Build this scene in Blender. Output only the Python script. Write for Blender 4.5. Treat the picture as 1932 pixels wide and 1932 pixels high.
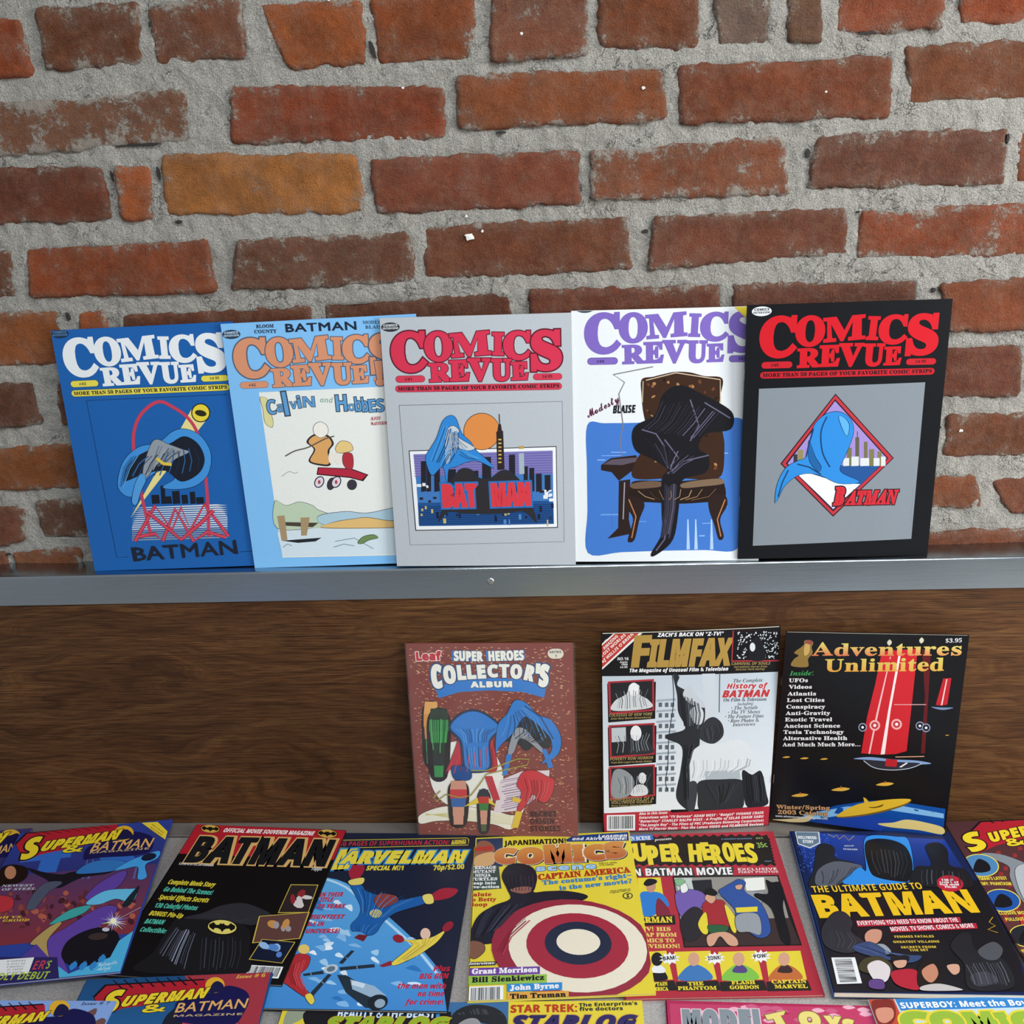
import bpy, bmesh, math, random, os
from mathutils import Vector, Matrix, noise
from mathutils.geometry import tessellate_polygon

for o in list(bpy.data.objects): bpy.data.objects.remove(o, do_unlink=True)
scene = bpy.context.scene
COL = scene.collection

# ------------------------------------------------------------------ camera
cam = bpy.data.cameras.new('camera'); cam_ob = bpy.data.objects.new('camera', cam); COL.objects.link(cam_ob)
cam.sensor_width = 36.0; cam.lens = 1997.1 * 36.0 / 1932.0; cam.clip_start = 0.01
cam_ob.matrix_world = Matrix(((0.99654, 0.024137, 0.079549, 0.6874), (0.065365, 0.36371, -0.92922, -1.1811), (-0.051361, 0.9312, 0.36087, 0.5121), (0, 0, 0, 1)))
scene.camera = cam_ob

# ------------------------------------------------------------------ world, lamps, exposure
world = bpy.data.worlds.new('room_ambient'); scene.world = world; world.use_nodes = True
bg = world.node_tree.nodes['Background']; bg.inputs[0].default_value = (0.93, 0.965, 1.0, 1); bg.inputs[1].default_value = 0.40
def lamp(name, loc, target, sx, sy, power, col):
    l = bpy.data.lights.new(name, 'AREA'); l.shape = 'RECTANGLE'; l.size = sx; l.size_y = sy; l.energy = power; l.color = col
    o = bpy.data.objects.new(name, l); COL.objects.link(o); o.location = loc
    o.rotation_euler = (Vector(target) - Vector(loc)).to_track_quat('-Z', 'Y').to_euler(); return o
lamp('ceiling_light', (1.15, -1.5, 2.0), (0.75, -0.05, 0.1), 1.5, 0.5, 43, (0.94, 0.98, 1.0))
lamp('added_right_fill', (2.45, -1.0, 0.5), (1.3, -0.25, -0.35), 0.8, 1.1, 50, (1.0, 0.98, 0.95))  # added area light out of view, brightens wood and counter at right
vs = scene.view_settings
vs.view_transform = 'Standard'; vs.look = 'None'; vs.exposure = -0.2; vs.gamma = 1.0; vs.use_curve_mapping = False

# ------------------------------------------------------------------ helpers
def lin(h):
    r = []
    for i in (0, 2, 4):
        c = int(h[i:i+2], 16) / 255.0
        r.append(c / 12.92 if c <= 0.04045 else ((c + 0.055) / 1.055) ** 2.4)
    return (r[0], r[1], r[2], 1.0)
class NT:
    def __init__(s, name):
        s.m = bpy.data.materials.new(name); s.m.use_nodes = True; s.t = s.m.node_tree; s.n = s.t.nodes; s.b = s.n['Principled BSDF']
    def node(s, typ, **kw):
        n = s.n.new(typ)
        for k, v in kw.items():
            if k == 'ins':
                for a, b in v.items(): s.put(n.inputs[a], b)
            else: setattr(n, k, v)
        return n
    def put(s, inp, v):
        if isinstance(v, bpy.types.NodeSocket): s.t.links.new(v, inp)
        else: inp.default_value = v
    def noise(s, vec, scale, detail=4, rough=0.6): return s.node('ShaderNodeTexNoise', ins={'Vector': vec, 'Scale': scale, 'Detail': detail, 'Roughness': rough}).outputs['Fac']
    def ramp(s, f, stops):
        r = s.node('ShaderNodeValToRGB'); s.put(r.inputs['Fac'], f); e = r.color_ramp.elements
        while len(e) < len(stops): e.new(0.5)
        for i, (p, c) in enumerate(stops): e[i].position = p; e[i].color = c if len(c) == 4 else (*c, 1)
        return r.outputs['Color']
    def mix(s, f, a, b, mode='MIX'):
        x = s.node('ShaderNodeMix', data_type='RGBA', blend_type=mode); s.put(x.inputs[0], f); s.put(x.inputs[6], a); s.put(x.inputs[7], b); return x.outputs[2]
    def math(s, op, a, b=0.0):
        x = s.node('ShaderNodeMath', operation=op); s.put(x.inputs[0], a); s.put(x.inputs[1], b); return x.outputs[0]
    def bump(s, h, strength, dist=0.001):
        x = s.node('ShaderNodeBump', ins={'Strength': strength, 'Distance': dist, 'Height': h}); s.put(s.b.inputs['Normal'], x.outputs[0])
    def coords(s, scale=(1, 1, 1), src='Object', loc=None):
        c = s.node('ShaderNodeTexCoord').outputs[src]; m = s.node('ShaderNodeMapping', ins={'Vector': c, 'Scale': scale})
        if loc is not None: s.put(m.inputs['Location'], loc)
        return m.outputs[0]
    def set(s, **kw):
        for k, v in kw.items(): s.put(s.b.inputs[k.replace('_', ' ')], v)
G = lambda v: (v, v, v, 1)

def obj(name, me, mat=None, parent=None):
    o = bpy.data.objects.new(name, me); COL.objects.link(o)
    if mat and not me.materials: me.materials.append(mat)
    if parent: o.parent = parent
    return o
def tag(o, label=None, cat=None, group=None, kind=None):
    for k, v in (('label', label), ('category', cat), ('group', group), ('kind', kind)):
        if v: o[k] = v
    return o
def mesh(name, v, f, smooth=False):
    me = bpy.data.meshes.new(name); me.from_pydata(v, [], f); me.update()
    if smooth: me.polygons.foreach_set('use_smooth', [True] * len(me.polygons))
    return me
def box_mesh(name, lo, hi, bev=0.0):
    bm = bmesh.new(); bmesh.ops.create_cube(bm, size=1)
    for v in bm.verts: v.co = Vector([lo[i] + (v.co[i] + .5) * (hi[i] - lo[i]) for i in range(3)])
    if bev: bmesh.ops.bevel(bm, geom=bm.edges[:], offset=bev, segments=2, affect='EDGES', profile=.5)
    me = bpy.data.meshes.new(name); bm.to_mesh(me); bm.free(); return me
def N3(x, y, z): return noise.noise(Vector((x, y, z)))

# ------------------------------------------------------------------ materials of the setting
def brick_material():
    t = NT('old_brick'); oi = t.node('ShaderNodeObjectInfo')
    off = t.node('ShaderNodeVectorMath', operation='SCALE', ins={0: (37.0, 11.0, 23.0)}); t.put(off.inputs['Scale'], oi.outputs['Random'])
    P = t.coords(src='Object', loc=off.outputs[0])
    big = t.noise(P, 22, 3, .55); mid = t.noise(P, 90, 5, .65); fine = t.noise(P, 620, 3, .7)
    base = t.mix(t.ramp(big, [(.35, G(0)), (.7, G(1))]), t.mix(.48, oi.outputs['Color'], (0.06, 0.026, 0.015, 1)), oi.outputs['Color'])
    base = t.mix(t.math('MULTIPLY', t.ramp(mid, [(.5, G(0)), (.75, G(1))]), .4), base, t.mix(.4, oi.outputs['Color'], (0.45, 0.19, 0.08, 1)))
    pits = t.ramp(fine, [(.3, G(1)), (.42, G(0))])
    base = t.mix(t.math('MULTIPLY', pits, .7), base, (0.045, 0.02, 0.012, 1))
    # lime and mortar smears, heavier toward the arrises
    edge = t.node('ShaderNodeAttribute', attribute_name='edge').outputs['Fac']
    sm = t.node('ShaderNodeAttribute', attribute_type='OBJECT', attribute_name='smear').outputs['Fac']
    patch = t.noise(P, 34, 6, .72); grit = t.noise(P, 210, 4, .75)
    k = t.math('ADD', t.math('ADD', patch, t.math('MULTIPLY', edge, .16)), t.math('MULTIPLY', t.math('SUBTRACT', grit, .5), .38))
    k = t.math('ADD', k, t.math('MULTIPLY', t.math('SUBTRACT', sm, .35), .22))
    smear = t.ramp(k, [(.66, G(0)), (.76, G(1))])
    haze = t.ramp(k, [(.46, G(0)), (.76, G(.42))])
    base = t.mix(haze, base, (0.24, 0.165, 0.125, 1))
    base = t.mix(t.math('MULTIPLY', smear, .85), base, t.mix(grit, (0.22, 0.20, 0.17, 1), (0.42, 0.39, 0.34, 1)))
    t.set(Base_Color=base, Roughness=.86, Specular_IOR_Level=.25)
    cr = t.node('ShaderNodeTexNoise', ins={'Vector': t.coords((1, 1, 2.2), loc=off.outputs[0]), 'Scale': 46, 'Detail': 6, 'Roughness': .6, 'Distortion': .8}).outputs['Fac']
    crack = t.ramp(t.math('ABSOLUTE', t.math('SUBTRACT', cr, .5)), [(0, G(0)), (.02, G(1))])
    h = t.math('ADD', t.math('ADD', t.math('MULTIPLY', mid, .75), t.math('MULTIPLY', fine, .8)), t.math('MULTIPLY', crack, .09))
    h = t.math('ADD', h, t.math('MULTIPLY', smear, .35))
    t.bump(h, 1.0, .003); return t.m
def mortar_material():
    t = NT('lime_mortar'); P = t.coords()
    sand = t.noise(P, 900, 2, .8); sand2 = t.noise(P, 330, 4, .75); big = t.noise(P, 14, 4, .6)
    vor = t.node('ShaderNodeTexVoronoi', ins={'Vector': P, 'Scale': 230}).outputs['Distance']
    base = t.mix(big, (0.37, 0.36, 0.335, 1), (0.56, 0.54, 0.49, 1))
    base = t.mix(t.ramp(sand, [(.38, G(0)), (.66, G(1))]), t.mix(.55, base, (0.16, 0.155, 0.14, 1)), t.mix(.4, base, (0.8, 0.77, 0.7, 1)))
    grain = t.ramp(vor, [(.03, G(1)), (.09, G(0))]); pick = t.ramp(sand2, [(.58, G(0)), (.64, G(1))])
    base = t.mix(t.math('MULTIPLY', grain, pick), base, (0.05, 0.05, 0.05, 1))
    cn = t.node('ShaderNodeTexNoise', ins={'Vector': P, 'Scale': 30, 'Detail': 6, 'Roughness': .62, 'Distortion': .6}).outputs['Fac']
    crk = t.math('MULTIPLY', t.ramp(t.math('ABSOLUTE', t.math('SUBTRACT', cn, .5)), [(0, G(1)), (.009, G(0))]), t.ramp(t.noise(P, 17, 2), [(.52, G(0)), (.6, G(1))]))
    base = t.mix(t.math('MULTIPLY', crk, .8), base, (0.05, 0.045, 0.04, 1))
    lump = t.noise(P, 120, 5, .7)
    t.set(Base_Color=base, Roughness=.95, Specular_IOR_Level=.15)
    h = t.math('ADD', t.math('ADD', t.math('MULTIPLY', sand, .5), t.math('MULTIPLY', sand2, .9)), t.math('MULTIPLY', lump, 2.2))
    t.bump(t.math('SUBTRACT', h, t.math('MULTIPLY', crk, .9)), 1.0, .0034); return t.m
def wood_material():
    t = NT('walnut_laminate'); P = t.coords((1.6, 1, 26)); w = t.noise(t.coords((1.1, 1, 4)), 2.2, 3, .5)
    v = t.node('ShaderNodeVectorMath', operation='ADD'); t.put(v.inputs[0], P)
    cv = t.node('ShaderNodeCombineXYZ'); t.put(cv.inputs[2], t.math('MULTIPLY', w, 7.0)); t.put(v.inputs[1], cv.outputs[0])
    g1 = t.noise(v.outputs[0], 3.2, 8, .68); g2 = t.noise(t.coords((6, 1, 240)), 3.5, 4, .7); g3 = t.noise(v.outputs[0], .9, 3, .5)
    base = t.ramp(g1, [(.3, (0.05, 0.020, 0.0075)), (.5, (0.124, 0.052, 0.018)), (.72, (0.195, 0.095, 0.034))])
    base = t.mix(t.math('MULTIPLY', t.ramp(g3, [(.35, G(1)), (.65, G(0))]), .45), base, (0.04, 0.018, 0.009, 1))
    base = t.mix(t.math('MULTIPLY', t.ramp(g2, [(.46, G(0)), (.6, G(1))]), .75), base, (0.024, 0.010, 0.005, 1))
    g4 = t.noise(t.coords((2.2, 1, 330)), 2.0, 2, .5); base = t.mix(t.math('MULTIPLY', t.ramp(g4, [(.58, G(0)), (.68, G(1))]), .7), base, (0.022, 0.009, 0.005, 1))
    t.set(Base_Color=base, Roughness=.5, Specular_IOR_Level=.2); t.bump(g2, .12, .0006); return t.m
def alu_material():
    t = NT('brushed_aluminium'); g = t.noise(t.coords((2.0, 160, 160)), 6, 5, .7); big = t.noise(t.coords((1, 1, 1)), 5, 2, .5)
    t.set(Base_Color=t.mix(g, (0.33, 0.39, 0.44, 1), (0.46, 0.51, 0.55, 1)), Metallic=1.0, Roughness=t.math('ADD', t.math('MULTIPLY', g, .14), t.math('MULTIPLY', big, .25)))
    t.bump(g, .10, .0004); return t.m
def laminate_material():   # galvanised sheet with a fine mottled spangle
    t = NT('galvanised_sheet'); P = t.coords(); a = t.noise(P, 420, 3, .75); b = t.noise(P, 60, 5, .7); c = t.noise(t.coords((1, 7, 1)), 90, 3, .6)
    base = t.mix(t.ramp(a, [(.35, G(0)), (.65, G(1))]), (0.36, 0.345, 0.325, 1), (0.66, 0.645, 0.62, 1)); base = t.mix(t.math('MULTIPLY', b, .5), base, (0.48, 0.465, 0.44, 1))
    base = t.mix(t.math('MULTIPLY', c, .25), base, (0.74, 0.73, 0.71, 1))
    t.set(Base_Color=base, Metallic=.55, Roughness=t.math('ADD', t.math('MULTIPLY', b, .15), .36)); t.bump(a, .25, .0006); return t.m
def plain(name, col, rough=.5, metal=0.0, var=.12, scale=200):
    t = NT(name); n = t.noise(t.coords(), scale, 3, .6); d = tuple(c * (1 - var) for c in col[:3]) + (1,)
    t.set(Base_Color=t.mix(n, d, col), Roughness=rough, Metallic=metal); return t.m
M_BRICK, M_MORTAR, M_WOOD, M_ALU, M_TOP = brick_material(), mortar_material(), wood_material(), alu_material(), laminate_material()
M_RAIL = plain('dull_rail', (0.34, 0.32, 0.30, 1), .45, .6, .2, 300)
M_STEEL = plain('screw_steel', (0.62, 0.63, 0.64, 1), .3, 1.0); M_DARK = plain('dark_gap', (0.02, 0.018, 0.016, 1), .8)

# ------------------------------------------------------------------ the brick wall: mortar bed with every brick a part of it
def mortar_wall(x0, x1, z0, z1, step, quads):
    nx = int((x1 - x0) / step) + 1; nz = int((z1 - z0) / step) + 1; v = []; f = []
    for j in range(nz):
        z = z0 + j * step
        for i in range(nx):
            x = x0 + i * step
            y = .0020 + .0026 * N3(x * 20, 3.1, z * 20) + .0026 * N3(x * 70, 9.7, z * 70) + .0017 * N3(x * 170, 1.3, z * 170)
            v.append((x, y, z))
    for q in quads:
        ax = max(q[0][0], q[3][0]) + .0035; bx = min(q[1][0], q[2][0]) - .0035; az = max(q[2][1], q[3][1]) + .0035; bz = min(q[0][1], q[1][1]) - .0035
        for j in range(max(0, int((az - z0) / step) + 1), min(nz, int((bz - z0) / step) + 1)):
            for i in range(max(0, int((ax - x0) / step) + 1), min(nx, int((bx - x0) / step) + 1)):
                k = j * nx + i; x, y, z = v[k]; v[k] = (x, max(y, .006), z)
    for j in range(nz - 1):
        for i in range(nx - 1):
            a = j * nx + i; f.append((a, a + 1, a + nx + 1, a + nx))
    n0 = len(v); v += [(x0, .2, z0), (x1, .2, z0), (x1, .2, z1), (x0, .2, z1)]
    f.append((n0 + 3, n0 + 2, n0 + 1, n0))
    return mesh('wall_back', v, f, True)
BRICKS = """9a4526 0.35 -3 623 101 619 102 563 -20 561
6b3b28 0.50 118 628 228 627 222 570 115 567
7f4836 0.60 238 624 336 626 336 570 235 565
a0532c 0.35 353 619 462 617 460 556 376 554
8a4628 0.35 469 619 578 617 570 555 470 554
7f4a3c 0.55 593 617 693 617 690 551 588 551
7a4029 0.35 701 617 803 617 802 552 701 558
6e5b5a 0.50 816 617 877 617 872 553 819 555
6a4a3e 0.35 886 617 922 617 923 551 890 552
8e4630 0.35 934 617 1041 617 1043 557 937 559
98462a 0.35 1055 617 1170 617 1174 557 1057 559
7a4c3a 0.95 -2 536 264 545 260 489 -16 483
8c402a 0.35 312 542 540 532 538 477 304 485
8b4b2f 0.35 552 541 769 538 771 485 551 487
7e402b 0.35 781 539 997 537 998 477 783 480
7d4732 0.35 1007 544 1197 544 1205 485 1014 489
70392b 0.35 -59 474 158 470 158 411 -76 412
a7562f 0.35 172 468 212 469 206 409 169 411
b2713f 0.30 224 478 441 468 445 406 221 413
844536 0.35 455 463 678 462 679 404 454 405
864832 0.70 689 460 890 466 900 406 688 408
6c4139 0.35 924 465 1117 461 1121 405 916 410
8a4632 0.35 1126 460 1271 460 1280 405 1130 407
6a3b2c 0.35 -84 383 36 384 29 332 -98 331
904427 0.40 51 387 264 388 265 328 44 330
6c4236 0.60 297 385 492 386 493 329 281 329
754130 0.35 505 392 729 391 732 333 501 332
764337 0.35 755 389 959 390 966 340 746 332
8e442c 0.55 972 385 1177 387 1190 328 969 335
9f5931 0.35 -32 316 78 315 68 252 -48 252
a7552f 0.35 96 313 133 314 128 253 90 252
6c3b2c 0.35 147 308 372 311 369 254 144 252
63392e 0.35 384 311 598 317 598 259 382 253
6f3b31 0.35 617 318 829 314 831 259 617 258
6b3e37 0.35 839 316 1040 311 1041 256 844 256
874833 0.35 1062 307 1241 311 1250 250 1073 251
5d382e 0.35 -52 235 27 233 28 179 -67 176
6a4035 0.35 52 231 271 236 268 183 50 177
70402f 0.35 290 237 513 241 512 188 287 183
6e3d33 0.35 532 242 754 243 755 189 532 187
7a4534 0.35 769 243 992 243 995 186 770 188
6d3d34 0.35 1005 238 1157 236 1163 177 1010 178
7f4636 0.35 1166 237 1307 236 1317 178 1172 178
8f512c 0.35 -73 152 142 158 136 100 -87 95
74422f 0.35 158 159 388 166 385 110 153 102
6c3f35 0.35 402 165 625 168 626 113 400 110
7d4532 0.35 639 168 856 169 858 112 639 112
6f4033 0.35 868 167 1065 163 1067 106 871 111
714130 0.50 1085 157 1263 161 1271 106 1081 106
7a4536 0.35 -91 79 -15 75 -27 28 -105 20
674338 0.70 -7 84 175 86 168 30 -3 33
7a4535 0.35 188 86 419 93 414 38 183 31
6d3f34 0.35 433 92 660 95 660 39 430 37
824a36 0.35 673 94 906 91 909 36 672 38
8a4e38 0.35 919 90 1124 85 1136 44 921 37
7b4333 0.35 1142 79 1304 84 1311 35 1165 34
7a4738 0.35 -107 14 -54 16 -63 -35 -120 -38
8b5036 0.50 -49 17 40 19 37 -34 -57 -35
744232 0.35 58 19 305 21 302 -31 51 -33
7a4535 0.35 319 21 568 24 566 -27 315 -31
6e4034 0.35 581 23 816 22 817 -28 580 -28
7d4533 0.35 828 21 1045 17 1048 -29 829 -28
7c4534 0.35 1054 16 1314 17 1321 -28 1057 -28
834432 0.40 -224 622 -15 625 -15 561 -224 561
9a5030 0.40 -452 622 -236 622 -236 563 -452 561
9a5030 0.40 1182 617 1401 618 1401 556 1182 556
9a5030 0.40 1413 618 1634 618 1634 555 1413 558
6c3f34 0.40 1646 618 1861 618 1861 556 1646 557
9a5030 0.40 -235 537 -14 538 -14 483 -235 484
8b4a30 0.40 -459 538 -247 535 -247 482 -459 482
9a5030 0.40 1209 545 1430 545 1430 484 1209 486
834432 0.40 1442 544 1657 544 1657 486 1442 485
6c3f34 0.40 1669 546 1890 544 1890 483 1669 486
834432 0.40 -293 474 -71 475 -71 411 -293 414
6c3f34 0.40 -519 472 -305 474 -305 413 -519 412
7a4535 0.40 1283 460 1493 459 1493 404 1283 406
7a4535 0.40 1505 461 1725 461 1725 404 1505 405
6c3f34 0.40 1737 460 1952 462 1952 404 1737 403
7a4535 0.40 -311 385 -96 385 -96 330 -311 330
6c3f34 0.40 -540 382 -323 385 -323 332 -540 330
834432 0.40 1189 387 1402 389 1402 329 1189 327
834432 0.40 1414 386 1635 388 1635 329 1414 330
6c3f34 0.40 1647 387 1860 387 1860 326 1647 328
7a4535 0.40 -259 315 -44 316 -44 251 -259 253
6c3f34 0.40 -481 317 -271 315 -271 253 -481 253
7a4535 0.40 1253 313 1458 309 1458 249 1253 250
834432 0.40 1470 311 1681 311 1681 249 1470 249
6c3f34 0.40 1693 312 1908 310 1908 251 1693 252
8b4a30 0.40 -281 234 -64 234 -64 177 -281 175
9a5030 0.40 -501 235 -293 233 -293 177 -501 178
8b4a30 0.40 1319 236 1536 237 1536 176 1319 177
834432 0.40 1548 236 1764 235 1764 176 1548 178
834432 0.40 -293 151 -85 151 -85 96 -293 95
6c3f34 0.40 -523 153 -305 152 -305 95 -523 96
74402f 0.40 1275 161 1488 161 1488 106 1275 108
7a4535 0.40 1500 161 1708 163 1708 107 1500 107
74402f 0.40 1720 160 1934 162 1934 108 1720 107
6c3f34 0.40 -317 79 -103 80 -103 21 -317 21
7a4535 0.40 -550 80 -329 77 -329 21 -550 20
9a5030 0.40 1316 84 1536 82 1536 36 1316 33
74402f 0.40 1548 82 1758 84 1758 33 1548 36
8b4a30 0.40 -326 13 -119 15 -119 -38 -326 -37
8b4a30 0.40 -549 12 -338 15 -338 -40 -549 -39
8b4a30 0.40 1326 18 1536 15 1536 -28 1326 -27
6c3f34 0.40 1548 16 1754 17 1754 -28 1548 -30
7a4535 0.40 -418 702 -196 702 -196 640 -418 640
7a4535 0.40 -183 702 37 702 37 640 -183 640
7a4535 0.40 50 702 258 702 258 640 50 640
7a4535 0.40 271 702 485 702 485 640 271 640
7a4535 0.40 498 702 720 702 720 640 498 640
9a5030 0.40 733 702 949 702 949 640 733 640
6c3f34 0.40 962 702 1173 702 1173 640 962 640
9a5030 0.40 1186 702 1393 702 1393 640 1186 640
834432 0.40 1406 702 1623 702 1623 640 1406 640
6c3f34 0.40 1636 702 1848 702 1848 640 1636 640
7a4535 0.40 -431 778 -219 778 -219 716 -431 716
7a4535 0.40 -206 778 1 778 1 716 -206 716
9a5030 0.40 14 778 234 778 234 716 14 716
834432 0.40 247 778 467 778 467 716 247 716
6c3f34 0.40 480 778 689 778 689 716 480 716
74402f 0.40 702 778 916 778 916 716 702 716
9a5030 0.40 929 778 1150 778 1150 716 929 716
7a4535 0.40 1163 778 1381 778 1381 716 1163 716
9a5030 0.40 1394 778 1611 778 1611 716 1394 716
74402f 0.40 1624 778 1830 778 1830 716 1624 716
9a5030 0.40 -400 854 -181 854 -181 792 -400 792
9a5030 0.40 -168 854 56 854 56 792 -168 792
8b4a30 0.40 69 854 283 854 283 792 69 792
6c3f34 0.40 296 854 505 854 505 792 296 792
7a4535 0.40 518 854 737 854 737 792 518 792
8b4a30 0.40 750 854 971 854 971 792 750 792
7a4535 0.40 984 854 1198 854 1198 792 984 792
6c3f34 0.40 1211 854 1434 854 1434 792 1211 792
834432 0.40 1447 854 1672 854 1672 792 1447 792
6c3f34 0.40 1685 854 1906 854 1906 792 1685 792"""
QUADS = []
for line in BRICKS.strip().split('\n'):
    d = [int(x) / 1000 for x in line.split()[2:]]; QUADS.append([(d[i], d[i + 1]) for i in (0, 2, 4, 6)])
wall = tag(obj('wall_back', mortar_wall(-.46, 1.77, -.075, .875, .0036, QUADS), M_MORTAR), 'old red brick wall with pale sandy mortar behind the ledge', kind='structure')
def brick_mesh(q, seed):
    # q: four corners (x, z) in metres TL TR BR BL
    tl, tr, br, bl = [Vector((a, b)) for a, b in q]
    L = (tr - tl).length; H = (tl - bl).length
    nx = max(8, min(72, int(L / .003))); nz = max(8, int(H / .0032)); rn = random.Random(seed); s0 = rn.uniform(0, 50)
    proud = rn.uniform(-.0016, .0014); tiltx = rn.uniform(-.0022, .0022); tiltz = rn.uniform(-.002, .002)
    v = []; e = []; f = []
    def pt(s, t):
        # s,t in -1..1 ; rounded corners
        n = 9.0; m = max(abs(s), abs(t)); d = (abs(s * L) ** n + abs(t * H * 1.0) ** n) ** (1 / n) if m else 0
        k = 1.0
        if abs(s) > .0 and abs(t) > .0:
            cs = max(0, abs(s) * L / 2 - (L / 2 - .006)) / .006; ct = max(0, abs(t) * H / 2 - (H / 2 - .006)) / .006
            if cs > 0 and ct > 0:
                r = math.hypot(cs, ct); rm = max(cs, ct); sc = rm / r
                s = math.copysign((L / 2 - .006 + cs * sc * .006) / (L / 2), s); t = math.copysign((H / 2 - .006 + ct * sc * .006) / (H / 2), t)
        a = (s + 1) / 2; b = (t + 1) / 2
        p = (bl * (1 - a) + br * a) * (1 - b) + (tl * (1 - a) + tr * a) * b
        ed_ = min((1 - abs(s)) * L / 2, (1 - abs(t)) * H / 2); w = max(0.0, 1 - ed_ / .012)
        dx = .0034 * N3(p.x * 45 + s0, p.y * 45, 1.7) + .0022 * N3(p.x * 150 + s0, p.y * 150, 4.1); dz = .0034 * N3(p.x * 45 + s0, p.y * 45, 7.7) + .0022 * N3(p.x * 150 + s0, p.y * 150, 8.1)
        return p.x + dx * w, p.y + dz * w
    for j in range(nz + 1):
        t = -1 + 2 * j / nz
        for i in range(nx + 1):
            s = -1 + 2 * i / nx; x, z = pt(s, t)
            ed = min((1 - abs(s)) * L / 2, (1 - abs(t)) * H / 2); r = max(0.0, 1 - ed / .0036)
            y = -.001 - proud + tiltx * s + tiltz * t + .0034 * r * r + .0013 * N3(x * 38, s0, z * 38) + .0008 * N3(x * 130, s0, z * 130) + .0005 * N3(x * 300, s0, z * 300)
            v.append((x, y, z)); e.append(max(0.0, 1 - ed / .014))
    W = nx + 1
    for j in range(nz):
        for i in range(nx): a = j * W + i; f.append((a, a + 1, a + W + 1, a + W))
    ring = [i for i in range(W)] + [j * W + nx for j in range(1, nz + 1)] + [nz * W + i for i in range(nx - 1, -1, -1)] + [j * W for j in range(nz - 1, 0, -1)]
    n0 = len(v)
    for i in ring: x, y, z = v[i]; v.append((x, .022, z)); e.append(1.0)
    m = len(ring)
    for k in range(m): a, b = ring[k], ring[(k + 1) % m]; f.append((b, a, n0 + k, n0 + (k + 1) % m))
    f.append([n0 + k for k in range(m)])
    me = mesh('brick', v, f, True); at = me.attributes.new('edge', 'FLOAT', 'POINT'); at.data.foreach_set('value', e); return me
for n, line in enumerate(BRICKS.strip().split('\n')):
    c, sm = line.split()[:2]
    o = obj('brick', brick_mesh(QUADS[n], n), M_BRICK, wall); cc = lin(c); o.color = (cc[0], cc[1] * 1.02, cc[2] * .82, 1); o['smear'] = float(sm)

# open gaps in the joints and stray paint flecks, each a small lump of its own
M_PAINT = plain('white_paint', (0.82, 0.82, 0.78, 1), .6)
def blob_mesh(name, rx, rz, ry, seed, slant=0.0):
    rn = random.Random(seed); n = 12; v = [(0, -ry, 0)]; f = []
    for k in range(n):
        a = 2 * math.pi * k / n; r = rn.uniform(.6, 1.15); x, z = rx * r * math.cos(a), rz * r * math.sin(a); v.append((x + slant * z, 0, z))
    for k in range(n): v.append((v[k + 1][0], .004, v[k + 1][2]))
    for k in range(n): b = (k + 1) % n; f += [(0, 1 + k, 1 + b), (1 + k, 1 + n + k, 1 + n + b, 1 + b)]
    return mesh(name, v, f)
for n, (x, z, rx, rz, sl) in enumerate(((0.4678, 0.5706, 0.00234, 0.00988, -0.25), (0.204, 0.4891, 0.0273, 0.00182, 0), (0.1685, 0.459, 0.00182, 0.00624, 0), (0.2201, 0.4599, 0.00156, 0.00676, 0), (0.7475, 0.3748, 0.0039, 0.00286, 0), (0.9158, 0.4459, 0.00286, 0.00442, 0), (1.0563, 0.2992, 0.00234, 0.00312, 0), (1.1168, 0.4506, 0.00208, 0.00572, 0), (0.2343, 0.4071, 0.0039, 0.00234, 0), (1.0767, 0.1439, 0.0026, 0.00234, 0), (0.0861, 0.3076, 0.00182, 0.00572, 0), (0.5966, 0.4826, 0.00676, 0.0013, 0), (0.9687, 0.5581, 0.0104, 0.00156, 0), (0.237, 0.6063, 0.00104, 0.0026, 0), (0.9711, 0.3846, 0.00234, 0.0013, 0), (-0.0546, 0.0125, 0.00312, 0.00104, 0), (1.1029, 0.0106, 0.00624, 0.00104, 0))):
    o = obj('joint_gap', blob_mesh('joint_gap', rx, rz, .0002, n, sl), M_DARK, wall); o.location = (x, -.0012, z)
for n, (x, z, r) in enumerate(((0.5565, 0.377, 0.0055), (0.931, 0.5053, 0.00143), (0.7461, 0.5184, 0.0022), (1.1005, 0.1394, 0.0022), (0.4965, 0.5314, 0.00138), (0.6235, 0.576, 0.0022), (0.4276, 0.6179, 0.0011), (0.5545, 0.399, 0.00165), (0.5708, 0.3826, 0.00165))):
    o = obj('paint_fleck', blob_mesh('paint_fleck', r, r * .8, .0006, 50 + n), M_PAINT, wall); o.location = (x, -.0022, z)

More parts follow.
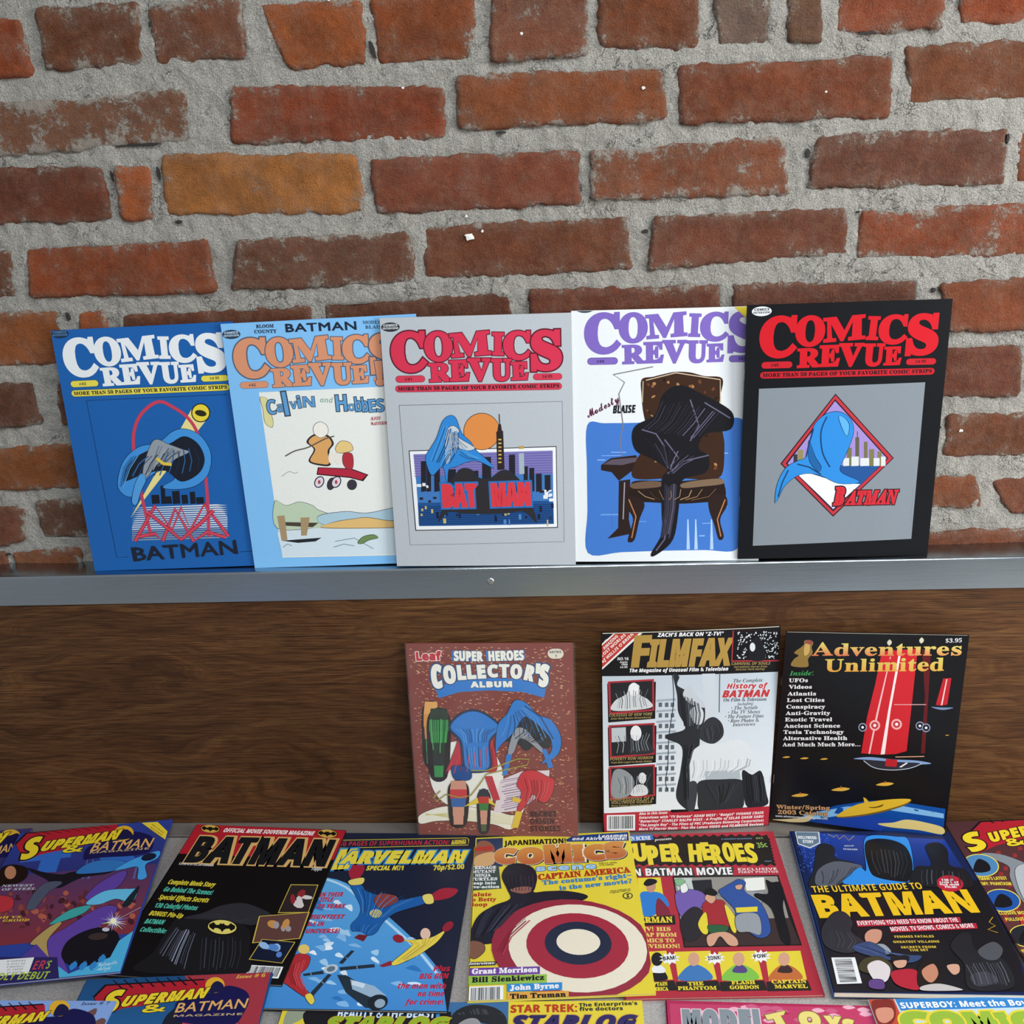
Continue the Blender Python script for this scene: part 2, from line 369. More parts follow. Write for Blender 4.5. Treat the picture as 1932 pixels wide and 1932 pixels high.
# ------------------------------------------------------------------ display counter with backboard and aluminium ledge
LA, LT, TZ, PB = 0.0424, 0.0388, -0.3673, 0.0402
X0, X1 = -.75, 2.05
def empty(name, loc):
    o = bpy.data.objects.new(name, None); COL.objects.link(o); o.location = loc; o.empty_display_size = .02; return o
FLOOR = -1.27
counter = tag(empty('display_counter', (.6, -.3, FLOOR)), 'long counter with a mottled grey metal top under the lying magazines', 'counter')
board = tag(empty('ledge_backboard', (.6, -.03, TZ - .03)), 'dark wood-grain backboard capped with a brushed aluminium ledge, against the brick wall', 'backboard')
def cpart(name, me, mat, parent=counter):
    o = obj(name, me, mat); o.parent = parent; o.matrix_parent_inverse = Matrix.Translation(-parent.location); return o
cpart('panel', box_mesh('panel', (X0, -PB, TZ - .03), (X1, -.012, -.002)), M_WOOD, board)
def ledge_mesh():   # folded angle: flat top, rounded nose, front apron
    prof = [(.004, 0.0), (-LA + .004, 0.0)]
    for k in range(1, 6): a = math.pi / 2 + k * math.pi / 12; prof.append((-LA + .003 + .003 * math.cos(a), -.003 + .003 * math.sin(a)))
    prof += [(-LA, -LT), (-LA + .0016, -LT), (-LA + .0016, -.0045), (.004, -.0016)]
    v = []; f = []; n = len(prof)
    for x in (X0, X1): v += [(x, y, z) for y, z in prof]
    for k in range(n): b = (k + 1) % n; f.append((k, n + k, n + b, b))
    f += [list(range(n - 1, -1, -1)), list(range(n, 2 * n))]
    return mesh('ledge_cap', v, f)
ledge = cpart('ledge_cap', ledge_mesh(), M_ALU, board)
def screw_mesh():
    bm = bmesh.new(); prof = [(.0043, 0), (.0043, .0006), (.0036, .0013), (.0026, .0015), (.0024, .0012)]
    rings = []
    for r, d in prof: rings.append([bm.verts.new((r * math.cos(a), -d, r * math.sin(a))) for a in [k * math.pi / 10 for k in range(20)]])
    for a, b in zip(rings, rings[1:]):
        for k in range(20): bm.faces.new((a[k], a[(k + 1) % 20], b[(k + 1) % 20], b[k]))
    bm.faces.new(rings[-1])
    for rot in (0, math.pi / 2):
        r = bmesh.ops.create_cube(bm, size=1)
        for v in r['verts']: v.co = Matrix.Rotation(rot + .4, 3, 'Y') @ Vector((v.co.x * .0044, v.co.y * .0006 - .0013, v.co.z * .0008))
    me = bpy.data.meshes.new('screw'); bm.to_mesh(me); bm.free(); return me
sc_me = screw_mesh(); sx, sz = (0.5598, -0.0177)
s = obj('screw', sc_me, M_STEEL, ledge); s.location = (sx, -LA, sz)
cpart('counter_top', box_mesh('counter_top', (X0, -.80, TZ - .03), (X1, -PB - .030, TZ), .0015), M_TOP)
cpart('back_rail', box_mesh('back_rail', (X0, -PB - .0275, TZ - .03), (X1, -PB - .0005, TZ + .0004), .0008), M_RAIL)
cpart('edge_band', box_mesh('edge_band', (X0, -.8018, TZ - .03), (X1, -.8002, TZ - .001)), M_ALU)
for x in (X0, X1 - .018): cpart('side_panel', box_mesh('side_panel', (x, -.78, FLOOR), (x + .018, -PB - .0, TZ - .0305)), M_WOOD)
cpart('front_panel', box_mesh('front_panel', (X0 + .019, -.76, FLOOR + .08), (X1 - .019, -.742, TZ - .0305)), M_WOOD)
floor_m = plain('floor_boards', (0.20, 0.17, 0.14, 1), .5, 0, .3, 8)
tag(obj('floor', box_mesh('floor', (-1.5, -3.0, FLOOR - .04), (2.8, .2, FLOOR)), floor_m), 'dull brown shop floor under the counter', kind='structure')
tag(obj('wall_base', box_mesh('wall_base', (-1.5, .0, FLOOR), (2.8, .2, -.08)), M_MORTAR), 'plain lower wall hidden behind the counter', kind='structure')

# ------------------------------------------------------------------ lettering
FONT = None
try: FONT = bpy.data.fonts.load(os.path.join(bpy.utils.system_resource('DATAFILES'), 'fonts', 'NotoSansMath-Regular.woff2'))
except Exception: FONT = None
ALPH = {'b': (0x1D400, 0x1D41A, 0x1D7CE), 'bi': (0x1D468, 0x1D482, 0x1D7CE), 's': (0x1D5D4, 0x1D5EE, 0x1D7EC), 'si': (0x1D63C, 0x1D656, 0x1D7EC), 'c': (0x1D4D0, 0x1D4EA, None), 'm': (0x1D670, 0x1D68A, 0x1D7F6)}
def styled(s, st):
    if st == 'r': return s
    u, l, d = ALPH[st]; o = ''
    for ch in s:
        if 'A' <= ch <= 'Z': o += chr(u + ord(ch) - 65)
        elif 'a' <= ch <= 'z': o += chr(l + ord(ch) - 97)
        elif d and '0' <= ch <= '9': o += chr(d + ord(ch) - 48)
        else: o += ch
    return o
_tc = {}
def glyphs(text, st, bold=0.0):
    """flat outline mesh of a text: points, faces, boundary edges"""
    key = (text, st, bold)
    if key in _tc: return _tc[key]
    c = bpy.data.curves.new('t', 'FONT'); c.body = styled(text, st); c.resolution_u = 4 if len(text) < 3 else 2; c.dimensions = '2D'; c.fill_mode = 'BOTH'; c.space_character = 1 + bold * 2.2
    if FONT and st != 'r': c.font = FONT
    o = bpy.data.objects.new('t', c); me = bpy.data.meshes.new_from_object(o)
    vs_ = [(v.co.x, v.co.y) for v in me.vertices]; fs = [tuple(p.vertices) for p in me.polygons]; cnt = {}
    own = {}
    for f in fs:
        for i in range(len(f)): e = (f[i], f[(i + 1) % len(f)]); k = (min(e), max(e)); cnt[k] = cnt.get(k, 0) + 1; own[k] = f
    bpy.data.objects.remove(o); bpy.data.curves.remove(c); bpy.data.meshes.remove(me)
    be = []
    for k, n in cnt.items():
        if n == 1: f = own[k]; be.append((k[0], k[1], sum(vs_[i][0] for i in f) / len(f), sum(vs_[i][1] for i in f) / len(f)))
    _tc[key] = (vs_, fs, be); return _tc[key]
_cap = {}
def cap(st):
    if st not in _cap: _cap[st] = max(p[1] for p in glyphs('H', st)[0])
    return _cap[st]

def ink_material(name, rough, coat):
    t = NT(name); c = t.node('ShaderNodeVertexColor', layer_name='ink').outputs['Color']; n = t.noise(t.coords(), 900, 2, .6); b = t.noise(t.coords(), 30, 3, .6)
    t.set(Base_Color=t.mix(1.0, c, t.mix(n, (.9, .9, .9, 1), (1.06, 1.06, 1.06, 1)), 'MULTIPLY'), Roughness=t.math('ADD', t.math('MULTIPLY', b, .08), rough), Specular_IOR_Level=.22, Coat_Weight=coat, Coat_Roughness=.2)
    return t.m
INK = {'satin': ink_material('print_satin', .42, 0.0), 'gloss': ink_material('print_gloss', .3, .1)}
_stock = {}
def stock(hexc, fin):
    k = (hexc, fin)
    if k not in _stock:
        t = NT('cover_stock_' + hexc); c = lin(hexc); n = t.noise(t.coords(), 700, 2, .6); b = t.noise(t.coords(), 25, 3, .6)
        t.set(Base_Color=t.mix(1.0, c, t.mix(n, (.9, .9, .9, 1), (1.06, 1.06, 1.06, 1)), 'MULTIPLY'), Roughness=t.math('ADD', t.math('MULTIPLY', b, .08), .42 if fin == 'satin' else .3), Specular_IOR_Level=.22, Coat_Weight=.1 if fin == 'gloss' else 0.0, Coat_Roughness=.2)
        _stock[k] = t.m
    return _stock[k]
def paper_material():
    t = NT('page_edges'); n = t.noise(t.coords((1, 1, 40)), 130, 3, .6); t.set(Base_Color=t.mix(n, (0.62, 0.55, 0.42, 1), (0.86, 0.80, 0.68, 1)), Roughness=.8); return t.m
M_PAPER = paper_material()
def sleeve_material():
    t = NT('clear_sleeve'); n = t.noise(t.coords(), 20, 2); t.set(Base_Color=(.9, .92, .94, 1), Roughness=.12, Alpha=t.math('MULTIPLY', n, .07)); return t.m

# ------------------------------------------------------------------ magazines
def catmull(p, n):
    m = len(p); out = []
    for i in range(m):
        a, b, c, d = p[i - 1], p[i], p[(i + 1) % m], p[(i + 2) % m]
        for j in range(n):
            t = j / n; out.append(tuple(.5 * (2 * b[k] + (c[k] - a[k]) * t + (2 * a[k] - 5 * b[k] + 4 * c[k] - d[k]) * t * t + (3 * b[k] - a[k] - 3 * c[k] + d[k]) * t ** 3) for k in (0, 1)))
    return out
class Sheet:
    def __init__(s): s.v = []; s.f = []; s.c = []
    def tri(s, pts, tris, z, colf):
        n = len(s.v); s.v += [(x, y, z) for x, y in pts]
        for t in tris:
            a, b, c = t
            if (pts[b][0] - pts[a][0]) * (pts[c][1] - pts[a][1]) - (pts[b][1] - pts[a][1]) * (pts[c][0] - pts[a][0]) < 0: t = (c, b, a)
            s.f.append(tuple(n + i for i in t)); s.c += [colf(pts[i]) for i in t]
def colour_fn(spec, pts):
    if '>' not in spec: c = lin(spec); return lambda p: c
    a, b = [lin(x) for x in spec.split('>')]; ys = [p[1] for p in pts]; lo, hi = min(ys), max(ys)
    def fn(p):
        k = (hi - p[1]) / (hi - lo + 1e-9); return tuple(a[i] * (1 - k) + b[i] * k for i in range(4))
    return fn
def bend_fn(spec, w, h):
    if not spec: return None
    kind, amt = spec; amt /= 1000
    if kind == 'tw': return lambda x, y: amt * (1 - 2 * x / w) * (2 * y / h - 1)
    return lambda x, y: amt * 4 * (x / w) * (1 - x / w)
def bend_mesh(me, fn, w, h, step=.018):
    bm = bmesh.new(); bm.from_mesh(me)
    for ax, lim in ((0, w), (1, h)):
        k = step
        while k < lim:
            co = [0, 0, 0]; co[ax] = k; no = [0, 0, 0]; no[ax] = 1
            bmesh.ops.bisect_plane(bm, geom=bm.verts[:] + bm.edges[:] + bm.faces[:], plane_co=co, plane_no=no); k += step
    for v in bm.verts: v.co.z += fn(min(max(v.co.x, 0), w), min(max(v.co.y, 0), h))
    bm.to_mesh(me); bm.free()
def print_parts(root, art, w, h, fin, fn):
    sheets = {}; part = None
    for line in art.strip('\n').split('\n'):
        p, col, L, kind, body = line.split('|', 4)
        if p: part = p
        sh = sheets.setdefault(part, Sheet()); z = .0001 + int(L) * .00003
        if kind == 't':
            st, bs, fr, text = body.split('|', 3); bs = [float(x) for x in bs.split(',')]; rad, bold = bs[0], bs[-1]; o = [int(x) / 10000 for x in fr.split()]
            vs_, fs, be = glyphs(text, st, bold)
            if not fs: continue
            xs = [q[0] for q in vs_]; x0, x1 = min(xs), max(xs); ch = cap(st)
            X, Y = Vector(o[2:4]), Vector(o[4:6]); u = Y.length / (ch + 2 * bold); ins = bold * u   # metres per font unit
            xl = max(X.length - 2 * ins, X.length * .5); xd = X.normalized(); base = Vector(o[0:2]) + xd * ins + Y.normalized() * ins; Yu = Y.normalized() * u; k = xl / (x1 - x0)
            pts = [tuple(base + xd * ((x - x0) * k) + Yu * y) for x, y in vs_]
            cl = lambda q: (min(max(q[0], .0002), w - .0002), min(max(q[1], .0002), h - .0002))
            r = rad * u; tris = [(f[0], f[i], f[i + 1]) for f in fs for i in range(1, len(f) - 1)]
            fill = list(pts)
            if r > 2e-5:      # embolden: a mitred strip along every contour
                nrm = {}; dirs = []
                for a_, b_, cx, cy in be:
                    A_, B_ = Vector(fill[a_]), Vector(fill[b_]); d_ = B_ - A_
                    if d_.length < 1e-8: continue
                    nn = Vector((-d_.y, d_.x)).normalized(); ce = base + xd * ((cx - x0) * k) + Yu * cy
                    if nn.dot(A_ - ce) < 0: nn = -nn
                    nrm.setdefault(a_, []).append(nn); nrm.setdefault(b_, []).append(nn); dirs.append((a_, b_))
                offp = {}
                for i, ns in nrm.items():
                    s_ = ns[0] + ns[-1]; m_ = s_.length
                    s_ = ns[0] if m_ < .2 else s_ / m_ * min(1.7, 2 / m_)
                    offp[i] = (fill[i][0] + s_.x * r, fill[i][1] + s_.y * r)
                sp = []; st_ = []
                for a_, b_ in dirs: n = len(sp); sp += [fill[a_], fill[b_], offp[b_], offp[a_]]; st_ += [(n, n + 1, n + 2), (n, n + 2, n + 3)]
                sp = [cl(q) for q in sp]; sh.tri(sp, st_, z - .00001, colour_fn(col, sp))
            pts = [cl(q) for q in pts]
            sh.tri(pts, tris, z, colour_fn(col, pts)); continue
        d = [int(x) / 10000 for x in body.split()]
        if kind in 'eE':
            n = 32 if kind == 'e' else 8; pts = [(d[0] + d[2] * math.cos(a) + d[4] * math.sin(a), d[1] + d[3] * math.cos(a) + d[5] * math.sin(a)) for a in [2 * math.pi * i / n for i in range(n)]]
            pts = [(min(max(x, .0002), w - .0002), min(max(y, .0002), h - .0002)) for x, y in pts]
        elif kind == 'l':
            wd = d[0] / 20; q = [Vector((d[i], d[i + 1])) for i in range(1, len(d), 2)]
            if len(q) > 3:   # soften the stroke
                r = []
                for i in range(len(q) - 1):
                    a, b, c, e = q[max(i - 1, 0)], q[i], q[i + 1], q[min(i + 2, len(q) - 1)]
                    for j in range(4): t = j / 4; r.append(.5 * (2 * b + (c - a) * t + (2 * a - 5 * b + 4 * c - e) * t * t + (3 * b - a - 3 * c + e) * t ** 3))
                q = r + [q[-1]] if not any(abs((q[i + 1] - q[i]).angle(q[i] - q[i - 1], 0)) > 1.2 for i in range(1, len(q) - 1)) else q
            L_, R_ = [], []
            for i, p_ in enumerate(q):
                dd = (q[min(i + 1, len(q) - 1)] - q[max(i - 1, 0)]); dd = dd.normalized() if dd.length > 1e-9 else Vector((1, 0)); nn = Vector((-dd.y, dd.x)) * wd
                L_.append(tuple(p_ + nn)); R_.append(tuple(p_ - nn))
            n = len(q); pts = L_ + R_; tris = []
            for i in range(n - 1): tris += [(i, i + 1, n + i), (i + 1, n + i + 1, n + i)]
            sh.tri(pts, tris, z, colour_fn(col, pts)); continue
        else:
            pts = [(d[i], d[i + 1]) for i in range(0, len(d), 2)]
            if kind == 's': pts = catmull(pts, 5)
            elif kind == 'S': pts = catmull(pts, 3)
            if kind in 'sS': pts = [(min(max(x, .0002), w - .0002), min(max(y, .0002), h - .0002)) for x, y in pts]
        tris = tessellate_polygon([[Vector((x, y, 0)) for x, y in pts]])
        sh.tri(pts, tris, z, colour_fn(col, pts))
    for name, sh in sheets.items():
        me = mesh(name.split('#')[0], sh.v, sh.f); a = me.color_attributes.new('ink', 'FLOAT_COLOR', 'CORNER'); a.data.foreach_set('color', [x for c in sh.c for x in c])
        if fn: bend_mesh(me, fn, w, h)
        obj(name.split('#')[0], me, INK[fin], root)
def slab(name, x0, x1, y0, y1, z0, z1, mat, root, fn, w, h):
    me = box_mesh(name, (x0, y0, z0), (x1, y1, z1))
    if fn: bend_mesh(me, fn, w, h)
    return obj(name, me, mat, root)
staple_me = box_mesh('staple', (-.0004, -.006, -.0009), (.0002, .006, .0004), .0002)
def magazine(name, label, group, pose, w, h, th, cover, art, fin='satin', bend=None, cat='magazine', staples=True, spine=None, extra=None):
    root = empty(name, (0, 0, 0)); root.matrix_world = Matrix(pose); tag(root, label, cat, group)
    fn = bend_fn(bend, w, h); cs = stock(cover, fin)
    slab('pages', .0012, w - .0012, .001, h - .001, -th + .0004, -.0004, M_PAPER, root, fn, w, h)
    slab('front_cover', 0, w, 0, h, -.0003, 0, cs, root, fn, w, h)
    slab('back_cover', 0, w, 0, h, -th, -th + .0003, cs, root, fn, w, h)
    slab('spine', -.0004, .0009, 0, h, -th, 0, stock(spine, fin) if spine else cs, root, fn, w, h)
    if staples:
        for k in (.24, .74): s = obj('staple', staple_me, M_STEEL, root); s.location = (-.0002, h * k, -th / 2)
    print_parts(root, art, w, h, fin, fn)
    if extra: extra(root, w, h)
    return root
def album_extra(root, w, h):
    rn = random.Random(4); sh = Sheet()
    for i in range(1500):
        x, y = rn.uniform(.003, w - .007), rn.uniform(.003, h - .005); a = rn.uniform(.002, .0045)
        sh.tri([(x, y), (x + a, y + rn.uniform(-.0008, .0008)), (x + a * .4, y + .0011)], [(0, 1, 2)], .00009, (lambda c: (lambda p: c))(lin(rn.choice(['d09a74', 'e0b690', 'b97e60']))))
    me = mesh('foil_flecks', sh.v, sh.f); a = me.color_attributes.new('ink', 'FLOAT_COLOR', 'CORNER'); a.data.foreach_set('color', [x for c in sh.c for x in c])
    tag(obj('foil_flecks', me, INK['gloss'], root), kind='stuff')
    obj('clear_sleeve', mesh('clear_sleeve', [(-.0015, -.0002, .0016), (w + .0025, -.0002, .0016), (w + .0025, h + .001, .0016), (-.0015, h + .001, .0016)], [(0, 1, 2, 3)]), sleeve_material(), root)

ART = {}
ART['c43'] = """masthead|e6ebee|1|t|b|0.03|84 2402 404 -2 2 449|C
|e6ebee|2|t|b|0.03|467 2514 320 1 -1 330|O
|e6ebee|3|t|b|0.03|773 2548 450 28 -17 270|M
|e6ebee|1|t|b|0.03|1226 2567 133 -7 13 258|I
|e6ebee|2|t|b|0.03|1352 2515 311 -6 6 316|C
|e6ebee|3|t|b|0.03|1658 2385 349 -2 3 443|S
|e6ebee|1|t|b|0.03|503 2278 256 5 -4 217|R
|e6ebee|3|t|b|0.03|739 2283 225 2 -2 240|E
|e6ebee|4|t|b|0.03|941 2285 273 -5 4 256|V
|e6ebee|5|t|b|0.03|1209 2281 231 -4 4 249|U
|e6ebee|6|t|b|0.03|1434 2280 193 2 -2 206|E
number_bar|20242c|1|p|157 2360 137 2355 122 2340 117 2320 122 2300 137 2286 157 2280 418 2280 438 2286 452 2300 458 2320 452 2340 438 2355 418 2360
|e3d552|2|p|157 2357 139 2352 125 2339 121 2320 125 2302 139 2289 157 2284 418 2284 436 2289 449 2302 454 2320 449 2338 436 2352 418 2357
price_bar|20242c|1|p|1715 2351 1696 2347 1682 2333 1676 2314 1681 2295 1695 2281 1714 2276 1968 2273 1987 2278 2001 2292 2006 2311 2001 2330 1987 2344 1968 2349
|e3d552|2|p|1715 2348 1697 2343 1685 2331 1680 2314 1684 2297 1697 2284 1714 2279 1968 2277 1985 2281 1998 2293 2002 2311 1998 2328 1985 2341 1968 2345
number_bar|20242c|3|t|s|0|221 2302 84 2 -1 33|#43
price_bar|20242c|3|t|s|0|1782 2298 111 1 0 33|$4.95
tagline|20242c|1|p|147 2251 127 2245 112 2231 106 2211 112 2191 126 2176 146 2171 1960 2162 1980 2168 1995 2182 2000 2202 1995 2222 1980 2237 1960 2243
|e3d552|2|p|147 2247 128 2242 115 2229 110 2211 115 2192 128 2179 146 2174 1960 2166 1978 2171 1992 2184 1997 2202 1992 2221 1979 2234 1960 2239
|20242c|3|t|b|0.02|137 2190 1833 -5 0 42|MORE THAN 50 PAGES OF YOUR FAVORITE COMIC STRIPS
publisher_mark|17304f|1|p|206 2908 202 2922 191 2934 174 2945 153 2947 127 2947 100 2947 72 2947 47 2947 25 2945 8 2934 2 2922 2 2908 2 2895 8 2882 25 2871 47 2863 72 2858 100 2856 127 2858 153 2863 174 2871 191 2882 202 2895
|5b83ad|2|t|s|0.02|20 2913 160 3 0 26|COMICS
|5b83ad|2|t|s|0.01|10 2882 180 3 0 22|INTERVIEW
cover_picture|0e2f5e|1|l|72 1961 2118 275 2122 304 166 451 169
|0e2f5e|2|l|72 1846 184 1998 188
|d6dade|2|p|742 795 1643 798 1780 779 603 786
|d6dade|2|p|722 768 1662 770 1776 752 598 759
|d6dade|2|p|702 742 1681 742 1772 725 594 732
|d6dade|2|p|683 715 1699 715 1769 698 589 705
|d6dade|2|p|663 689 1718 687 1765 671 585 678
|d6dade|2|p|643 662 1737 659 1761 644 580 651
|d6dade|2|p|624 636 1755 631 1757 617 575 624
|d6dade|2|p|604 609 1752 604 1754 590 571 597
|d6dade|2|p|584 582 1748 577 1750 563 566 569
|d6dade|2|p|564 556 1744 550 1746 536 562 542
|d6dade|2|p|559 528 1740 523 1742 509 557 515
|8f99a4|2|p|555 501 1737 495 1739 482 553 487
|8f99a4|2|p|550 473 1733 468 1735 454 548 460
|8f99a4|2|p|546 446 1729 441 1731 427 543 432
|8f99a4|2|p|541 419 1725 414 1727 400 539 405
|8f99a4|2|p|536 391 1722 386 1723 372 534 377
|151a26|2|p|867 945 962 945 956 835 860 833
|151a26|2|p|998 1055 1051 1056 1027 832 974 829
|151a26|3|p|996 920 1109 920 1106 829 992 828
|151a26|2|p|1128 982 1219 983 1206 825 1115 823
|151a26|2|p|1234 930 1309 931 1304 821 1228 819
|151a26|2|p|1342 964 1406 965 1396 818 1331 815
|151a26|3|p|1407 894 1501 894 1501 814 1406 812
|e6d98f|4|p|1510 1958 1674 1831 681 797 563 665
|c2405a|5|l|395 782 422 751 872 738 1255 753 1594 822 1814 950 1974 1141 2071 1304 1994 1458 1859 1547 1652 1566 1278 1549 898 1495 395
|7c1f33|6|l|467 572 370 893 809 1052 491 1210 777 1280 482 1497 804 1740 386
|d2455c|7|l|323 572 370 893 809 1052 491 1210 777 1280 482 1497 804 1740 386
|7c1f33|8|l|467 629 427 836 459 916 358 1132 761 1297 344 1485 455 1701 377
|d2455c|9|l|323 629 427 836 459 916 358 1132 761 1297 344 1485 455 1701 377
|7c1f33|10|l|467 785 735 950 573 1148 369 1404 556 1599 723
|d2455c|11|l|323 785 735 950 573 1148 369 1404 556 1599 723
|20242c|6|e|1617 1916 113 -5 -16 -113
|e4cf3c|7|e|1617 1916 100 -5 -15 -100
|2a2718|8|e|1617 1912 66 -17 -12 -35
|141c2e|6|s|471 1055 581 1359 801 1540 1052 1586 1238 1708 1394 1739 1569 1655 1670 1443 1616 1198 1462 1050 1245 1001 1018 1032 1186 1144 1096 1254 857 1151 629 929
|3f8fd6|7|s|477 1056 585 1356 803 1535 1054 1581 1240 1703 1393 1733 1565 1652 1664 1443 1611 1200 1459 1055 1245 1006 1023 1034 1191 1142 1096 1260 854 1156 628 934
|141c2e|8|s|543 1126 675 1356 885 1481 1179 1562 1379 1647 1535 1545 1583 1352 1482 1183 1259 1096 1092 1236 827 1209
|151c2a|9|s|546 1130 679 1352 887 1476 1180 1557 1379 1641 1531 1542 1577 1353 1479 1187 1260 1101 1093 1241 826 1214
|141c2e|10|s|801 1216 898 1459 1021 1625 1183 1562 1322 1500 1411 1451 1249 1381 1125 1310 996 1316 860 1170
|8f98a2|11|s|807 1215 903 1456 1023 1620 1180 1557 1320 1495 1406 1454 1247 1386 1124 1315 994 1321 857 1175
|141c2e|12|s|612 877 686 1088 786 1221 837 1137 759 1004 672 832
|4f9ada|13|s|618 877 691 1086 788 1215 832 1138 754 1007 668 836
|6a737e|12|l|127 880 1226 982 1399 1059 1544
|6a737e|13|l|68 919 1257 1011 1402 1098 1543
|aab2ba|14|l|69 941 1253 1050 1405 1123 1504
|565e68|15|l|136 999 1300 1086 1409 1175 1509
|6a737e|16|l|107 1014 1295 1119 1412 1221 1507
|565e68|17|l|88 1039 1307 1145 1415 1239 1489
|565e68|18|l|79 1073 1319 1190 1419 1290 1475
|565e68|19|l|80 1109 1342 1211 1421 1313 1468
|2f5f94|14|l|157 675 1185 780 1333 908 1424
|24456e|15|l|83 745 1181 848 1335 957 1427
|1d2c44|17|l|101 837 1195 927 1337 1024 1439
|1d2c44|20|l|89 947 1185 1036 1340 1109 1452
|2f5f94|21|l|126 1012 1185 1097 1342 1161 1466
|2f5f94|22|l|119 1124 1201 1193 1345 1234 1477
|1d2c44|23|l|117 1204 1195 1271 1347 1289 1462
|2f5f94|24|l|126 1287 1198 1346 1349 1349 1492
|2f5f94|12|l|106 1381 1217 1427 1351 1410 1501
|1d2c44|10|l|81 1479 1217 1518 1354 1479 1506
|2f6fb0|15|l|134 506 1072 590 1296 705 1422
|2f6fb0|16|l|131 514 1062 609 1291 736 1433
|2f6fb0|17|l|139 543 1089 636 1285 764 1434
|6ab0e6|18|l|78 537 1046 657 1279 788 1437
|d8c04a|23|l|395 1006 1396 1079 1327 1176 1313
cover_title|1a2130|10|t|r|0|509 109 1319 52 -7 181|BATMAN
|1a2130|11|t|r|0.022|521 113 1293 49 2 170|BATMAN
small_print|0e2f5e|2|t|s|0|1949 219 21 468 -2 0|TM DCCI 1992 Used Under License"""
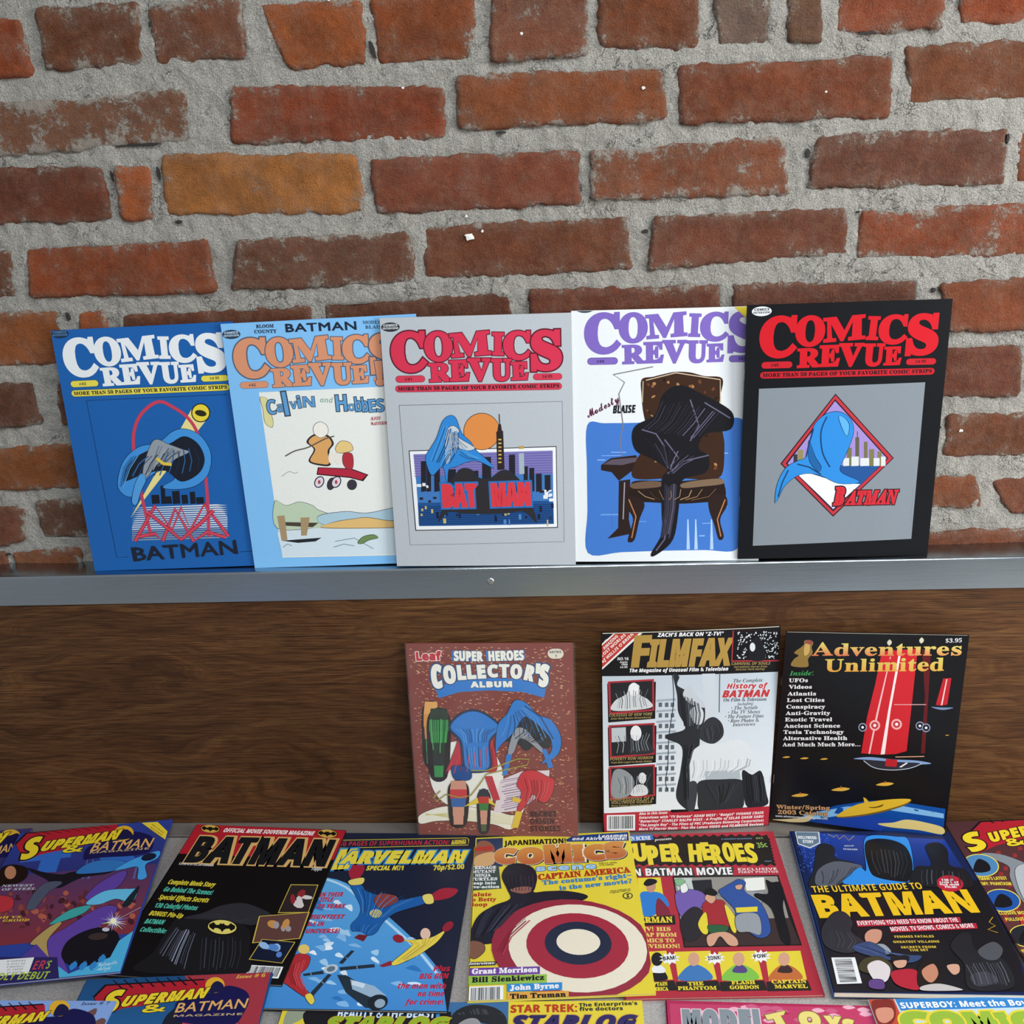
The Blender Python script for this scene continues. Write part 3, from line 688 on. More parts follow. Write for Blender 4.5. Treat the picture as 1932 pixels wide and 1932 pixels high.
ART['c42'] = """masthead|5a5f70|1|t|b|0.048,0.03|91 2324 404 -2 2 449|C
|d4916f|2|t|b|0.03|91 2324 404 -2 2 449|C
|5a5f70|3|t|b|0.048,0.03|474 2436 320 1 -1 330|O
|d4916f|4|t|b|0.03|474 2436 320 1 -1 330|O
|5a5f70|5|t|b|0.048,0.03|779 2470 450 28 -17 270|M
|d4916f|6|t|b|0.03|779 2470 450 28 -17 270|M
|5a5f70|1|t|b|0.048,0.03|1232 2488 133 -7 13 258|I
|d4916f|2|t|b|0.03|1232 2488 133 -7 13 258|I
|5a5f70|3|t|b|0.048,0.03|1359 2437 311 -6 6 316|C
|d4916f|4|t|b|0.03|1359 2437 311 -6 6 316|C
|5a5f70|5|t|b|0.048,0.03|1664 2307 349 -2 3 443|S
|d4916f|6|t|b|0.03|1664 2307 349 -2 3 443|S
|5a5f70|1|t|b|0.048,0.03|509 2200 256 5 -4 217|R
|d4916f|2|t|b|0.03|509 2200 256 5 -4 217|R
|5a5f70|5|t|b|0.048,0.03|745 2205 225 2 -2 240|E
|d4916f|6|t|b|0.03|745 2205 225 2 -2 240|E
|5a5f70|7|t|b|0.048,0.03|947 2207 273 -5 4 256|V
|d4916f|8|t|b|0.03|947 2207 273 -5 4 256|V
|5a5f70|9|t|b|0.048,0.03|1215 2202 231 -4 4 249|U
|d4916f|10|t|b|0.03|1215 2202 231 -4 4 249|U
|5a5f70|11|t|b|0.048,0.03|1440 2202 193 2 -2 206|E
|d4916f|12|t|b|0.03|1440 2202 193 2 -2 206|E
number_bar|5a5f70|1|p|163 2282 143 2277 129 2262 123 2242 129 2222 143 2208 163 2202 424 2202 444 2207 458 2222 464 2242 458 2262 444 2277 424 2282
|d4916f|2|p|163 2279 145 2274 132 2260 127 2242 132 2224 145 2211 163 2206 424 2206 442 2211 455 2224 460 2242 455 2260 442 2274 424 2278
price_bar|5a5f70|1|p|1721 2273 1702 2268 1688 2255 1683 2236 1688 2217 1701 2203 1720 2197 1974 2195 1993 2200 2007 2214 2012 2232 2007 2251 1994 2265 1975 2271
|d4916f|2|p|1721 2270 1704 2265 1691 2253 1686 2236 1691 2218 1703 2206 1720 2201 1974 2198 1991 2203 2004 2215 2009 2232 2004 2250 1992 2262 1975 2267
number_bar|3a3f4c|3|t|s|0|228 2224 84 2 -1 33|#42
price_bar|3a3f4c|3|t|s|0|1789 2220 111 1 0 33|$4.95
publisher_mark|2c3a4c|1|p|212 2830 208 2843 198 2856 181 2867 159 2875 133 2880 106 2882 78 2880 53 2875 31 2867 14 2856 3 2843 2 2830 3 2816 14 2804 31 2793 53 2785 78 2780 106 2778 133 2780 159 2785 181 2793 198 2804 208 2816
|b6d3ee|2|t|s|0.02|26 2835 160 3 0 26|COMICS
|b6d3ee|2|t|s|0.01|16 2804 180 3 0 22|INTERVIEW
header|27384e|1|t|b|0.02|402 2886 205 -3 1 40|BLOOM
|27384e|1|t|b|0.02|374 2828 260 -6 1 40|COUNTY
|1e2a3c|1|t|r|0.04|737 2822 815 -11 1 96|BATMAN
|27384e|1|t|b|0|1626 2871 272 -7 1 36|MODESTY
|27384e|1|t|b|0|1649 2817 227 -5 1 36|BLAISE
masthead|5a5f70|7|t|b|0.048,0.03|1708 2170 98 -1 3 268|!
|d4916f|8|t|b|0.03|1708 2170 98 -1 3 268|!
cover_picture|e4e8e4|1|p|335 2152 2086 2152 2047 101 355 124
|3a3a3a|2|s|338 2094 423 2073 434 1949 462 1824 438 1732 359 1791 353 1951
|d8d49a|3|s|343 2091 419 2071 429 1948 457 1824 436 1737 364 1793 359 1951
cover_title|3b4a58|4|t|s|0.03,0|409 1893 102 1 -1 165|C
|5f9bcf|5|t|s|0|409 1893 102 1 -1 165|C
|3b4a58|2|t|s|0.03,0|521 1913 88 1 -2 113|a
|5f9bcf|3|t|s|0|521 1913 88 1 -2 113|a
|3b4a58|4|t|s|0.03,0|617 1870 46 3 -18 256|l
|5f9bcf|5|t|s|0|617 1870 46 3 -18 256|l
|3b4a58|2|t|s|0.03,0|682 1944 84 2 -2 107|v
|5f9bcf|3|t|s|0|682 1944 84 2 -2 107|v
|3b4a58|2|t|s|0.03,0|779 1947 39 4 -12 136|i
|5f9bcf|3|t|s|0|779 1947 39 4 -12 136|i
|3b4a58|2|t|s|0.03,0|838 1958 136 -1 1 118|N
|5f9bcf|3|t|s|0|838 1958 136 -1 1 118|N
|3b4a58|2|t|s|0.03,0|1220 1892 125 0 1 186|H
|5f9bcf|3|t|s|0|1220 1892 125 0 1 186|H
|3b4a58|2|t|s|0.03,0|1352 1890 90 1 -1 100|o
|5f9bcf|3|t|s|0|1352 1890 90 1 -1 100|o
|3b4a58|4|t|s|0.03,0|1444 1878 73 2 -4 158|b
|5f9bcf|5|t|s|0|1444 1878 73 2 -4 158|b
|3b4a58|2|t|s|0.03,0|1523 1871 69 2 -5 158|b
|5f9bcf|3|t|s|0|1523 1871 69 2 -5 158|b
|3b4a58|2|t|s|0.03,0|1599 1864 80 2 -3 145|E
|5f9bcf|3|t|s|0|1599 1864 80 2 -3 145|E
|3b4a58|2|t|s|0.03,0|1690 1864 86 1 -2 145|S
|5f9bcf|3|t|s|0|1690 1864 86 1 -2 145|S
|8fae9b|2|t|si|0|1038 2005 151 -14 5 59|and
|a8414a|2|t|c|0.01|1603 1765 122 3 -1 42|BILL
|a8414a|2|t|c|0.01|1600 1707 222 1 0 42|WATTERSON
cover_picture|3a3a3a|2|s|351 840 484 782 650 822 808 770 873 712 1096 630 1328 639 1579 648 1905 690 1937 438 1529 491 809 480 336 498
|b9cdb2|3|s|356 837 483 777 650 817 806 765 871 707 1095 624 1328 634 1579 643 1903 685 1934 443 1529 496 809 486 340 503
|3a3a3a|4|s|859 638 1190 682 1455 653 1906 708 1922 476 1347 460 919 514
|a9c8d8|5|s|862 633 1190 676 1455 647 1904 703 1920 481 1347 466 921 519
|cfdfe8|6|p|332 447 809 486 2061 466 2049 120 363 139
|3a3a3a|7|s|880 487 1049 557 1269 586 1450 598 1677 552 1943 522 1936 456 1347 460
|dcb877|8|s|882 493 1051 552 1269 581 1449 592 1677 546 1941 517 1936 462 1347 466
|4a4238|4|p|440 574 852 550 774 497 452 527
|a58f6c|7|p|359 652 450 658 447 348 374 341
|a58f6c|7|p|641 623 753 622 690 396 621 395
|23282c|8|p|374 341 867 362 789 317 570 306
|7f98a2|7|l|104 1024 309 1262 342 1481 198
|7f98a2|8|l|104 997 235 1128 271 1252 244
|7f98a2|8|l|104 1331 317 1443 354 1550 346
|7f98a2|7|l|104 381 256 441 296 493 271
|3a3a3a|9|s|1295 282 1369 358 1499 380 1553 333 1441 307 1346 264
|6d8a55|10|s|1301 280 1371 353 1499 374 1549 337 1439 313 1344 269
|3a3640|2|e|1059 1026 46 -17 -32 -75
|3a3640|2|e|1305 1005 55 -21 -25 -62
|2e2b33|2|e|918 1054 47 -30 -43 -65
|d9d2dc|3|e|918 1054 36 -23 -36 -54
|b0404c|4|e|918 1054 16 -1 -3 -24
|2e2b33|3|e|1120 1046 47 -30 -43 -65
|d9d2dc|4|e|1120 1046 36 -23 -36 -54
|b0404c|5|e|1120 1046 16 -1 -3 -24
|2b1c22|6|p|923 1235 1317 1204 1513 1120 1442 1042 1288 1090 897 1145
|b1283f|7|p|934 1227 1309 1194 1493 1116 1426 1059 1289 1104 912 1156
|3a3a3a|2|s|820 1309 898 1451 821 1544 923 1633 1083 1617 1145 1512 1083 1424 1081 1261 969 1249
|2c2a2c|3|s|826 1311 904 1451 827 1543 925 1628 1081 1612 1140 1512 1077 1426 1077 1264 970 1254
|3a3a3a|4|s|837 1317 913 1450 842 1543 929 1619 1071 1602 1124 1513 1065 1425 1066 1277 971 1267
|d9a364|5|s|842 1319 918 1450 848 1542 930 1613 1069 1597 1119 1513 1060 1426 1061 1279 972 1272
|3a3a3a|6|s|932 1736 1012 1779 1090 1729 1088 1636 999 1584 922 1643
|eceae2|7|s|937 1733 1012 1774 1085 1727 1084 1638 999 1589 927 1645
|e6e2d8|6|e|1103 1344 42 -2 -9 -80
|e6e2d8|7|e|1176 1332 39 -2 -8 -75
|3a3a3a|8|s|1155 1460 1228 1540 1336 1517 1364 1429 1269 1394 1178 1399
|e3c583|9|s|1160 1458 1230 1535 1333 1513 1359 1431 1268 1400 1180 1403
|3a3a3a|8|s|1245 1387 1349 1378 1342 1216 1270 1197 1223 1275
|b0313f|9|s|1248 1383 1344 1375 1336 1218 1273 1202 1228 1276
|5b564e|10|l|139 551 1385 673 1443 837 1480 1041 1570 1158 1600
|8c949a|2|l|69 475 1140 571 1195 631 1174 677 1183"""
ART['c41'] = """masthead|5c1a2a|1|t|b|0.048,0.03|98 2328 404 -2 2 449|C
|cf3350|2|t|b|0.03|98 2328 404 -2 2 449|C
|5c1a2a|3|t|b|0.048,0.03|481 2440 320 1 -1 330|O
|cf3350|4|t|b|0.03|481 2440 320 1 -1 330|O
|5c1a2a|5|t|b|0.048,0.03|786 2474 450 28 -17 270|M
|cf3350|6|t|b|0.03|786 2474 450 28 -17 270|M
|5c1a2a|1|t|b|0.048,0.03|1239 2492 133 -7 13 258|I
|cf3350|2|t|b|0.03|1239 2492 133 -7 13 258|I
|5c1a2a|3|t|b|0.048,0.03|1366 2440 311 -6 6 316|C
|cf3350|4|t|b|0.03|1366 2440 311 -6 6 316|C
|5c1a2a|5|t|b|0.048,0.03|1671 2310 349 -2 3 443|S
|cf3350|6|t|b|0.03|1671 2310 349 -2 3 443|S
|5c1a2a|1|t|b|0.048,0.03|517 2203 256 5 -4 217|R
|cf3350|2|t|b|0.03|517 2203 256 5 -4 217|R
|5c1a2a|5|t|b|0.048,0.03|752 2208 225 2 -2 240|E
|cf3350|6|t|b|0.03|752 2208 225 2 -2 240|E
|5c1a2a|7|t|b|0.048,0.03|954 2211 273 -5 4 256|V
|cf3350|8|t|b|0.03|954 2211 273 -5 4 256|V
|5c1a2a|9|t|b|0.048,0.03|1222 2206 231 -4 4 249|U
|cf3350|10|t|b|0.03|1222 2206 231 -4 4 249|U
|5c1a2a|11|t|b|0.048,0.03|1447 2206 193 2 -2 206|E
|cf3350|12|t|b|0.03|1447 2206 193 2 -2 206|E
number_bar|5c1a2a|1|p|171 2286 151 2281 136 2266 131 2246 136 2226 151 2211 171 2206 431 2206 451 2211 466 2226 471 2246 466 2266 451 2280 431 2286
|cf3a52|2|p|171 2282 152 2278 139 2264 134 2246 139 2228 152 2214 171 2210 431 2209 449 2214 463 2228 468 2246 463 2264 449 2277 431 2282
price_bar|5c1a2a|1|p|1728 2277 1709 2272 1695 2258 1690 2239 1695 2220 1709 2206 1728 2201 1981 2199 2000 2204 2014 2217 2019 2236 2014 2255 2001 2269 1982 2274
|cf3a52|2|p|1728 2273 1711 2269 1698 2257 1693 2239 1698 2222 1710 2209 1728 2205 1981 2202 1998 2207 2011 2219 2016 2236 2011 2253 1999 2266 1982 2271
number_bar|24191e|3|t|s|0|235 2227 84 2 -1 33|#41
price_bar|24191e|3|t|s|0|1796 2224 111 1 0 33|$4.95
tagline|5c1a2a|1|p|160 2176 140 2171 125 2156 120 2136 125 2116 140 2102 160 2096 1973 2088 1994 2093 2008 2108 2014 2128 2008 2148 1994 2163 1974 2168
|cf3a52|2|p|160 2173 142 2168 128 2155 123 2136 128 2118 141 2105 160 2100 1973 2092 1992 2096 2005 2110 2010 2128 2005 2146 1992 2160 1974 2165
|24191e|3|t|b|0.02|150 2116 1833 -5 0 42|MORE THAN 50 PAGES OF YOUR FAVORITE COMIC STRIPS
publisher_mark|2f3438|1|p|219 2834 215 2847 205 2860 188 2870 166 2879 140 2884 113 2886 86 2884 60 2879 38 2870 21 2860 11 2847 7 2834 11 2820 21 2808 38 2797 60 2789 86 2783 113 2782 140 2783 166 2789 188 2797 205 2808 215 2820
|cfd5da|2|t|s|0.02|33 2839 160 3 0 26|COMICS
|cfd5da|2|t|s|0.01|23 2808 180 3 0 22|INTERVIEW
cover_picture|5b6268|1|l|51 152 1947 2013 1954 2001 288 173 266 152 1947
|2c3238|2|p|229 1417 1936 1438 1930 459 247 443
|e8ecf0|3|p|239 1407 1927 1428 1920 470 258 454
|7a76b4|4|p|281 1371 1891 1388 1887 1079 291 1069
|3f76b8|5|p|293 1104 1888 1113 1883 747 297 751
|1f4f8c|6|p|296 786 1884 791 1884 508 296 500
|5a539a|5|l|68 290 1347 1891 1361
|5a539a|5|l|68 288 1318 1890 1332
|5a539a|5|l|68 286 1288 1889 1303
|5a539a|5|l|68 284 1259 1889 1273
|5a539a|5|l|68 282 1229 1888 1244
|5a539a|5|l|68 280 1200 1887 1215
|5a539a|5|l|68 279 1170 1887 1186
|5a539a|5|l|68 277 1140 1886 1156
|5a539a|6|l|68 275 1111 1885 1127
|12305e|7|l|85 300 736 1886 747
|12305e|7|l|85 298 713 1886 724
|12305e|7|l|85 297 690 1885 701
|12305e|7|l|85 296 667 1884 678
|12305e|7|l|85 294 644 1884 655
|12305e|7|l|85 293 620 1883 632
|12305e|7|l|85 291 597 1883 609
|12305e|7|l|85 290 574 1882 586
|12305e|7|l|85 288 551 1882 563
|12305e|7|l|85 287 527 1881 540
|3a2c20|4|e|1087 1625 210 -4 -9 -217
|d98a48|5|e|1087 1625 204 -4 -9 -210
|23222c|7|p|364 1286 426 1288 408 927 345 918
|23222c|8|p|427 1259 479 1261 463 926 411 918
|23222c|7|p|514 1223 582 1225 569 925 500 917
|23222c|7|p|665 1186 767 1188 757 922 654 915
|23222c|7|p|1077 1326 1181 1328 1168 917 1062 909
|23222c|7|p|1388 1347 1459 1349 1447 912 1376 905
|23222c|7|p|1551 1206 1601 1208 1595 910 1545 902
|23222c|7|p|1617 1187 1674 1190 1670 908 1612 901
|23222c|6|p|1791 1098 1858 1100 1856 905 1789 898
|23222c|7|p|960 1164 1028 1167 1020 919 952 911
|23222c|7|p|800 1184 885 1186 876 921 790 913
|23222c|7|p|1691 1117 1758 1119 1755 907 1688 899
|2b2524|6|p|1253 1622 1332 1629 1332 1175 1247 1168
|2b2524|7|p|1280 1706 1310 1709 1320 1621 1265 1619
|2b2524|8|l|102 1295 1824 1296 1689
|c9a95c|7|p|1273 1537 1309 1537 1309 1519 1273 1519
|c9a95c|7|p|1272 1493 1308 1493 1308 1475 1272 1475
|c9a95c|7|p|1270 1448 1306 1448 1306 1430 1270 1430
|c9a95c|7|p|1268 1404 1304 1404 1304 1386 1268 1386
|c9a95c|7|p|1267 1359 1303 1359 1303 1341 1267 1341
|c9a95c|7|p|1265 1315 1301 1315 1301 1297 1265 1297
|c9a95c|7|p|1263 1270 1299 1270 1299 1252 1263 1252
|9fb0be|8|p|1501 1362 1561 1364 1560 1119 1499 1117
|b79a50|4|p|1504 1447 1564 1449 1563 1415 1503 1413
|dfe6ec|8|p|662 989 712 989 712 969 662 969
|26262e|8|p|742 1010 772 1010 772 977 742 977
|26262e|6|p|1787 860 1841 860 1841 824 1787 824
|26262e|8|p|1456 923 1505 923 1505 896 1456 896
|26262e|8|p|926 1017 959 1017 959 997 926 997
|dfe6ec|7|p|1838 920 1868 920 1868 904 1838 904
|dfe6ec|8|p|297 1014 351 1014 351 980 297 980
|dfe6ec|9|p|407 999 429 999 429 976 407 976
|dfe6ec|8|p|842 955 863 955 863 925 842 925
|dfe6ec|8|p|1827 910 1847 910 1847 893 1827 893
|26262e|8|p|836 979 859 979 859 964 836 964
|dfe6ec|9|p|1785 900 1828 900 1828 856 1785 856
|26262e|6|p|1486 961 1537 961 1537 924 1486 924
|dfe6ec|8|p|706 956 737 956 737 934 706 934
|26262e|8|p|1146 916 1170 916 1170 876 1146 876
|dfe6ec|7|p|1836 819 1885 819 1885 781 1836 781
|dfe6ec|8|p|650 919 695 919 695 873 650 873
|dfe6ec|8|p|1535 918 1578 918 1578 873 1535 873
|dfe6ec|7|p|993 811 1048 811 1048 785 993 785
|dfe6ec|9|p|644 991 673 991 673 961 644 961
|dfe6ec|7|p|1838 878 1873 878 1873 843 1838 843
|26262e|8|p|1553 1012 1573 1012 1573 985 1553 985
|dfe6ec|8|p|1414 986 1448 986 1448 952 1414 952
|26262e|7|p|422 816 454 816 454 789 422 789
|dfe6ec|7|p|1777 851 1834 851 1834 836 1777 836
|26262e|6|p|1223 924 1245 924 1245 884 1223 884
|dfe6ec|8|p|1830 867 1852 867 1852 835 1830 835
|26262e|6|p|320 853 363 853 363 822 320 822
|dfe6ec|7|p|1759 923 1808 923 1808 902 1759 902
|dfe6ec|9|p|693 974 740 974 740 949 693 949
|dfe6ec|6|p|1147 835 1200 835 1200 809 1147 809
|26262e|6|p|1014 898 1046 898 1046 855 1014 855
|26262e|8|p|1083 910 1119 910 1119 868 1083 868
|dfe6ec|9|p|1512 885 1535 885 1535 855 1512 855
|dfe6ec|9|p|1433 899 1476 899 1476 867 1433 867
|26262e|6|p|1050 850 1069 850 1069 830 1050 830
|dfe6ec|8|p|364 1026 402 1026 402 988 364 988
|26262e|8|p|1726 921 1781 921 1781 887 1726 887
|26262e|10|p|610 979 647 979 647 949 610 949
|dfe6ec|10|p|1769 858 1822 858 1822 815 1769 815
|dfe6ec|6|p|613 937 633 937 633 909 613 909
|dfe6ec|10|p|410 990 434 990 434 967 410 967
|26262e|6|p|481 857 523 857 523 831 481 831
|dfe6ec|10|p|697 1012 720 1012 720 968 697 968
|26262e|8|p|921 923 971 923 971 903 921 903
|dfe6ec|8|p|973 916 1006 916 1006 890 973 890
|c2b36a|8|p|449 707 473 707 473 658 449 658
|c2b36a|8|p|332 715 357 715 357 686 332 686
|17203a|8|p|1839 598 1854 598 1854 559 1839 559
|17203a|8|p|1720 729 1751 729 1751 659 1720 659
|4e84c0|8|p|1358 572 1372 572 1372 498 1358 498
|17203a|8|p|1195 627 1213 627 1213 559 1195 559
|c2b36a|8|p|586 592 619 592 619 532 586 532
|17203a|8|p|1559 752 1572 752 1572 682 1559 682
|4e84c0|8|p|1016 706 1050 706 1050 666 1016 666
|17203a|8|p|505 672 537 672 537 594 505 594
|c2b36a|8|p|718 743 744 743 744 690 718 690
|17203a|8|p|627 688 643 688 643 620 627 620
|17203a|8|p|1858 757 1887 757 1887 703 1858 703
|4e84c0|8|p|601 682 613 682 613 613 601 613
|4e84c0|8|p|981 673 1016 673 1016 631 981 631
|17203a|8|p|644 734 674 734 674 671 644 671
|c2b36a|8|p|1300 688 1334 688 1334 618 1300 618
|c2b36a|8|p|322 652 345 652 345 624 322 624
|c2b36a|8|p|1345 692 1371 692 1371 630 1345 630
|c2b36a|8|p|377 746 399 746 399 707 377 707
|c2b36a|8|p|1802 559 1819 559 1819 483 1802 483
|17203a|8|p|790 705 811 705 811 675 790 675
|17203a|8|p|739 642 764 642 764 616 739 616
|4e84c0|9|p|722 763 748 763 748 716 722 716
|17203a|8|p|772 647 797 647 797 593 772 593
|4e84c0|8|p|1476 632 1506 632 1506 568 1476 568
|17203a|8|p|1080 717 1092 717 1092 647 1080 647
|17203a|8|p|1696 635 1729 635 1729 569 1696 569
|17203a|9|p|1191 603 1222 603 1222 546 1191 546
|17203a|9|p|1697 623 1712 623 1712 596 1697 596
|4e84c0|8|p|1297 570 1329 570 1329 515 1297 515
|17203a|9|p|1285 641 1310 641 1310 616 1285 616
|17203a|8|p|1549 611 1577 611 1577 582 1549 582
|17203a|8|p|1458 718 1490 718 1490 680 1458 680
|18304e|11|s|525 547 583 714 646 926 796 1171 938 1187 1035 1081 1166 1079 1288 1164 1409 1144 1573 948 1650 699 1684 524 1540 659 1321 644 1081 639 808 651 657 671
|2c2a2e|12|s|527 552 588 712 651 924 799 1167 936 1182 1032 1076 1168 1074 1289 1159 1406 1139 1568 945 1645 698 1682 529 1542 664 1321 650 1082 644 808 656 655 676
|18304e|13|s|422 1347 488 1451 562 1569 640 1755 731 1823 802 1786 860 1615 955 1512 1018 1408 1147 1286 1206 1189 1023 1279 890 1264 770 1214 686 1183 654 1024 613 1216 491 1113 432 1222
|2f84d0|14|s|427 1345 493 1448 567 1566 645 1752 732 1818 797 1783 855 1613 951 1509 1013 1405 1142 1282 1206 1195 1025 1284 889 1269 768 1219 682 1186 656 1029 616 1221 491 1119 437 1224
|18304e|15|s|685 1652 759 1705 829 1649 824 1565 953 1479 1003 1428 912 1401 749 1439 709 1287 647 1272 657 1514
|c3cad2|16|s|689 1650 759 1699 824 1647 819 1562 949 1475 998 1431 913 1407 746 1444 704 1289 652 1273 662 1514
|4c9ee0|17|l|97 663 1703 577 1510 485 1293
|1f5a96|18|l|105 669 1685 594 1504 498 1286
|4c9ee0|19|l|108 693 1699 617 1496 532 1311
|4c9ee0|20|l|66 698 1665 639 1488 550 1305
|173f6c|21|l|96 709 1657 655 1482 548 1267
|1f5a96|22|l|132 732 1670 680 1473 575 1273
|4c9ee0|23|l|62 745 1663 699 1466 603 1289
|4c9ee0|24|l|132 753 1630 719 1459 591 1232
|1f5a96|25|l|103 767 1619 739 1452 609 1229
|1f5a96|26|l|104 783 1635 757 1445 623 1222
|4c9ee0|27|l|78 802 1640 783 1436 673 1262
|1f5a96|28|l|129 818 1622 806 1428 696 1260
|4c9ee0|17|l|72 854 1452 940 1364 1059 1305
|4c9ee0|18|l|101 858 1424 934 1352 1026 1314
|4c9ee0|19|l|66 853 1402 928 1340 1036 1304
|1f5a96|20|l|73 832 1391 920 1327 1028 1302
|1f5a96|29|l|54 820 1366 912 1311 991 1304
|a9b1ba|29|l|77 713 1613 710 1514 698 1372
|a9b1ba|29|l|104 726 1610 726 1516 728 1357
|8d969f|29|l|94 745 1614 750 1519 776 1372
|8d969f|30|l|89 754 1611 762 1520 796 1398
|8d969f|31|l|61 769 1630 784 1522 844 1400
|a9b1ba|32|l|75 785 1623 805 1525 872 1435
|8d969f|33|l|61 800 1618 822 1526 915 1438
cover_title|2b6db4|13|t|s|0.075,0.035|588 721 415 4 -3 291|BAT
|d23a45|14|t|s|0.035|588 721 415 4 -3 291|BAT
|2b6db4|13|t|s|0.075,0.035|1163 726 465 7 -4 290|MAN
|d23a45|14|t|s|0.035|1163 726 465 7 -4 290|MAN
small_print|4a5056|2|t|s|0|1983 318 -5 567 -1 0|TM DCCI 1989 Used Under License"""
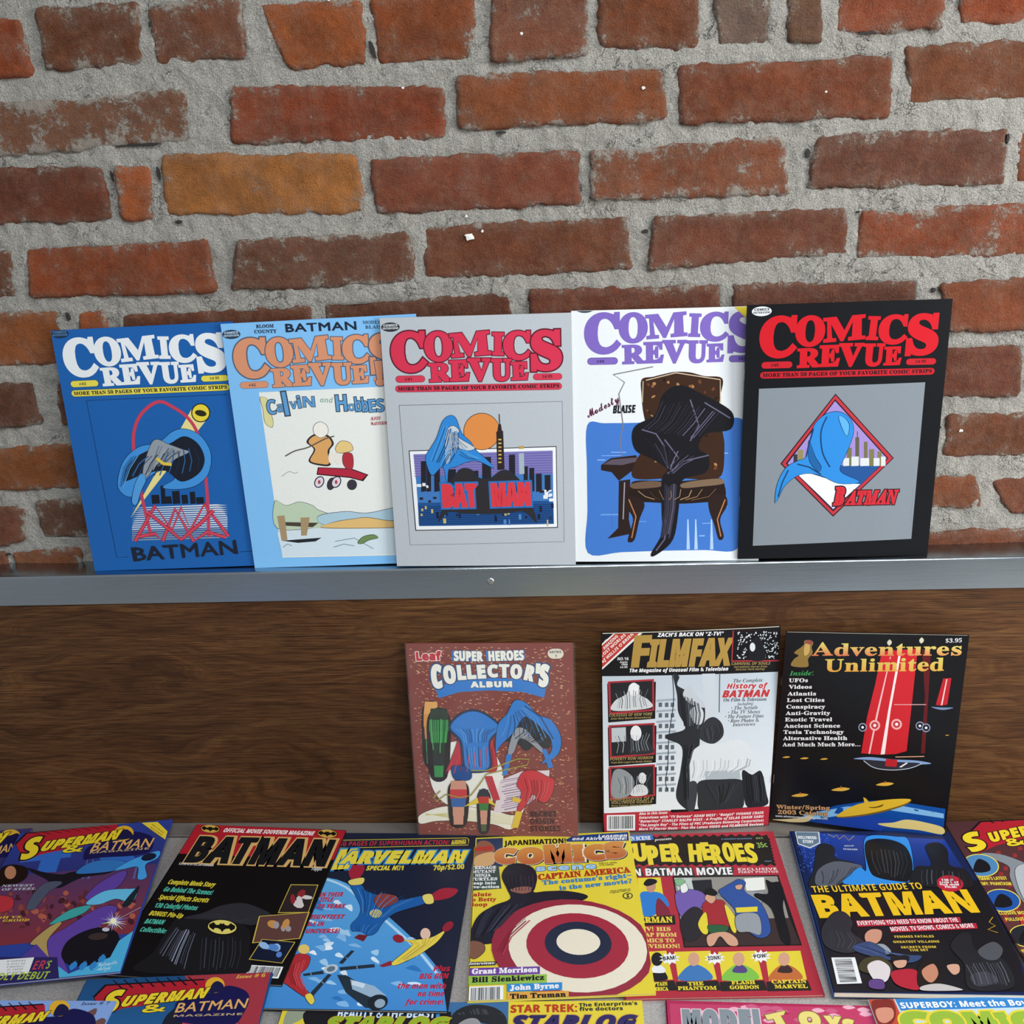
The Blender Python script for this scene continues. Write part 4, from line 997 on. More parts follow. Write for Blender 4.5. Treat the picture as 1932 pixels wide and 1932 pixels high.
ART['c44'] = """masthead|7c66bb|1|t|b|0.03|133 2447 404 -2 2 449|C
|7c66bb|2|t|b|0.03|516 2559 320 1 -1 330|O
|7c66bb|3|t|b|0.03|821 2593 450 28 -17 270|M
|7c66bb|1|t|b|0.03|1274 2611 133 -7 13 258|I
|7c66bb|2|t|b|0.03|1401 2559 311 -6 6 316|C
|7c66bb|3|t|b|0.03|1706 2429 349 -2 3 443|S
|7c66bb|1|t|b|0.03|552 2322 256 5 -4 217|R
|7c66bb|3|t|b|0.03|788 2327 225 2 -2 240|E
|7c66bb|4|t|b|0.03|989 2329 273 -5 4 256|V
|7c66bb|5|t|b|0.03|1258 2325 231 -4 4 249|U
|7c66bb|6|t|b|0.03|1482 2325 193 2 -2 206|E
number_bar|2e2650|1|p|206 2405 186 2399 171 2385 166 2365 171 2345 186 2330 206 2325 466 2325 486 2330 501 2345 506 2365 501 2385 486 2399 466 2405
|7c66bb|2|p|206 2401 187 2396 174 2383 169 2365 174 2347 187 2333 206 2328 466 2328 484 2333 498 2346 503 2365 498 2383 484 2396 466 2401
price_bar|2e2650|1|p|1763 2396 1744 2391 1730 2377 1725 2358 1730 2339 1744 2325 1763 2320 2016 2317 2035 2322 2049 2336 2054 2355 2050 2374 2036 2388 2017 2393
|7c66bb|2|p|1763 2392 1746 2388 1733 2375 1729 2358 1733 2341 1746 2328 1763 2323 2016 2321 2033 2325 2046 2338 2051 2355 2047 2372 2034 2385 2017 2390
number_bar|2e2650|3|t|s|0|270 2346 84 2 -1 33|#44
price_bar|2e2650|3|t|s|0|1831 2343 111 1 0 33|$4.95
publisher_mark|3c4650|1|p|254 2922 251 2922 240 2922 223 2922 201 2922 176 2922 148 2922 121 2922 95 2922 73 2922 56 2922 46 2922 42 2922 46 2922 56 2922 73 2916 95 2907 121 2902 148 2900 176 2902 201 2907 223 2916 240 2922 251 2922
corner_flash|dcc83e|4|p|1771 2922 1955 2922 1959 2795 1913 2784
cover_picture|4177c8|1|s|156 1640 352 1660 674 1659 1153 1673 1550 1677 1882 1681 1892 1444 1887 944 1883 501 1868 137 1498 134 1003 131 539 117 142 110 145 626 146 1139
|86b0ea|2|l|100 423 1321 594 1319
|3566b4|2|l|101 1351 1023 1453 1027
|86b0ea|2|l|69 313 1282 535 1283
|3566b4|2|l|101 1523 1078 1688 1076
|86b0ea|2|l|130 267 1233 356 1232
|86b0ea|2|l|131 1507 1293 1743 1289
|6f9ce0|2|l|143 842 1181 932 1180
|86b0ea|2|l|160 1433 309 1499 309
|86b0ea|2|l|82 1464 459 1578 463
|3566b4|2|l|156 986 696 1188 688
|6f9ce0|2|l|159 296 577 517 579
|6f9ce0|2|l|111 1173 1186 1359 1183
|86b0ea|2|l|106 1352 1444 1517 1440
|6f9ce0|2|l|95 517 808 688 799
|6f9ce0|2|l|91 662 490 822 492
|86b0ea|2|l|155 1671 655 1747 658
|a9c8ee|2|p|1295 511 1309 511 1330 145 1291 142
|a9c8ee|2|p|1385 510 1398 510 1421 144 1381 141
|a9c8ee|3|p|1565 507 1578 507 1602 142 1562 139
cover_title|5c2440|1|t|c|0.012|168 1722 362 190 -39 74|Modesty
|1e222a|2|t|si|0.02|446 1770 259 5 -2 91|BLAISE
cover_picture|2a1d1a|3|p|307 1171 422 1254 705 1284 770 1166 640 1083 510 983 429 1086 307 1112
|5a4f5c|4|p|332 1180 430 1237 738 1258 746 1216 543 1169
|2a1d1a|4|p|510 983 640 999 623 519 656 345 374 285 499 416
|9b94a4|5|l|133 575 965 557 520
|7d7880|4|l|117 544 1269 528 1469 561 1634 515 1994 579 2122 452 2212 895 2291
|3a2418|5|s|769 2150 895 2179 1021 2208 1147 2229 1304 2218 1461 2174 1658 2142 1639 1938 1628 1744 1680 1514 1700 1349 1675 1033 1483 986 1159 1008 770 997 657 1049 705 1217 834 1465 785 1794 769 1973
|a87a52|6|E|1332 2060 17 -15 -11 -14
|6b3f26|6|E|830 1799 16 -1 0 -12
|8a5a38|6|E|1047 1247 8 -12 -15 -11
|a87a52|6|E|1477 1899 14 -5 -5 -17
|a87a52|6|E|1321 1498 19 -4 -3 -18
|8a5a38|6|E|1302 1159 13 -6 -8 -18
|6b3f26|6|E|843 2093 11 -15 -12 -9
|a87a52|6|E|894 2072 -15 -5 -3 8
|6b3f26|6|E|1412 2110 7 -25 -18 -4
|8a5a38|7|E|890 2073 15 -6 -7 -17
|1c1210|6|E|1594 1921 -18 -16 -7 8
|a87a52|6|E|875 1403 14 -10 -10 -16
|8a5a38|6|E|1108 1190 -6 -22 -9 3
|6b3f26|6|E|1137 1753 8 -8 -12 -13
|1c1210|6|E|1429 1182 -16 -4 -3 11
|1c1210|6|E|839 1359 -15 -23 -9 6
|8a5a38|6|E|1301 1286 2 -10 -9 -1
|6b3f26|6|E|1605 1118 -19 -16 -12 15
|8a5a38|6|E|912 1628 -19 -16 -10 13
|1c1210|6|E|1445 1498 -18 -19 -9 9
|6b3f26|6|E|1296 1604 24 -5 -2 -10
|1c1210|6|E|830 1569 12 -4 -4 -12
|a87a52|6|E|862 1490 -6 -10 -11 7
|6b3f26|6|E|1170 1903 14 -12 -11 -13
|8a5a38|6|E|1253 1322 17 -19 -7 -7
|1c1210|6|E|1022 1885 10 -9 -6 -7
|a87a52|6|E|931 1207 -16 -2 -2 12
|8a5a38|6|E|1219 1904 21 -7 -5 -18
|6b3f26|6|E|1200 1273 18 -22 -5 -4
|a87a52|6|E|899 1955 -23 -14 -6 10
|8a5a38|7|E|1172 1875 -3 -11 -13 4
|a87a52|6|E|982 1763 10 -1 -2 -19
|8a5a38|7|E|1417 1166 12 -24 -10 -5
|8a5a38|7|E|1311 2064 24 -5 -2 -13
|a87a52|6|E|886 1737 19 -11 -4 -7
|1c1210|6|E|1377 1711 22 -4 -2 -12
|6b3f26|8|E|1427 1198 -17 -2 -3 18
|6b3f26|6|E|1101 1943 -12 -6 -3 6
|6b3f26|6|E|1157 1273 -14 -16 -8 8
|a87a52|8|E|908 2101 21 -6 -5 -17
|a87a52|6|E|1316 1754 0 -13 -10 0
|6b3f26|6|E|1561 2026 -17 -16 -11 13
|8a5a38|7|E|1055 1256 28 -5 -2 -13
|a87a52|6|E|1567 1731 -6 -21 -17 5
|6b3f26|6|E|1307 1940 5 -12 -8 -3
|8a5a38|6|E|1230 1743 -9 -8 -12 15
|8a5a38|6|E|964 1206 9 -22 -10 -4
|1c1210|7|E|1184 1241 16 -16 -7 -8
|6b3f26|7|E|1124 1762 -13 -2 -1 6
|6b3f26|6|E|1187 1676 10 -25 -15 -6
|1c1210|7|E|857 1777 0 -12 -12 0
|8a5a38|7|E|836 1478 -15 -23 -9 6
|6b3f26|7|E|869 1352 22 -2 -1 -17
|8a5a38|8|E|857 1502 1 -14 -19 -2
|a87a52|6|E|1604 1160 18 -15 -9 -13
|1c1210|6|E|1495 1494 9 -10 -13 -12
|6b3f26|6|E|1471 1992 1 -14 -10 0
|a87a52|6|E|1063 2113 12 -13 -11 -10
|1c1210|6|E|1073 1753 -4 -11 -12 5
|8a5a38|7|E|1104 1216 -12 -8 -7 12
|6b3f26|6|E|1412 1752 14 -26 -12 -6
|a87a52|6|E|1435 1676 14 -17 -14 -12
|1c1210|6|E|1228 1821 19 -15 -10 -13
|6b3f26|6|E|1045 1486 18 -8 -7 -17
|8a5a38|6|E|992 1457 7 -9 -11 -8
|6b3f26|6|E|1236 1581 17 -13 -8 -12
|a87a52|6|E|1319 1643 -5 -8 -14 9
|a87a52|6|E|1171 2082 10 -25 -15 -6
|1c1210|6|E|1018 2140 -5 -20 -13 4
|a87a52|7|E|1231 1626 0 -28 -7 0
|c8b79c|6|l|100 785 2133 777 1892
|c8b79c|9|l|117 816 2141 1147 2218 1635 2130 1644 1873
|241814|6|s|640 914 705 981 998 977 1257 973 1612 1000 1701 948 1714 744 1488 714 1195 702 869 723 623 743
|6a5444|7|s|657 947 835 976 998 960 982 909 771 887 656 896
|7a6450|7|s|1225 940 1418 978 1660 991 1694 931 1452 902 1242 888
|2a1d1a|7|s|607 795 738 776 804 690 746 518 689 274 622 240 614 293 672 519 607 657
|2a1d1a|7|s|1551 781 1713 795 1748 675 1671 505 1717 297 1660 263 1607 437 1538 645
|b8794e|8|l|133 623 760 705 553 656 292
|b8794e|8|l|133 1722 744 1638 506 1684 297
|17171d|10|s|991 1952 1085 2047 1196 2077 1306 2042 1402 1992 1625 1874 1786 1740 1759 1562 1489 1518 1412 1355 1526 1253 1497 1070 1225 973 1196 650 1134 270 937 79 879 97 1002 341 1000 619 998 994 1062 1111 867 1248 705 1334 657 1501 706 1632 897 1727 960 1839
|63607a|11|l|150 1027 1461 1189 1243 1061 1128
|63607a|11|l|150 1308 1913 1408 1618 1315 1439
|63607a|12|l|150 770 1581 930 1529 1027 1379
|63607a|12|l|150 1526 1270 1254 1208 1062 1060
|63607a|11|l|150 1467 1877 1755 1692
|63607a|11|l|150 1050 514 1035 271 937 132
|3c3a4a|11|l|61 1006 1903 915 1692 794 1593
|3c3a4a|13|l|96 1035 1856 958 1687 835 1583
|2a2833|14|l|72 1087 1864 1000 1681 868 1567
|2a2833|15|l|115 1132 1877 1033 1677 917 1574
|2a2833|16|l|124 1192 1883 1081 1672 937 1539
|3c3a4a|17|l|78 1204 1843 1108 1668 991 1558
|2a2833|18|l|126 1275 1861 1159 1662 1018 1524
|2a2833|19|l|91 1312 1858 1192 1658 1061 1527
|2a2833|20|l|125 1352 1825 1242 1652 1127 1533
|3c3a4a|21|l|78 1412 1838 1284 1647 1163 1517
|2a2833|22|l|124 1419 1801 1311 1643 1176 1496
|5c5870|23|l|124 1473 1811 1350 1639 1228 1502
|2a2833|24|l|93 1515 1787 1398 1633 1277 1491
|5c5870|25|l|127 1563 1778 1442 1627 1317 1476
|5c5870|26|l|104 1586 1765 1470 1624 1349 1474
|3c3a4a|27|l|68 1624 1757 1507 1619 1408 1493
|24222c|13|l|62 807 1480 946 1322 1062 1140
|24222c|14|l|65 863 1444 965 1312 1056 1148
|3c3a4a|15|l|117 918 1417 992 1298 1063 1132
|24222c|16|l|126 988 1388 1030 1278 1062 1148
|3c3a4a|17|l|127 1014 1399 1047 1269 1067 1139
|24222c|13|l|104 1090 1351 1085 1248 1079 1125
|24222c|14|l|74 1134 1354 1106 1237 1081 1089
|6a6580|15|l|125 1181 1326 1131 1224 1094 1109
|24222c|16|l|95 1220 1299 1154 1212 1086 1066
|6a6580|17|l|62 1296 1274 1192 1191 1113 1084
|3c3a4a|18|l|98 1358 1268 1214 1179 1107 1059
|6a6580|19|l|72 1373 1234 1237 1167 1126 1063
|3c3a4a|12|l|60 1034 944 1036 652 992 295
|3c3a4a|13|l|128 1055 924 1054 652 1008 291
|3c3a4a|14|l|80 1071 889 1070 652 1025 318
|3c3a4a|15|l|126 1084 911 1081 652 1036 319
|3c3a4a|16|l|104 1105 929 1100 652 1045 272
|3c3a4a|17|l|90 1118 937 1111 651 1064 329
|5c5870|18|l|123 1136 941 1128 651 1080 338
|3c3a4a|19|l|126 1151 941 1141 651 1084 282
|3c3a4a|20|l|84 1163 925 1153 651 1097 300
|a88a68|11|l|82 728 861 812 792 919 757
|4a3424|12|l|84 858 860 912 791 971 756
|8a6a4c|15|l|80 969 864 1002 790 1023 752
|a88a68|21|l|59 1101 861 1109 788 1082 749
|a88a68|21|l|70 1217 877 1203 787 1143 752
|a88a68|22|l|108 1339 863 1306 785 1208 750
|8a6a4c|23|l|108 1459 873 1402 784 1270 748
|8a6a4c|24|l|56 1616 875 1533 782 1338 742
small_print|1c2c58|5|t|s|0|418 624 10 -217 2 0|TED 81"""
ART['c45'] = """masthead|c61a26|1|t|b|0.03|139 2352 404 -2 2 449|C
|c61a26|2|t|b|0.03|522 2464 320 1 -1 330|O
|c61a26|3|t|b|0.03|827 2498 450 28 -17 270|M
|c61a26|1|t|b|0.03|1280 2516 133 -7 13 258|I
|c61a26|2|t|b|0.03|1407 2465 311 -6 6 316|C
|c61a26|3|t|b|0.03|1712 2335 349 -2 3 443|S
|c61a26|1|t|b|0.03|558 2228 256 5 -4 217|R
|c61a26|3|t|b|0.03|793 2233 225 2 -2 240|E
|c61a26|4|t|b|0.03|995 2235 273 -5 4 256|V
|c61a26|5|t|b|0.03|1263 2230 231 -4 4 249|U
|c61a26|6|t|b|0.03|1488 2230 193 2 -2 206|E
number_bar|2a1216|1|p|212 2310 192 2305 177 2290 172 2270 177 2250 192 2236 212 2230 472 2230 492 2236 507 2250 512 2270 507 2290 492 2305 472 2310
|bd202c|2|p|212 2307 193 2302 180 2288 175 2270 180 2252 193 2239 212 2234 472 2234 490 2239 504 2252 509 2270 504 2288 490 2302 472 2307
price_bar|2a1216|1|p|1769 2301 1750 2296 1736 2283 1731 2264 1736 2245 1750 2231 1769 2225 2022 2223 2041 2228 2055 2242 2060 2260 2056 2279 2042 2293 2023 2299
|bd202c|2|p|1769 2298 1752 2293 1739 2281 1735 2264 1739 2246 1751 2234 1769 2229 2022 2226 2039 2231 2052 2243 2057 2260 2052 2278 2040 2290 2023 2295
number_bar|2a1216|3|t|s|0|276 2252 84 2 -1 33|#45
price_bar|2a1216|3|t|s|0|1837 2248 111 1 0 33|$4.95
tagline|2a1216|1|p|201 2201 181 2195 166 2181 161 2161 166 2141 181 2126 201 2120 2015 2112 2035 2118 2049 2132 2055 2152 2050 2172 2035 2187 2015 2193
|bd202c|2|p|201 2197 183 2192 169 2179 164 2161 169 2142 183 2129 201 2124 2015 2116 2033 2121 2046 2134 2051 2152 2046 2171 2033 2184 2015 2189
|2a1216|3|t|b|0.02|191 2140 1833 -5 0 42|MORE THAN 50 PAGES OF YOUR FAVORITE COMIC STRIPS
publisher_mark|d8dde2|1|p|260 2858 256 2871 246 2884 229 2895 207 2903 182 2908 154 2910 127 2908 101 2903 79 2895 62 2884 52 2871 48 2858 52 2844 62 2832 79 2821 101 2813 127 2808 154 2806 182 2808 207 2813 229 2821 246 2832 256 2844
|20262c|2|t|s|0.02|74 2863 160 3 0 26|COMICS
|20262c|2|t|s|0.01|64 2832 180 3 0 22|INTERVIEW
cover_picture|7f8891|1|p|159 2011 1962 2032 1970 204 163 162
|24191c|2|p|995 1934 1691 1178 1060 498 432 1145
|b73440|3|p|996 1917 1678 1178 1059 516 449 1145
|241c22|4|p|996 1872 1632 1176 1056 562 492 1148
|9a86c6|5|p|996 1851 1614 1176 1055 587 513 1147
|23508e|6|p|1614 1176 1455 994 1271 797 838 808 591 1069 655 1119 1546 1104
|8a8450|7|p|621 1302 676 1302 686 1115 630 1113
|32343c|8|p|574 1251 617 1252 624 1116 581 1114
|6f6d4c|7|p|1161 1313 1214 1314 1228 1101 1176 1099
|5c5a4c|7|p|1246 1431 1289 1431 1312 1098 1270 1096
|6d6a48|7|p|1345 1377 1384 1377 1405 1096 1366 1094
|77734c|7|p|1409 1289 1464 1289 1479 1094 1423 1092
|77734c|7|p|1504 1261 1550 1261 1563 1091 1517 1089
|cdd3d6|8|p|1218 1208 1300 1208 1307 1099 1225 1097
|cdd3d6|8|p|1318 1188 1416 1187 1423 1095 1324 1095
|cdd3d6|8|p|1466 1184 1532 1184 1539 1092 1473 1091
|cdd3d6|8|p|1128 1194 1194 1193 1200 1102 1134 1100
|cdd3d6|8|p|1547 1199 1596 1199 1605 1090 1555 1088
|4a4a44|8|l|87 1264 1498 1270 1413
|dfe3e6|9|p|540 1105 1131 897 1339 883 1054 598
|16202e|10|s|389 685 404 899 487 1092 616 1177 710 1224 747 1445 788 1599 913 1716 1062 1729 1184 1639 1227 1499 1190 1328 1149 1209 1110 1041 1335 909 1097 893 858 1004 662 1009 505 892 430 735
|2e86d2|11|s|394 685 409 898 491 1088 619 1172 715 1222 752 1444 792 1596 915 1711 1061 1723 1180 1636 1222 1499 1185 1330 1143 1210 1105 1038 1329 910 1098 898 859 1009 660 1014 501 895 425 738
|16202e|12|s|735 1415 819 1221 893 1097 854 1040 745 1184
|1f5f9e|13|s|738 1410 814 1219 887 1096 857 1044 750 1186
|16406e|14|l|156 779 1545 740 1376 715 1222
|16406e|14|l|156 918 1677 863 1509 893 1269 986 1093
|16406e|12|l|156 525 1070 466 931 424 756
|16406e|15|l|156 621 1137 755 1099 892 1009
|16202e|12|s|1042 1674 1117 1659 1174 1570 1154 1445 1092 1534
|5aa8e6|13|s|1048 1673 1114 1655 1168 1569 1152 1450 1097 1537
cover_title|2a1a1e|12|t|bi|0.06,0.03|1049 630 133 4 -6 227|B
|c42c38|13|t|bi|0.03|1049 630 133 4 -6 227|B
|2a1a1e|12|t|bi|0.06,0.03|1182 634 598 -2 1 174|ATMAN
|c42c38|13|t|bi|0.03|1182 634 598 -2 1 174|ATMAN
small_print|3b444c|2|t|s|0|1949 254 -13 568 -2 0|TM DCCI 1992 Used Under License"""
